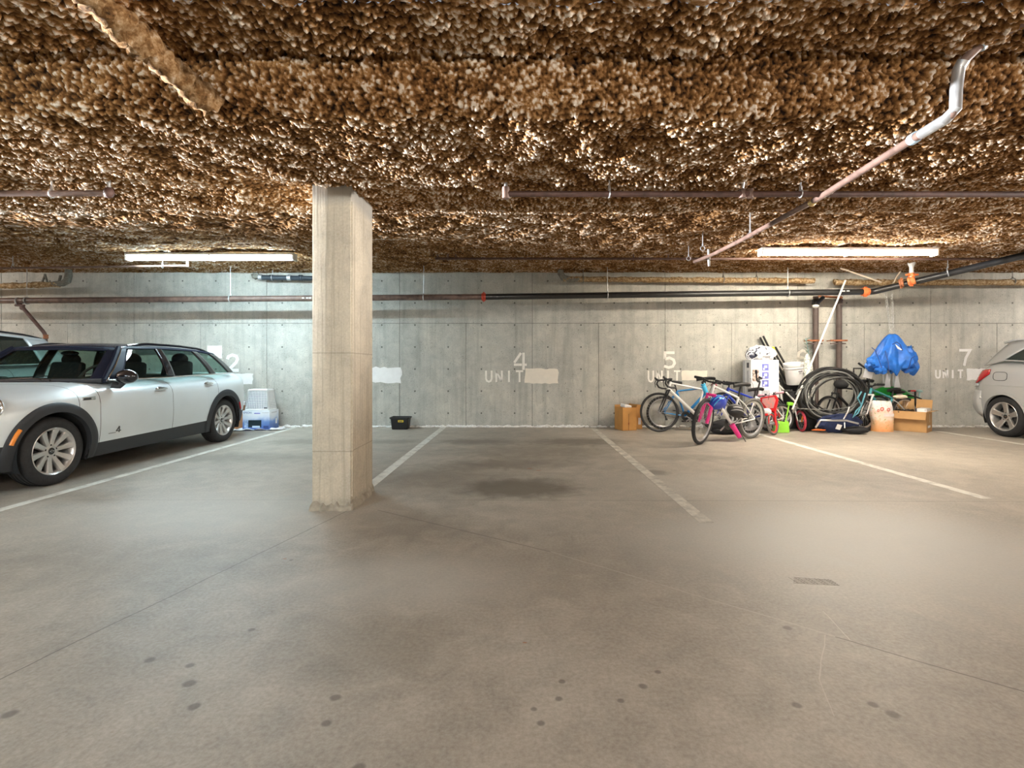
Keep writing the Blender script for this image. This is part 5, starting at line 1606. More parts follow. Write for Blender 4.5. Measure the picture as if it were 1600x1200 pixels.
# number plate and cowling
pl = MB()
pl.prism([(-.13, .10), (.13, .10), (.15, .02), (.07, -.16), (-.07, -.16), (-.15, .02)], Matrix.Identity(4), 0.02)
def place_local(mb, M, loc, rx=PI / 2, rz=PI / 2, tilt=0.0):
    T = M @ Matrix.Translation(loc) @ Matrix.Rotation(rz, 4, 'Z') @ Matrix.Rotation(rx + tilt, 4, 'X')
    mb.v = [T @ v for v in mb.v]; return mb
hcw = b5k['hc']
po = place_local(pl, B5S, hcw + Vector((0.05, 0, -0.10))).build('number_plate', M_REDP, b5, bevel=0.01)
ins = MB().prism([(-.095, .075), (.095, .075), (.11, .02), (.045, -.10), (-.045, -.10), (-.11, .02)], Matrix.Identity(4), 0.006)
place_local(ins, B5S, hcw + Vector((0.072, 0, -0.10))).build('plate_face', mat('pale_red_print', (0.80, 0.62, 0.58), 0.5, var=0.3, scale=18, c2=(0.85, 0.25, 0.22)), po)
fg = MB().torus(b5k['FA'], (0, 1, 0), 0.215, 0.014, 16, 6, -2.6, -0.75, squash=2.6)
fg.v = [B5S @ v for v in fg.v]; fgo = fg.build('mudguard', M_REDP, b5)
hl = MB().ball(b5k['FA'] + Vector((0.10, 0, 0.20)), (0.05, 0.075, 0.06), 14, 10)
hl.v = [B5S @ v for v in hl.v]; hl.build('mudguard_nose', M_WHITEPL, fgo)
b6, B6M, B6S, b6k = bike('child_bike', 'child bike with pink red tyre and orange spoke reflector, left of the hose coil', (4.60, 9.00), (4.80, 8.50), 0.185,
     (M_WFRAME, M_WFRAME, M_BLACKP), 'kids', lean=-0.12, steer=-0.55, seat_z=0.86, bar_z=0.66, bar_w=0.40, tw=0.021, nsp=14, tyre_f=mat('pink_red_tyre', (0.55, 0.05, 0.09), 0.7, var=0.2, scale=30), saddle_m=M_BLACKF)
rf = MB().box(b6k['FA'] + Vector((0.09, -0.018, 0.04)), (0.035, 0.012, 0.11), rot=(0, 0.5, 0))
rf.v = [B6S @ v for v in rf.v]; rf.build('spoke_reflector', M_ORANGE, b6, bevel=0.008)
b7, B7M, B7S, b7k = bike('black_bike', 'black bike with handlebar bag standing behind the big hose coil', (6.36, 8.82), (5.42, 8.74), 0.30,
     (M_BLACKP, M_BLACKP, M_BLACKP), 'flat', lean=0.05, steer=0.25, seat_z=0.85, bar_z=0.92, tw=0.022, bar_w=0.5)
bg = MB().ball(b7k['hc'] + Vector((-0.02, 0.06, -0.13)), (0.085, 0.13, 0.085), 16, 10)
bg.v = [B7S @ v for v in bg.v]; bg.build('handlebar_bag', M_BLACKF, b7)
b8, B8M, B8S, b8k = bike('teal_bike', 'teal and white bike with black saddle, right of the hose coil behind the food sack', (6.80, 8.78), (5.95, 8.60), 0.29,
     (M_TEAL, M_WFRAME, M_BLACKP), 'flat', lean=0.04, steer=0.1, seat_z=0.70, bar_z=0.74, bar_w=0.46, tw=0.026, rear_stays=M_WFRAME, tyre=M_RUBBER)

# helmets hanging on the handlebars
def helmet(name, label, c, m, rot, trim):
    t = thing(name, label, 'helmet', c)
    mb = MB().ball(c, (0.125, 0.10, 0.09), 22, 12, rot=rot, th0=0, th1=PI * 0.60)
    sh = mb.build('shell', m, t, thick=0.018)
    E = Euler(rot).to_matrix()
    for k in (-1, 0, 1):
        vt = MB()
        pts = [Vector(c) + E @ Vector((0.127 * math.sin(a), 0.042 * k, 0.092 * math.cos(a) * (1 - 0.12 * abs(k)))) for a in [-1.1 + 2.2 * i / 10 for i in range(11)]]
        vt.tube(pts, [0.003 + 0.009 * math.sin(PI * i / 10) for i in range(11)], n=8)
        vt.build('vent', trim, sh)
    st = MB()
    for s in (-1, 1):
        st.tube([Vector(c) + E @ Vector((0.02, s * .095, -.02)), Vector(c) + E @ Vector((0.01, s * .05, -.12)), Vector(c) + E @ Vector((0.0, 0, -.15))], .005, n=5)
    st.build('strap', M_BLACKF, t)
    return t
helmet('cycle_helmet', 'deep blue cycle helmet hanging over the pink fork of the mountain bike', at(1121, 629, 7.12), M_DBLUE, (0.5, -0.5, 0.3), M_SKYBLUE)
helmet('cycle_helmet', 'black cycle helmet resting in the frame of the white mountain bike', at(1149, 642, 7.40), M_BLACKP, (0.9, 0.2, 0.2), M_ALU)
# small bags and bottle on the bars
t = thing('bar_bag', 'maroon and black bag strapped at the mountain bike handlebar', 'bag', at(1118, 600, 7.55))
o = MB().box(at(1122, 597, 7.56), (0.085, 0.06, 0.06), rot=(0.1, 0.25, 0.2)).build('bag_body', M_BLACKF, t, bevel=0.012)
MB().ball(at(1116, 603, 7.55), (0.045, 0.04, 0.05), 12, 8).build('light_body', M_MAROON, t)
t = thing('water_bottle', 'sky blue drinking bottle behind the seat of the road bike', 'bottle', at(1101, 606, 8.3))
MB().lathe([(0, -.09), (.036, -.09), (.038, -.07), (.038, .03), (.03, .05), (.038, .065), (.036, .085), (0, .085)], at(1101, 607, 8.3), (-0.35, 0, 1), 18).build('bottle_body', M_SKYBLUE, t)
MB().lathe([(.020, .085), (.022, .10), (.012, .105), (.012, .125), (0, .125)], at(1101, 607, 8.3), (-0.35, 0, 1), 14).build('cap', M_BLACKP, t)
# dark bag under the mountain bike
t = thing('black_bag', 'black holdall with a white tag lying under the mountain bike', 'bag', at(1138, 668, 8.15))
mb = MB().ball((wx(1136, 8.2), 8.2, 0.12), (0.30, 0.16, 0.12), 22, 12, fn=lambda p: 1 + .08 * math.sin(6 * p.x + 4 * p.y) + .05 * math.sin(11 * p.z + 5 * p.x))
mb.v = [Vector((v.x, v.y, max(v.z, 0.004))) for v in mb.v]
mb.build('bag_body', M_BLACKF, t)
MB().torus((wx(1130, 8.2), 8.12, 0.20), (0, 1, 0.4), 0.10, 0.011, 20, 6, 0, PI).build('carry_handle', M_BLACKP, t)
MB().box((wx(1137, 8.05), 8.045, 0.14), (0.035, 0.006, 0.06)).build('tag', M_WHITEPL, t)

# ================================================================ boxes, bags and loose things by the wall
def card_mat(name, c):
    return mat(name, c, 0.8, var=0.09, scale=7, bmp=0.08, bscale=90)
M_CARD = card_mat('corrugated_card', (0.50, 0.29, 0.12))
M_CARD2 = card_mat('orange_card', (0.58, 0.29, 0.085))
M_CARDIN = card_mat('card_inside', (0.30, 0.17, 0.075))
M_WCARD = mat('white_card', (0.80, 0.80, 0.82), 0.55, var=0.03, scale=6)
M_INK = mat('dark_print', (0.08, 0.08, 0.10), 0.6)
M_BLUEINK = mat('violet_blue_print', (0.17, 0.19, 0.60), 0.6, var=0.35, scale=30)
M_BROWNINK = mat('picture_print', (0.30, 0.20, 0.17), 0.6, var=0.8, scale=26, c2=(0.55, 0.42, 0.36))
M_GREYINK = mat('grey_print', (0.52, 0.53, 0.56), 0.6, var=0.2, scale=40)

def on_box(t, par, c, R, u, v, wd, ht, m, face, name='printed_patch'):
    """flat print on a box face; face 'front' (-y), 'left' (-x) or 'right' (+x) of a box with rotation R, size in t"""
    sx, sy, sz = t
    if face == 'front': p = Vector((u, -sy / 2 - 0.0008, v)); s = (wd, 0.0015, ht)
    elif face == 'left': p = Vector((-sx / 2 - 0.0008, u, v)); s = (0.0015, wd, ht)
    else: p = Vector((sx / 2 + 0.0008, u, v)); s = (0.0015, wd, ht)
    mb = MB().box((0, 0, 0), s)
    M = Matrix.Translation(c) @ R.to_4x4() @ Matrix.Translation(p)
    mb.v = [M @ q for q in mb.v]
    return mb.build(name, m, par, smooth=False)

def text_on(s, par, c, R, size, u, v, h, m, face, rot=0.0, name='lettering', size_box=None):
    """small lettering from the built-in font, made into a mesh"""
    cu = bpy.data.curves.new('t', 'FONT'); cu.body = s; cu.size = h; cu.align_x = 'CENTER'; cu.align_y = 'CENTER'; cu.extrude = 0.0006
    ob = bpy.data.objects.new('t', cu); COL.objects.link(ob)
    dg = bpy.context.evaluated_depsgraph_get()
    me = bpy.data.meshes.new_from_object(ob.evaluated_get(dg))
    bpy.data.objects.remove(ob)
    sx, sy, sz = size
    if face == 'front': T = Matrix.Translation((u, -sy / 2 - .0016, v)) @ Matrix.Rotation(PI / 2, 4, 'X')
    elif face == 'left': T = Matrix.Translation((-sx / 2 - .0016, u, v)) @ Matrix.Rotation(-PI / 2, 4, 'Z') @ Matrix.Rotation(PI / 2, 4, 'X')
    else: T = Matrix.Translation((sx / 2 + .0016, u, v)) @ Matrix.Rotation(PI / 2, 4, 'Z') @ Matrix.Rotation(PI / 2, 4, 'X')
    me.transform(Matrix.Translation(c) @ R.to_4x4() @ T @ Matrix.Rotation(rot, 4, 'Z'))
    o = bpy.data.objects.new(name, me); COL.objects.link(o)
    me.materials.clear(); me.materials.append(m)
    o.parent = par; o.matrix_parent_inverse = par.matrix_basis.inverted()
    return o

# tall white carton
size = (0.49, 0.30, 1.225); R = Euler((0, 0, 0.03)).to_matrix()
c = Vector((wx(1194.5, 8.6), 8.74, size[2] / 2))
t = thing('white_carton', 'tall white printed carton against the back wall behind the bikes', 'box', (c.x, c.y, 0))
bo = MB().box(c, size, rot=(0, 0, 0.03)).build('carton_body', M_WCARD, t, bevel=0.006)
for v in (0.485, 0.345, 0.205):
    q = on_box(size, bo, c, R, 0.005, v, 0.115, 0.115, M_BLUEINK, 'front', 'pictogram')
    MBp = on_box((size[0], size[1] + 0.003, size[2]), bo, c, R, 0.01, v + 0.01, 0.05, 0.045, M_WCARD, 'front', 'pictogram_mark')
    on_box((size[0], size[1] + 0.003, size[2]), bo, c, R, -0.02, v - 0.03, 0.03, 0.03, M_WCARD, 'front', 'pictogram_mark')
on_box(size, bo, c, R, -0.165, 0.345, 0.115, 0.20, M_BROWNINK, 'front', 'printed_picture')
on_box(size, bo, c, R, 0.195, 0.50, 0.045, 0.11, M_GREYINK, 'front', 'barcode')
on_box(size, bo, c, R, 0.01, 0.03, 0.14, 0.12, M_GREYINK, 'front', 'printed_panel')
on_box(size, bo, c, R, 0.01, -0.04, 0.05, 0.03, M_INK, 'front', 'printed_mark')
for k in (-.012, .012): on_box(size, bo, c, R, 0.19 + k, 0.05, 0.012, 0.03, M_INK, 'front', 'printed_mark')
on_box(size, bo, c, R, 0.10, 0.0, 0.018, 1.2, mat('dark_edge_band', (0.25, 0.27, 0.35), 0.6), 'left', 'edge_band')  # narrow dark upright band on the left face
on_box(size, bo, c, R, -0.04, 0.52, 0.08, 0.09, M_INK, 'left', 'printed_mark')
on_box(size, bo, c, R, -0.04, 0.24, 0.045, 0.38, M_GREYINK, 'left', 'printed_column')
on_box(size, bo, c, R, -0.04, -0.28, 0.07, 0.36, M_BLUEINK, 'left', 'printed_column')

# crumpled plastic bag on the carton
def lumpy(name, c, rad, m, seed, par=None, n=26, k=16, amp=0.16, **kw):
    rr = random.Random(seed); ph = [rr.uniform(0, 6.28) for _ in range(9)]
    fn = lambda p: 1 + amp * (math.sin(5 * p.x + ph[0] + 2 * math.sin(3 * p.z + ph[4])) * .5 + math.sin(7 * p.y + 4 * p.z + ph[1]) * .35 + math.sin(11 * p.x - 6 * p.z + ph[2]) * .3 + math.sin(13 * p.y + 9 * p.x + ph[3]) * .2)
    return MB().ball(c, rad, n, k, fn=fn)
M_BAGW = mat('white_plastic_bag', (0.82, 0.83, 0.86), 0.35, var=0.05, bmp=0.5, bscale=14)
M_BAGD = mat('dark_bag_print', (0.04, 0.045, 0.07), 0.35)
zc = 1.225
t = thing('plastic_bag', 'crumpled white plastic bag with dark print lying on the tall white carton', 'bag', (c.x, c.y, zc))
M_BAGP = bpy.data.materials.new('white_bag_with_dark_print')
nt, bs = nodes(M_BAGP); pos = N(nt, 'ShaderNodeNewGeometry').outputs['Position']; sep = N(nt, 'ShaderNodeSeparateXYZ'); nt.links.new(pos, sep.inputs[0])
lf_ = N(nt, 'ShaderNodeMapRange'); nt.links.new(sep.outputs[0], lf_.inputs[0]); lf_.inputs[1].default_value = c.x - 0.02; lf_.inputs[2].default_value = c.x - 0.16
dkm = math_(nt, 'ADD', noise(nt, pos, 9, 2, 0.4, 1.2), math_(nt, 'MULTIPLY', lf_.outputs[0], 0.17))
nt.links.new(ramp(nt, dkm, [(0.66, (0.82, 0.83, 0.86)), (0.69, (0.05, 0.055, 0.09))]), bs.inputs['Base Color']); bs.inputs['Roughness'].default_value = 0.35
mb = MB(); rr = random.Random(4)
def crumple(p):
    return 1 + 0.20 * (abs(math.sin(4.1 * p.x + 2 * p.z + .5)) - .5) + 0.16 * (abs(math.sin(6.3 * p.y - 3.7 * p.z + 1.1)) - .5) + 0.12 * (abs(math.sin(8.2 * p.x + 5 * p.y)) - .5) + rr.uniform(-.03, .03)
mb.ball(Vector((c.x - 0.02, c.y - .02, zc + 0.10)), (0.24, 0.16, 0.14), 22, 14, fn=crumple)
mb.v = [Vector((v.x + 0.05 * (v.z - zc), v.y, max(v.z, zc + .004))) for v in mb.v]
mb.build('bag_body', M_BAGP, t, ang=12)
mb = MB().ball(Vector((c.x - 0.20, c.y - 0.07, zc + 0.085)), (0.085, 0.08, 0.085), 14, 9, fn=crumple); mb.v = [Vector((v.x, v.y, max(v.z, zc + .004))) for v in mb.v]; mb.build('folded_end', M_BAGP, t, ang=12)
MB().torus((c.x - 0.22, c.y - 0.12, zc + 0.08), (0.3, 1, 0.2), 0.075, 0.008, 20, 6).build('bag_handle', M_BAGW, t)

# roof bars leaning on the wall
def leaning_bars(label, a, b, tipm=None):
    a = Vector(a); b = Vector(b)
    t = thing('roof_bar', label, 'bar', b)
    d = (a - b).normalized()
    for k in (-0.022, 0.022):
        MB().bar(b + Vector((k, -k, 0)), a + Vector((k, -k * .5, 0.5 * k)), 0.019, n=8).build('bar_length', M_BLACKP, t)
    for f in (0.25, 0.75): MB().box(b + (a - b) * f, (0.09, 0.03, 0.03)).build('cross_tie', M_BLACKP, t, bevel=0.005)
    if tipm: MB().box(a + Vector((-0.025, -0.015, -0.02)), (0.055, 0.05, 0.06), rot=(0, -0.45, 0)).build('yellow_tip', tipm, t, bevel=0.01)
leaning_bars('pair of long black bars leaning on the wall, tops above the plastic bag', at(1190, 526, 9.07), at(1262, 668.5, 8.98))
leaning_bars('pair of black bars with a yellow tip leaning on the wall', at(1209, 543, 9.03), at(1281, 668, 8.92), mat('yellow_tape', (0.75, 0.72, 0.03), 0.5))

# white bucket wedged in the heap
bc = at(1240.5, 584, 8.82); ax = Vector((-0.13, -0.10, 1.0))
t = thing('white_bucket', 'white plastic bucket tilted in the heap beside the leaning bars', 'bucket', bc)
body = MB().lathe([(0, -.185), (.125, -.185), (.132, -.17), (.152, .13), (.156, .15), (.166, .152), (.168, .165), (.168, .19), (.160, .195), (.150, .188), (.148, .13), (.128, -.16), (0, -.165)], bc, ax, 36).build('bucket_body', M_WHITEPL, t, ang=30)
MB().lathe([(.153, .10), (.163, .102), (.163, .112), (.153, .114)], bc, ax, 36).build('stacking_ring', M_WHITEPL, body)
MB().torus(bc + ax * 0.10, (0.3, 1, 0.5), 0.165, 0.004, 28, 6, PI, 2 * PI).build('bail_handle', M_ALU, t)
for (dx, dz, wd, hh) in ((0.03, .045, .075, .014), (0.025, .02, .05, .010), (0.03, .0, .06, .006)):
    MB().box(bc + Vector((dx, -0.152, dz)), (wd, 0.004, hh), rot=(0.1, -0.12, 0.15)).build('printed_label', M_GREYINK if hh < .012 else M_INK, body)
bx_ = MB().box((wx(1241, 8.95), 8.95, 0.395), (0.28, 0.24, 0.79)).build('crate_stack', M_BLACKF, bevel=0.02)
tag(bx_, 'dark upright case hidden under the tilted white bucket', 'case')

# white patterned bag and leafy sprig behind the bucket
t = thing('patterned_bag', 'pale bag with a grey leafy pattern leaning on the wall right of the bucket', 'bag', (wx(1262, 8.95), 8.95, 0))
mb = lumpy('x', Vector((wx(1262, 8.95), 8.95, 0.66)), (0.12, 0.09, 0.66), None, 11, amp=0.06); mb.v = [Vector((v.x, min(v.y, 9.12), max(v.z, .004))) for v in mb.v]
mpat = bpy.data.materials.new('leafy_print')
nt, bs = nodes(mpat); co = N(nt, 'ShaderNodeTexCoord').outputs['Object']
vv = N(nt, 'ShaderNodeTexVoronoi', feature='DISTANCE_TO_EDGE'); vv.inputs['Scale'].default_value = 26; nt.links.new(co, vv.inputs['Vector'])
nt.links.new(ramp(nt, vv.outputs['Distance'], [(0.03, (0.30, 0.33, 0.28)), (0.12, (0.76, 0.77, 0.73))]), bs.inputs['Base Color'])
mb.build('bag_body', mpat, t, ang=40)
t = thing('leafy_sprig', 'grey green artificial sprig rising from the pale patterned bag', 'sprig', at(1262, 548, 8.95))
MB().tube([at(1264, 556, 8.95), at(1262, 542, 8.97), at(1259, 528, 9.0)], 0.004, n=6).build('stem', M_TEAL, t)
for k in range(9):
    q = at(1263.5 - .5 * k, 553 - 2.9 * k, 8.96); s = (-1) ** k
    MB().ball(q + Vector((s * 0.03, -0.01, 0.012)), (0.034, 0.006, 0.012), 8, 5, rot=(0, -s * 0.6, 0)).build('leaf', mat('grey_leaf', (0.22, 0.26, 0.22), 0.7), t)

# left carton with something white in it
def open_carton(name, label, c, size, rz, m, flaps, lettering=None):
    """c: centre of the base; flaps: list of (side, angle from vertical outwards)"""
    sx, sy, sz = size; R = Euler((0, 0, rz)).to_matrix(); c = Vector(c)
    t = thing(name, label, 'box', c)
    W = 0.006
    def put(mb): mb.v = [c + R @ v for v in mb.v]; return mb
    mb = MB()
    mb.box((0, 0, W / 2), (sx, sy, W))
    mb.box((0, -sy / 2 + W / 2, sz / 2), (sx, W, sz)).box((0, sy / 2 - W / 2, sz / 2), (sx, W, sz))
    mb.box((-sx / 2 + W / 2, 0, sz / 2), (W, sy, sz)).box((sx / 2 - W / 2, 0, sz / 2), (W, sy, sz))
    body = put(mb).build('carton_body', m, t, merge=False, smooth=False)
    for side, ang, ln in flaps:
        f = MB()
        wd = sx if side in 'fb' else sy
        f.box((0, 0, ln / 2), (wd - .004, W, ln))
        if side == 'f': T = Matrix.Translation((0, -sy / 2, sz)) @ Matrix.Rotation(ang, 4, 'X')
        elif side == 'b': T = Matrix.Translation((0, sy / 2, sz)) @ Matrix.Rotation(-ang, 4, 'X')
        elif side == 'l': T = Matrix.Translation((-sx / 2, 0, sz)) @ Matrix.Rotation(-ang, 4, 'Y') @ Matrix.Rotation(PI / 2, 4, 'Z')
        else: T = Matrix.Translation((sx / 2, 0, sz)) @ Matrix.Rotation(ang, 4, 'Y') @ Matrix.Rotation(PI / 2, 4, 'Z')
        f.v = [T @ v for v in f.v]
        put(f).build('flap', m, t, smooth=False)
    return t, body, c, R
t, body, c0, R0 = open_carton('cardboard_box', 'orange brown cardboard box against the wall, left of the bikes', (wx(978, 8.75), 8.78, 0), (0.27, 0.30, 0.40), 0.28, M_CARD2, [('b', 0.2, 0.03), ('r', 0.35, 0.05)])
on_box((0.27, 0.30, 0.40), body, c0 + Vector((0, 0, 0.20)), R0, -0.02, -0.08, 0.018, 0.035, mat('dark_red_print', (0.25, 0.05, 0.02), 0.7), 'front', 'printed_mark')
on_box((0.27, 0.30, 0.40), body, c0 + Vector((0, 0, 0.20)), R0, -0.02, -0.06, 0.012, 0.30, mat('card_shade', (0.30, 0.15, 0.05), 0.8), 'front', 'fold_line')
MB().box(c0 + Vector((0.0, -0.03, 0.415)), (0.16, 0.14, 0.06), rot=(0.1, 0.2, 0.5)).build('x', M_WHITEPL, None, bevel=0.03, segs=3)
o = bpy.data.objects['x']; o.name = 'white_parcel'; tag(o, 'white bundle poking out of the orange brown box', 'bundle')
t2, body2, c2, R2 = open_carton('cardboard_box', 'narrow orange box with a white label, between the brown box and the road bike', (wx(996, 8.95), 8.98, 0), (0.11, 0.26, 0.42), 0.05, M_CARD2, [])
MB().box(c2 + Vector((0, 0, 0.415)), (0.105, 0.25, 0.006)).build('lid', M_CARD2, t2)
on_box((0.11, 0.26, 0.42), body2, c2 + Vector((0, 0, 0.21)), R2, 0.01, -0.07, 0.05, 0.12, M_WHITEPL, 'front', 'paper_label')

# black storage tub by the column bay
tc = Vector((wx(626, 8.85), 8.86, 0))
t = thing('storage_tub', 'small black plastic tub with a yellow label at the foot of the wall', 'tub', tc)
def rrect(w_, d_, r_, n=6):
    pts = []
    for cx_, cy_, a0 in ((w_ / 2 - r_, d_ / 2 - r_, 0), (-w_ / 2 + r_, d_ / 2 - r_, PI / 2), (-w_ / 2 + r_, -d_ / 2 + r_, PI), (w_ / 2 - r_, -d_ / 2 + r_, 1.5 * PI)):
        for k in range(n + 1): pts.append((cx_ + r_ * math.cos(a0 + PI / 2 * k / n), cy_ + r_ * math.sin(a0 + PI / 2 * k / n)))
    return pts
mb = MB(); lv = [(0.27, 0.20, 0.0), (0.28, 0.21, 0.01), (0.315, 0.245, 0.19), (0.345, 0.275, 0.192), (0.345, 0.275, 0.215), (0.33, 0.26, 0.217), (0.32, 0.25, 0.20), (0.28, 0.21, 0.015)]
rows = [[(tc.x + x, tc.y + y, z) for x, y in rrect(a, b, 0.03)] for a, b, z in lv]; n = len(rows[0])
mb.add([p for r_ in rows for p in r_], [(i * n + k, i * n + (k + 1) % n, (i + 1) * n + (k + 1) % n, (i + 1) * n + k) for i in range(len(rows) - 1) for k in range(n)] + [tuple(range(n)), tuple(range((len(rows) - 1) * n, len(rows) * n))])
tb_ = mb.build('tub_body', M_BLACKP, t, ang=40)
for k in range(-5, 6):
    MB().box((tc.x + k * 0.026, tc.y - 0.113, 0.10), (0.006, 0.012, 0.15), rot=(0.09, 0, 0)).build('rib', M_BLACKP, tb_)
MB().box((tc.x + 0.028, tc.y - 0.125, 0.150), (0.095, 0.004, 0.036), rot=(0.09, 0, 0)).build('yellow_label', mat('yellow_label', (0.75, 0.55, 0.03), 0.5), tb_)
MB().box((tc.x + 0.028, tc.y - 0.1275, 0.150), (0.06, 0.003, 0.012), rot=(0.09, 0, 0)).build('label_print', M_INK, tb_)

# printer carton and laundry basket by the estate car
ps = (0.46, 0.36, 0.345); pc = Vector((wx(406, 8.78), 8.82, ps[2] / 2)); Rp = Euler((0, 0, 0.04)).to_matrix()
M_PRN = bpy.data.materials.new('blue_white_print')
nt, bs = nodes(M_PRN); pos = N(nt, 'ShaderNodeNewGeometry').outputs['Position']; sep = N(nt, 'ShaderNodeSeparateXYZ'); nt.links.new(pos, sep.inputs[0])
nz = math_(nt, 'ADD', sep.outputs[2], math_(nt, 'MULTIPLY', math_(nt, 'SUBTRACT', noise(nt, pos, 5, 3), 0.5), 0.18))
nt.links.new(ramp(nt, math_(nt, 'MULTIPLY', nz, 2.9), [(0.05, (0.06, 0.13, 0.42)), (0.40, (0.16, 0.28, 0.60)), (0.62, (0.66, 0.73, 0.85)), (0.8, (0.80, 0.84, 0.90))]), bs.inputs['Base Color'])
bs.inputs['Roughness'].default_value = 0.45
t = thing('printer_carton', 'blue and white printed printer box by the back wall behind the estate car', 'box', (pc.x, pc.y, 0))
pb = MB().box(pc, ps, rot=(0, 0, 0.04)).build('carton_body', M_PRN, t, bevel=0.005)
on_box(ps, pb, pc, Rp, -0.02, -0.055, 0.22, 0.125, mat('printer_black', (0.015, 0.03, 0.04), 0.4), 'front', 'printer_picture')
on_box((ps[0], ps[1] + .003, ps[2]), pb, pc, Rp, -0.0, -0.108, 0.13, 0.035, mat('paper_print', (0.55, 0.68, 0.80), 0.5), 'front', 'printed_sheet')
on_box(ps, pb, pc, Rp, -0.17, -0.06, 0.06, 0.13, mat('pale_blue_print', (0.40, 0.52, 0.78), 0.5, var=0.4, scale=50), 'front', 'printed_patch')
on_box(ps, pb, pc, Rp, 0.17, -0.12, 0.09, 0.055, mat('navy_print', (0.03, 0.06, 0.20), 0.5), 'front', 'printed_patch')
text_on('EPSON', pb, pc, Rp, ps, -0.145, 0.135, 0.045, mat('navy_letters', (0.05, 0.09, 0.30), 0.5), 'front')
text_on('ET-2800', pb, pc, Rp, ps, 0.05, 0.125, 0.026, M_GREYINK, 'front') if False else None
on_box(ps, pb, pc, Rp, 0.02, 0.125, 0.10, 0.016, M_BLUEINK, 'front', 'printed_line')
on_box(ps, pb, pc, Rp, 0.16, 0.135, 0.12, 0.008, M_GREYINK, 'front', 'printed_line')
text_on('123', pb, pc, Rp, (ps[0], ps[1] + .002, ps[2]), 0.17, -0.12, 0.04, M_WHITEPL, 'front') if False else None
on_box(ps, pb, pc, Rp, 0.08, -0.03, 0.06, 0.09, M_WHITEPL, 'right', 'shipping_label')
on_box(ps, pb, pc, Rp, 0.0, 0.13, 0.20, 0.012, M_GREYINK, 'right', 'printed_line')

# upturned white basket
bz = ps[2] + 0.002
t = thing('laundry_basket', 'white plastic basket upside down on the blue printer box', 'basket', (pc.x, pc.y, bz))
Rb = Euler((0, 0, 0.0)).to_matrix(); bcn = Vector((pc.x + 0.0, pc.y - 0.0, bz))
hb_, wt_, wb_ = 0.355, 0.33, 0.40
mb = MB()
def bpt(x, y, z): return bcn + Rb @ Vector((x, y, z))
def wallside(face, a, z):
    f = z / hb_; w_ = wb_ + (wt_ - wb_) * f; d_ = 0.27 + (0.21 - 0.27) * f
    if face == 0: return bpt(a * w_ / 2, -d_ / 2, z)
    if face == 1: return bpt(w_ / 2, a * d_ / 2, z)
    if face == 2: return bpt(-a * w_ / 2, d_ / 2, z)
    return bpt(-w_ / 2, -a * d_ / 2, z)
frame_ = MB()
for face in range(4):
    for k in range(0, 12):
        z = 0.012 + (hb_ - 0.02) * k / 11
        frame_.tube([wallside(face, -1, z), wallside(face, 1, z)], 0.0055 if k not in (0, 11) else 0.012, n=5)
    nn = 13 if face % 2 == 0 else 9
    for k in range(nn + 1):
        a = -1 + 2 * k / nn
        frame_.tube([wallside(face, a, 0.0), wallside(face, a, hb_)], 0.0052 if k not in (0, nn) else 0.013, n=5)
lat = frame_.build('lattice_sides', M_WHITEPL, t, merge=False); tag(lat, kind='stuff')
MB().box(bcn + Vector((0, 0, hb_ + 0.004)), (wt_, 0.21, 0.014), rot=(0, 0, 0.0)).build('basket_base', M_WHITEPL, t, bevel=0.005)
inn = MB()
for face in range(4): 
    q = [wallside(face, -1, 0.02), wallside(face, 1, 0.02), wallside(face, 1, hb_), wallside(face, -1, hb_)]
    cc = bcn + Vector((0, 0, hb_ / 2)); inn.add([cc + (p - cc) * 0.94 for p in q], [(0, 1, 2, 3)])
inn.build('inner_cloth', mat('pale_cloth', (0.36, 0.39, 0.45), 0.8), t, merge=False)
MB().box(wallside(0, 0.78, 0.04) + Vector((0, -0.012, 0)), (0.055, 0.004, 0.018)).build('maker_label', M_INK, t)

# brown box half hidden by the car
t, bd, c3, R3 = open_carton('cardboard_box', 'brown cardboard box half hidden between the estate car and the printer box', (wx(375, 8.95), 8.94, 0), (0.24, 0.26, 0.42), 0.1, card_mat('brown_card', (0.40, 0.19, 0.09)), [])
MB().box(c3 + Vector((0.05, -0.03, 0.455)), (0.12, 0.13, 0.07), rot=(0, .1, .3)).build('packing_bag', M_BAGW, None, bevel=0.02)
tag(bpy.data.objects['packing_bag'], 'small clear packing bag on the brown box by the car tail', 'bag')
t = thing('plastic_sheet', 'crumpled white plastic sheet spread under the printer box', 'sheet', (pc.x, pc.y - 0.2, 0))
mb = MB()
rr = random.Random(21)
mb.grid(lambda a, b_: Vector((pc.x - 0.42 + 0.85 * a + .03 * math.sin(9 * b_), pc.y - 0.33 + 0.22 * b_ + 0.18 * a, 0.012 + 0.03 * abs(math.sin(13 * a + 3 * b_) * math.sin(7 * b_ + 2 + 5 * a)) * (1 if 0.05 < a < .95 else .2))), [i / 40 for i in range(41)], [i / 14 for i in range(15)])
mb.build('sheet_body', M_BAGW, t, thick=0.002)

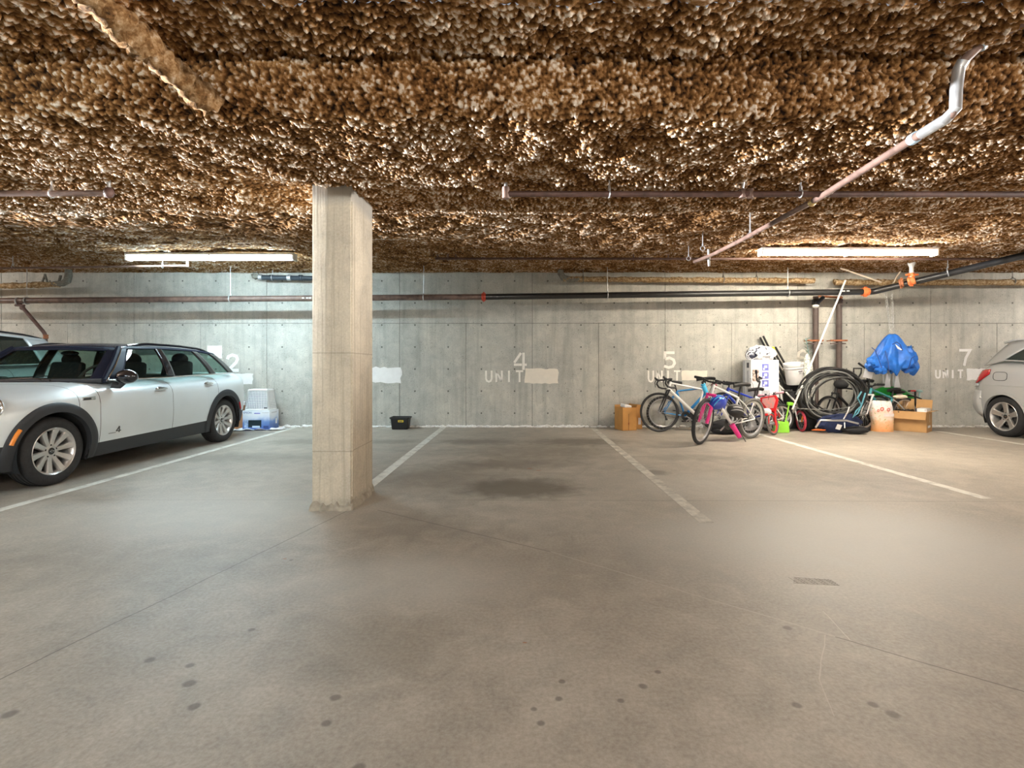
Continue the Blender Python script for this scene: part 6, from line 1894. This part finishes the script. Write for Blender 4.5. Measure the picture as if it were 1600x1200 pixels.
# ---- hose coil
t = thing('hose_coil', 'big coil of black and grey hose standing on edge against the black bike', 'hose', (wx(1298, 8.35), 8.35, 0))
rr = random.Random(9)
def coil(n, R0_, cx_, cz_, y0, rad, ph, ez=0.80, jit=0.05):
    pts = []
    for i in range(n * 40):
        a = 2 * PI * i / 40 + ph
        k = i / 40
        Rk = R0_ + jit * math.sin(k * 2.4 + ph) + 0.02 * math.sin(a * 2 + k)
        pts.append(Vector((cx_ + Rk * math.cos(a) + 0.03 * math.sin(k * 1.7), y0 + 0.05 * math.sin(k * 2.9 + ph) - 0.10 * math.sin(a) * 0.4 + 0.02 * math.cos(3 * a + k), max(rad, cz_ + ez * Rk * math.sin(a) + 0.03 * math.cos(k * 2.1)))))
    return pts
cxm = wx(1298, 8.35); czm = H + (CY - 618) / F * 8.35
MB().tube(coil(9, 0.50, cxm, czm, 8.36, 0.0165, 0.3), 0.0165, n=8).build('black_hose', M_BLACKP, t)
MB().tube(coil(6, 0.445, cxm - .01, czm + .01, 8.31, 0.0115, 1.7), 0.0115, n=8).build('grey_hose', mat('grey_hose', (0.17, 0.175, 0.17), 0.5), t)
MB().tube(coil(4, 0.41, cxm + 0.03, czm + 0.01, 8.30, 0.013, 2.9, jit=0.03), 0.013, n=8).build('black_hose', M_BLACKP, t)
MB().tube([Vector((cxm - .42, 8.28, czm + .22)), at(1265, 601, 8.3), at(1248, 609, 8.28), at(1244, 617, 8.25)], 0.0115, n=8).build('hose_end', MATS['grey_hose'], t)
MB().tube([at(1244, 638, 8.24), at(1275, 640, 8.2), at(1300, 640, 8.2), at(1330, 636, 8.22), at(1342, 628, 8.25)], 0.007, n=6).build('hose_end', MATS['grey_hose'], t)
# blue cord looped on its right side
cd = MB().tube([at(1346, 612, 8.22), at(1340, 622, 8.2), at(1346, 634, 8.2), at(1338, 642, 8.2), at(1333, 652, 8.2), at(1341, 645, 8.19), at(1348, 628, 8.2), at(1352, 614, 8.22)], 0.012, n=8).build('blue_cord', mat('teal_cord', (0.10, 0.30, 0.38), 0.6))
cd.name = 'rope'; tag(cd, 'teal rope looped over the right side of the hose coil', 'rope')

# ---- folded chair (silver tubes, navy cloth) on the floor before the coil
t = thing('folded_chair', 'folded navy cloth chair with silver tubes lying in front of the hose coil', 'chair', (wx(1315, 8.2), 8.2, 0))
MB().tube([at(1274.5, 668, 8.15), at(1281, 658, 8.12), at(1282.5, 656.5, 8.12), at(1300, 657, 8.10), at(1322, 657, 8.10), at(1341, 662, 8.12)], 0.016, n=10).build('silver_tube', M_ALU, t)
MB().tube([at(1318, 655, 8.1), at(1324, 645, 8.15), at(1327, 636, 8.2)], 0.010, n=8).build('silver_tube', M_ALU, t)
mb = lumpy('x', Vector((wx(1312, 8.32), 8.33, 0.17)), (0.36, 0.11, 0.165), None, 31, amp=0.14); mb.v = [Vector((v.x, v.y, max(v.z, .005))) for v in mb.v]
mb.build('navy_cloth', mat('navy_cloth', (0.012, 0.022, 0.075), 0.85, var=0.3, scale=20), t)
mb = lumpy('x', Vector((wx(1335, 8.22), 8.2, 0.065)), (0.22, 0.09, 0.062), None, 32, amp=0.14); mb.v = [Vector((v.x, v.y, max(v.z, .004))) for v in mb.v]
mb.build('black_cloth', M_BLACKF, t)
MB().box(at(1310.5, 668, 8.02) + Vector((0, 0, 0.008)), (0.075, 0.006, 0.085), rot=(0.3, 0.25, 0)).build('white_tag', M_WHITEPL, t)
MB().bar(at(1319.5, 660, 8.08), at(1320, 669, 8.06), 0.008, n=8).build('plastic_leg', M_WHITEPL, t)
o = MB().tube([at(1268, 672, 8.3) + Vector((0, 0, .0)), at(1275, 671.6, 8.28), at(1287, 672, 8.27), at(1292, 671.5, 8.3)], [0.006, 0.014, 0.012, 0.004], n=8)
o.v = [Vector((v.x, v.y, max(v.z, 0.003))) for v in o.v]
o = o.build('orange_strap', mat('orange_strap', (0.75, 0.16, 0.03), 0.7)); tag(o, 'short orange red strap on the floor left of the folded chair', 'strap')
# dark heap behind (wheels, cloth) between the child bikes and the coil
for nm, lb, c_, rad, m_, sd in (('black_backpack', 'black backpack slumped between the pink red wheel and the hose coil', (wx(1262, 8.62), 8.62, 0.20), (0.17, 0.13, 0.20), M_BLACKF, 41),):
    t = thing(nm, lb, 'bag', (c_[0], c_[1], 0))
    mb = lumpy('x', Vector(c_), rad, None, sd, amp=0.12); mb.v = [Vector((v.x, v.y, max(v.z, .004))) for v in mb.v]; mb.build('bag_body', m_, t)
    MB().tube([Vector((c_[0] - .07, c_[1] - .12, .32)), Vector((c_[0] - .09, c_[1] - .16, .2)), Vector((c_[0] - .06, c_[1] - .14, .08))], .012, n=8).build('shoulder_strap', M_BLACKF, t)
q = at(1219, 668, 8.36)
t = thing('plastic_toy', 'lime green plastic toy standing behind the red front wheel', 'toy', (q.x, q.y, 0))
MB().box((q.x + .01, q.y, 0.10), (0.25, 0.10, 0.19), taper=0.9).build('lime_body', M_LIME, t, bevel=0.015)
MB().bar((q.x + .10, q.y + .02, .18), at(1233, 632, 8.42), .012, n=8).build('lime_post', M_LIME, t)
MB().box(at(1234.5, 631, 8.42), (0.10, 0.05, 0.055), rot=(0, .1, 0)).build('lime_handle', M_LIME, t, bevel=.012)

# ---- shovel handles and the white board
t = thing('snow_shovel', 'black D-handled shovel standing behind the hose coil', 'shovel', (wx(1341, 8.88), 8.88, 0))
q = at(1340, 583, 8.88)
MB().tube([q + Vector((-.07, 0, .085)), q + Vector((.07, 0, .085)), q + Vector((.062, 0, 0)), q + Vector((.015, 0, -.075)), q + Vector((-.015, 0, -.075)), q + Vector((-.07, 0, .0))], .014, n=8, closed=True).build('grip', M_BLACKP, t)
MB().bar(q + Vector((0, 0, -.07)), Vector((q.x + .06, 8.85, 0.30)), .015, n=10).build('shaft', M_BLACKP, t)
MB().box((q.x + .07, 8.84, 0.17), (0.30, 0.02, 0.33)).build('blade', M_BLACKP, t, bevel=.006)
o = MB().bar(at(1341, 567, 8.95), at(1353, 576, 8.9), .018, n=10).bar(at(1353, 576, 8.9), Vector((wx(1366, 8.85), 8.85, 0.02)), .013, n=10).build('tool_handle', M_BLACKP)
tag(o, 'black tool handle poking up left of the white board', 'handle')
R_ = Euler((0.10, 0.20, 0.0))
q = at(1357.5, 581.5, 8.74)
o = MB().box(q, (0.155, 0.012, 0.215), rot=R_).build('white_board', M_WHITEPL, None, bevel=0.003); tag(o, 'small white board tucked upright below the hanging blue cloth', 'board')
o = MB().bar(q + Vector((0.02, 0.02, -.09)), Vector((q.x + 0.05, 8.8, 0.02)), 0.012, n=8).build('support', M_BLACKP, o)

# ---- green ride-on and the things around it
gx, gy = wx(1397, 8.98), 8.99
t = thing('ride_on_toy', 'green plastic ride-on motorbike behind the food sack and open carton', 'toy', (gx, gy, 0))
mb = MB()
prof = [(-0.34, 0.70, .03), (-0.24, 0.735, .07), (-0.10, 0.765, .09), (0.02, 0.745, .10), (0.16, 0.70, .09), (0.30, 0.62, .06), (0.37, 0.57, .03)]
rows = []
for x, z, hw in prof:
    lo = z - 0.20 + 0.10 * abs(x) * 2
    rows.append([Vector((gx + x, gy + hw * math.cos(a), (z + lo) / 2 + (z - lo) / 2 * math.sin(a))) for a in [2 * PI * k / 14 for k in range(14)]])
n = 14
mb.add([p for r_ in rows for p in r_], [(i * n + k, i * n + (k + 1) % n, (i + 1) * n + (k + 1) % n, (i + 1) * n + k) for i in range(len(rows) - 1) for k in range(n)] + [tuple(range(n)), tuple(range((len(rows) - 1) * n, len(rows) * n))])
mb.build('fairing', M_GREENP, t)
MB().ball((gx + 0.0, gy - .10, 0.655), (0.14, 0.06, 0.032), 16, 8).build('seat', M_BLACKP, t)
for x in (-.30, .34):
    wz = MB().torus((gx + x, gy, 0.16), (0, 1, 0), 0.115, 0.045, 28, 10); wz.build('wheel', M_BLACKP, t)
    MB().bar((gx + x, gy - .03, .16), (gx + x, gy + .03, .16), .07, n=14).build('wheel_hub', M_ALU, t)
MB().box((gx, gy, 0.30), (0.5, 0.10, 0.30)).build('engine_block', M_STEELD, t, bevel=.03)
MB().tube([(gx + .16, gy - .12, .60), (gx + .30, gy - .11, .575), (gx + .42, gy - .10, .53)], .014, n=8).build('fork', M_BLACKP, t)
MB().ball((gx + 0.02, gy - .11, .585), (0.07, .03, .055), 12, 8).build('side_panel', M_ALU, t)
# red clamp and pale bottle behind the open carton
q = at(1427, 611, 8.9)
t = thing('bar_clamp', 'red and black bar clamp standing behind the open carton', 'clamp', (q.x, 8.9, 0))
MB().box(q + Vector((-.01, 0, .005)), (0.09, .03, .025)).build('clamp_head', M_REDP, t, bevel=.005)
MB().box(Vector((q.x + .035, 8.9, q.z / 2)), (.025, .02, q.z)).build('clamp_bar', M_BLACKP, t, bevel=.003)
MB().bar(q + Vector((-.09, 0, .0)), q + Vector((-.04, 0, .005)), .014, n=8).build('clamp_screw', M_BLACKP, t)
q = at(1437, 611, 8.98)
o = MB().ball(q, (.055, .03, .026), 14, 8, rot=(0, .1, 0)).bar(q, Vector((q.x - .02, 9.0, .02)), .010, n=8).build('teal_brush', mat('pale_teal', (0.45, 0.68, 0.66), 0.5)); tag(o, 'pale teal brush head on a stick behind the open carton', 'brush')
# pale legs below the blue cloth: a folded camp stool standing behind
t = thing('camp_stool', 'folded stool with pale legs standing below the hanging blue cloth', 'stool', (wx(1394, 8.95), 8.95, 0))
for k, (a, b) in enumerate(((1380, 1384), (1390, 1388), (1396, 1396), (1403, 1400))):
    MB().bar(at(a, 583, 8.98), Vector((wx(b, 8.98), 8.98, 0.02)), .013, n=8).build('leg', M_ALU if k % 2 else M_WHITEPL, t)
for k, px in enumerate((1386, 1401)):
    MB().prism([(-.055, -.13), (.06, -.13), (.01, .12), (-.015, .12)], Matrix.Translation(at(px, 594, 8.93)) @ Matrix.Rotation(PI / 2, 4, 'X'), .012).build('seat_panel', M_WHITEPL, t)

# ---- food sack
sc_ = Vector((wx(1378.5, 8.56), 8.56, 0))
msk = bpy.data.materials.new('sack_print')
nt, bs = nodes(msk); pos = N(nt, 'ShaderNodeNewGeometry').outputs['Position']; sep = N(nt, 'ShaderNodeSeparateXYZ'); nt.links.new(pos, sep.inputs[0])
nn = noise(nt, pos, 13, 4, 0.6, 0.5); n2 = noise(nt, pos, 27, 3, 0.6)
zz = math_(nt, 'ADD', sep.outputs[2], math_(nt, 'MULTIPLY', math_(nt, 'SUBTRACT', nn, 0.5), 0.22))
cb_ = ramp(nt, zz, [(0.02, (0.78, 0.36, 0.14)), (0.16, (0.84, 0.52, 0.30)), (0.22, (0.88, 0.72, 0.58)), (0.33, (0.86, 0.62, 0.50)), (0.37, (0.85, 0.83, 0.80)), (0.50, (0.86, 0.86, 0.85))])
cb_ = mix(nt, ramp(nt, n2, [(0.60, (0, 0, 0)), (0.66, (.8, .8, .8))]), cb_, (0.80, 0.30, 0.12))
cb_ = mix(nt, ramp(nt, noise(nt, pos, 21, 2), [(0.66, (0, 0, 0)), (0.70, (.8, .8, .8))]), cb_, (0.35, 0.45, 0.12))
nt.links.new(cb_, bs.inputs['Base Color']); bs.inputs['Roughness'].default_value = 0.4
t = thing('food_sack', 'white and orange printed food sack standing beside the open carton', 'sack', sc_)
mb = MB()
rows = []
for k in range(17):
    f = k / 16; z = 0.515 * f
    w_ = 0.165 + 0.012 * math.sin(PI * f) - 0.008 * math.sin(7 * f); d_ = 0.095 * (1 - f ** 3.2) ** 0.6 + 0.010
    rows.append([Vector((sc_.x + w_ * sp(math.cos(a), .55) + .006 * math.sin(9 * f + a * 2), sc_.y + d_ * sp(math.sin(a), .75) + 0.03 * f, z + (0.014 * math.sin(a * 3 + 1) if k > 13 else 0))) for a in [2 * PI * q / 32 for q in range(32)]])
n = 32
mb.add([p for r_ in rows for p in r_], [(i * n + k, i * n + (k + 1) % n, (i + 1) * n + (k + 1) % n, (i + 1) * n + k) for i in range(16) for k in range(n)] + [tuple(range(n)), tuple(range(16 * n, 17 * n))])
sb_o = mb.build('sack_body', msk, t, ang=60)
for dx, dz, rr_ in ((-.055, .385, .042), (.055, .375, .038), (-.12, .36, .028)):
    MB().torus(sc_ + Vector((dx, -0.098 + .025, dz)), (0, 1, 0.1), rr_ * .6, rr_ * .25, 16, 6, squash=.35).build('printed_letter', mat('coral_print', (0.80, 0.26, 0.20), 0.5), sb_o)
MB().box(sc_ + Vector((0.045, -0.094, 0.285)), (0.17, .004, .05), rot=(0.05, 0, 0)).build('printed_panel', mat('pale_print', (0.88, 0.78, 0.76), 0.5), sb_o)
o = lumpy('x', at(1407, 620, 8.62), (0.12, .07, .035), None, 77, amp=.1).build('paper_bundle', mat('cream_paper', (0.80, 0.70, 0.55), 0.7)); tag(o, 'crumpled cream paper lying above the back flap of the open carton', 'paper')

# ---- open carton with books
OS = (0.46, 0.37, 0.345)
oc = Vector((6.80, 8.62, 0))
t, bd, oc, OR = open_carton('cardboard_box', 'wide open brown cardboard carton full of books, right of the food sack', oc, OS, -0.88, M_CARD, [('f', 2.62, 0.15), ('r', 1.35, 0.09)])
# the two halves of the back flap stand up
for u0, u1, an in ((-0.33, -0.01, -0.05), (0.005, 0.225, 0.05)):
    f = MB().box(((u0 + u1) / 2, 0, 0.10), (u1 - u0, 0.006, 0.20))
    T = Matrix.Translation((0, OS[1] / 2, OS[2])) @ Matrix.Rotation(-0.15, 4, 'X') @ Matrix.Rotation(an, 4, 'Y')
    f.v = [oc + OR @ (T @ v) for v in f.v]
    f.build('flap', M_CARD, t, smooth=False)
bcen = oc + Vector((0, 0, OS[2] / 2))
on_box(OS, bd, bcen, OR, -0.02, -0.08, 0.17, 0.04, M_WHITEPL, 'right', 'printed_text')
on_box(OS, bd, bcen, OR, 0.02, 0.06, 0.05, 0.14, mat('pale_card_print', (0.62, 0.45, 0.28), 0.8), 'right', 'printed_text')
def book(label, lx, tilt, m, h=0.30, th=0.028, dy=0.0, zc=0.22, group=None):
    bb = oc + OR @ Vector((lx, dy, zc))
    t = thing('book', label, 'book', bb, group)
    R = OR @ Euler((0, tilt, 0)).to_matrix()
    cover = MB()
    for s in (-1, 1): cover.box((s * th / 2, 0, 0.0), (0.005, 0.25, h))
    cover.box((0, 0, h / 2), (th, 0.25, 0.004)); cover.box((0, -0.123, 0), (th, 0.004, h))
    cover.v = [bb + R @ v for v in cover.v]; cover.build('cover', m, t, smooth=False)
    pg = MB().box((0, 0.005, -0.003), (th - 0.006, 0.235, h - 0.008)); pg.v = [bb + R @ v for v in pg.v]
    pg.build('pages', M_WHITEPL, t, smooth=False)
ords = ('leftmost dark book in the open carton, leaning left against its side', 'second dark book from the left in the open carton', 'third dark book from the left in the open carton', 'fourth dark book in the open carton, nearest the white box')
for k, lb in enumerate(ords):
    book(lb, -0.135 + 0.058 * k, -0.50 + 0.02 * k, M_BLACKP, 0.30, 0.022, zc=0.225, group='dark books in the open carton')
book('upright book with black spine in the middle of the open carton', 0.075, -0.02, M_INK, 0.385, 0.02, zc=.20)
t = thing('white_box', 'white box lying in the right half of the open carton', 'box', oc + OR @ Vector((0.155, 0, .3)))
mb = MB().box((0.157, 0.0, 0.265), (0.13, 0.30, 0.27)); mb.v = [oc + OR @ v for v in mb.v]; wb_o = mb.build('box_body', M_WHITEPL, t, bevel=.004)
mb = MB().box((0.205, -0.151, 0.375), (0.016, .002, .04)); mb.v = [oc + OR @ v for v in mb.v]; mb.build('printed_edge', M_GREYINK, wb_o)

# ---- blue cloth hung on a chain
hc_ = at(1394, 524, 8.62)
M_BCLOTH = mat('bright_blue_nylon', (0.018, 0.15, 0.58), 0.5, var=0.25, scale=9)
t = thing('hanging_cloth', 'bright blue nylon jacket bundle hung from a chain on the black pipe', 'jacket', hc_)
mb = MB()
rr = random.Random(12); nA = 84
lobes = [(1.0, 0.38), (1.0, 0.40)]
def tri(x): return abs((x / PI) % 2 - 1) * 2 - 1
def cloth(a, f):
    folds = 0.11 * tri(6 * a + 0.6 + 1.2 * f) + 0.06 * tri(11 * a + 2.0 - .8 * f) + 0.03 * tri(23 * a + 5 * f)
    rx = 0.05 + 0.325 * min(1, (f * 1.2)) ** 0.72; ry = 0.05 + 0.16 * min(1, f * 1.3) ** 0.7
    g = 1 + folds * 2.6 * f
    z = hc_.z + 0.02 - 0.62 * f - 0.07 * f * tri(4 * a + 1) + 0.035 * tri(9 * a) * f + 0.02 * math.sin(17 * a + 9 * f) * f
    if f > 0.80: g *= 1 - 1.3 * (f - 0.80)
    return Vector((hc_.x + rx * math.cos(a) * g + .02 * tri(5 * f + 3 * a) * f, hc_.y + ry * math.sin(a) * g, z))
mb.grid(cloth, [2 * PI * i / nA for i in range(nA)], [i / 22 for i in range(23)], closed_u=True)
body = mb.build('jacket_body', M_BCLOTH, t, thick=0.006, ang=28)
MB().prism([(-.06, .045), (.055, -.05), (.035, -.055), (-.02, -.03)], Matrix.Translation(at(1404, 542, 8.38)) @ Matrix.Rotation(PI / 2, 4, 'X'), 0.01).build('white_lining', M_WHITEPL, body)
MB().tube([at(1394.5, 538, 8.385), at(1401, 534.5, 8.38), at(1407, 538.5, 8.38), at(1410, 548, 8.385)], .008, n=6).build('pocket_edge', mat('dark_seam', (0.02, 0.05, 0.22), 0.6), body)
for pts in (((1362, 543), (1367, 547), (1371, 556), (1378, 575)), ((1412, 582), (1420, 575), (1424, 560), (1430, 556)), ((1383, 548), (1388, 566), (1389, 580))):
    MB().tube([at(x, y, 8.36 if i else 8.42) for i, (x, y) in enumerate(pts)], .006, n=6).build('cord_seam', MATS['dark_seam'], body)
for c_, rad, sd in ((at(1368, 566, 8.5), (.15, .08, .11), 51), (at(1419, 556, 8.6), (.13, .09, .15), 52), (at(1420, 578, 8.5), (.11, .07, .055), 53), (at(1376, 578, 8.45), (.09, .07, .07), 54)):
    lumpy('x', c_, rad, None, sd, amp=.3, n=16, k=10).build('sleeve_fold', M_BCLOTH, t, ang=20)
ch = thing('hanging_chain', 'thin steel chain looped over the black pipe above the blue jacket', 'chain', at(1384, 470, 8.5))
lk = MB()
ztop = H + (CY - 452) / F * 8.53
for x0_, x1_ in ((1381, 1392), (1391, 1396)):
    a = Vector((wx(x0_, 8.53), 8.50, ztop)); b = Vector((wx(x1_, 8.6), 8.60, hc_.z + .01)); k = 26
    d = (b - a) / k
    for i in range(k):
        lk.torus(a + d * (i + .5), (1, 0, 0) if i % 2 else (0, 1, 0), d.length * .52, .0035, 10, 4)
o = lk.build('chain_links', M_GALV, ch, merge=False); tag(o, kind='stuff')
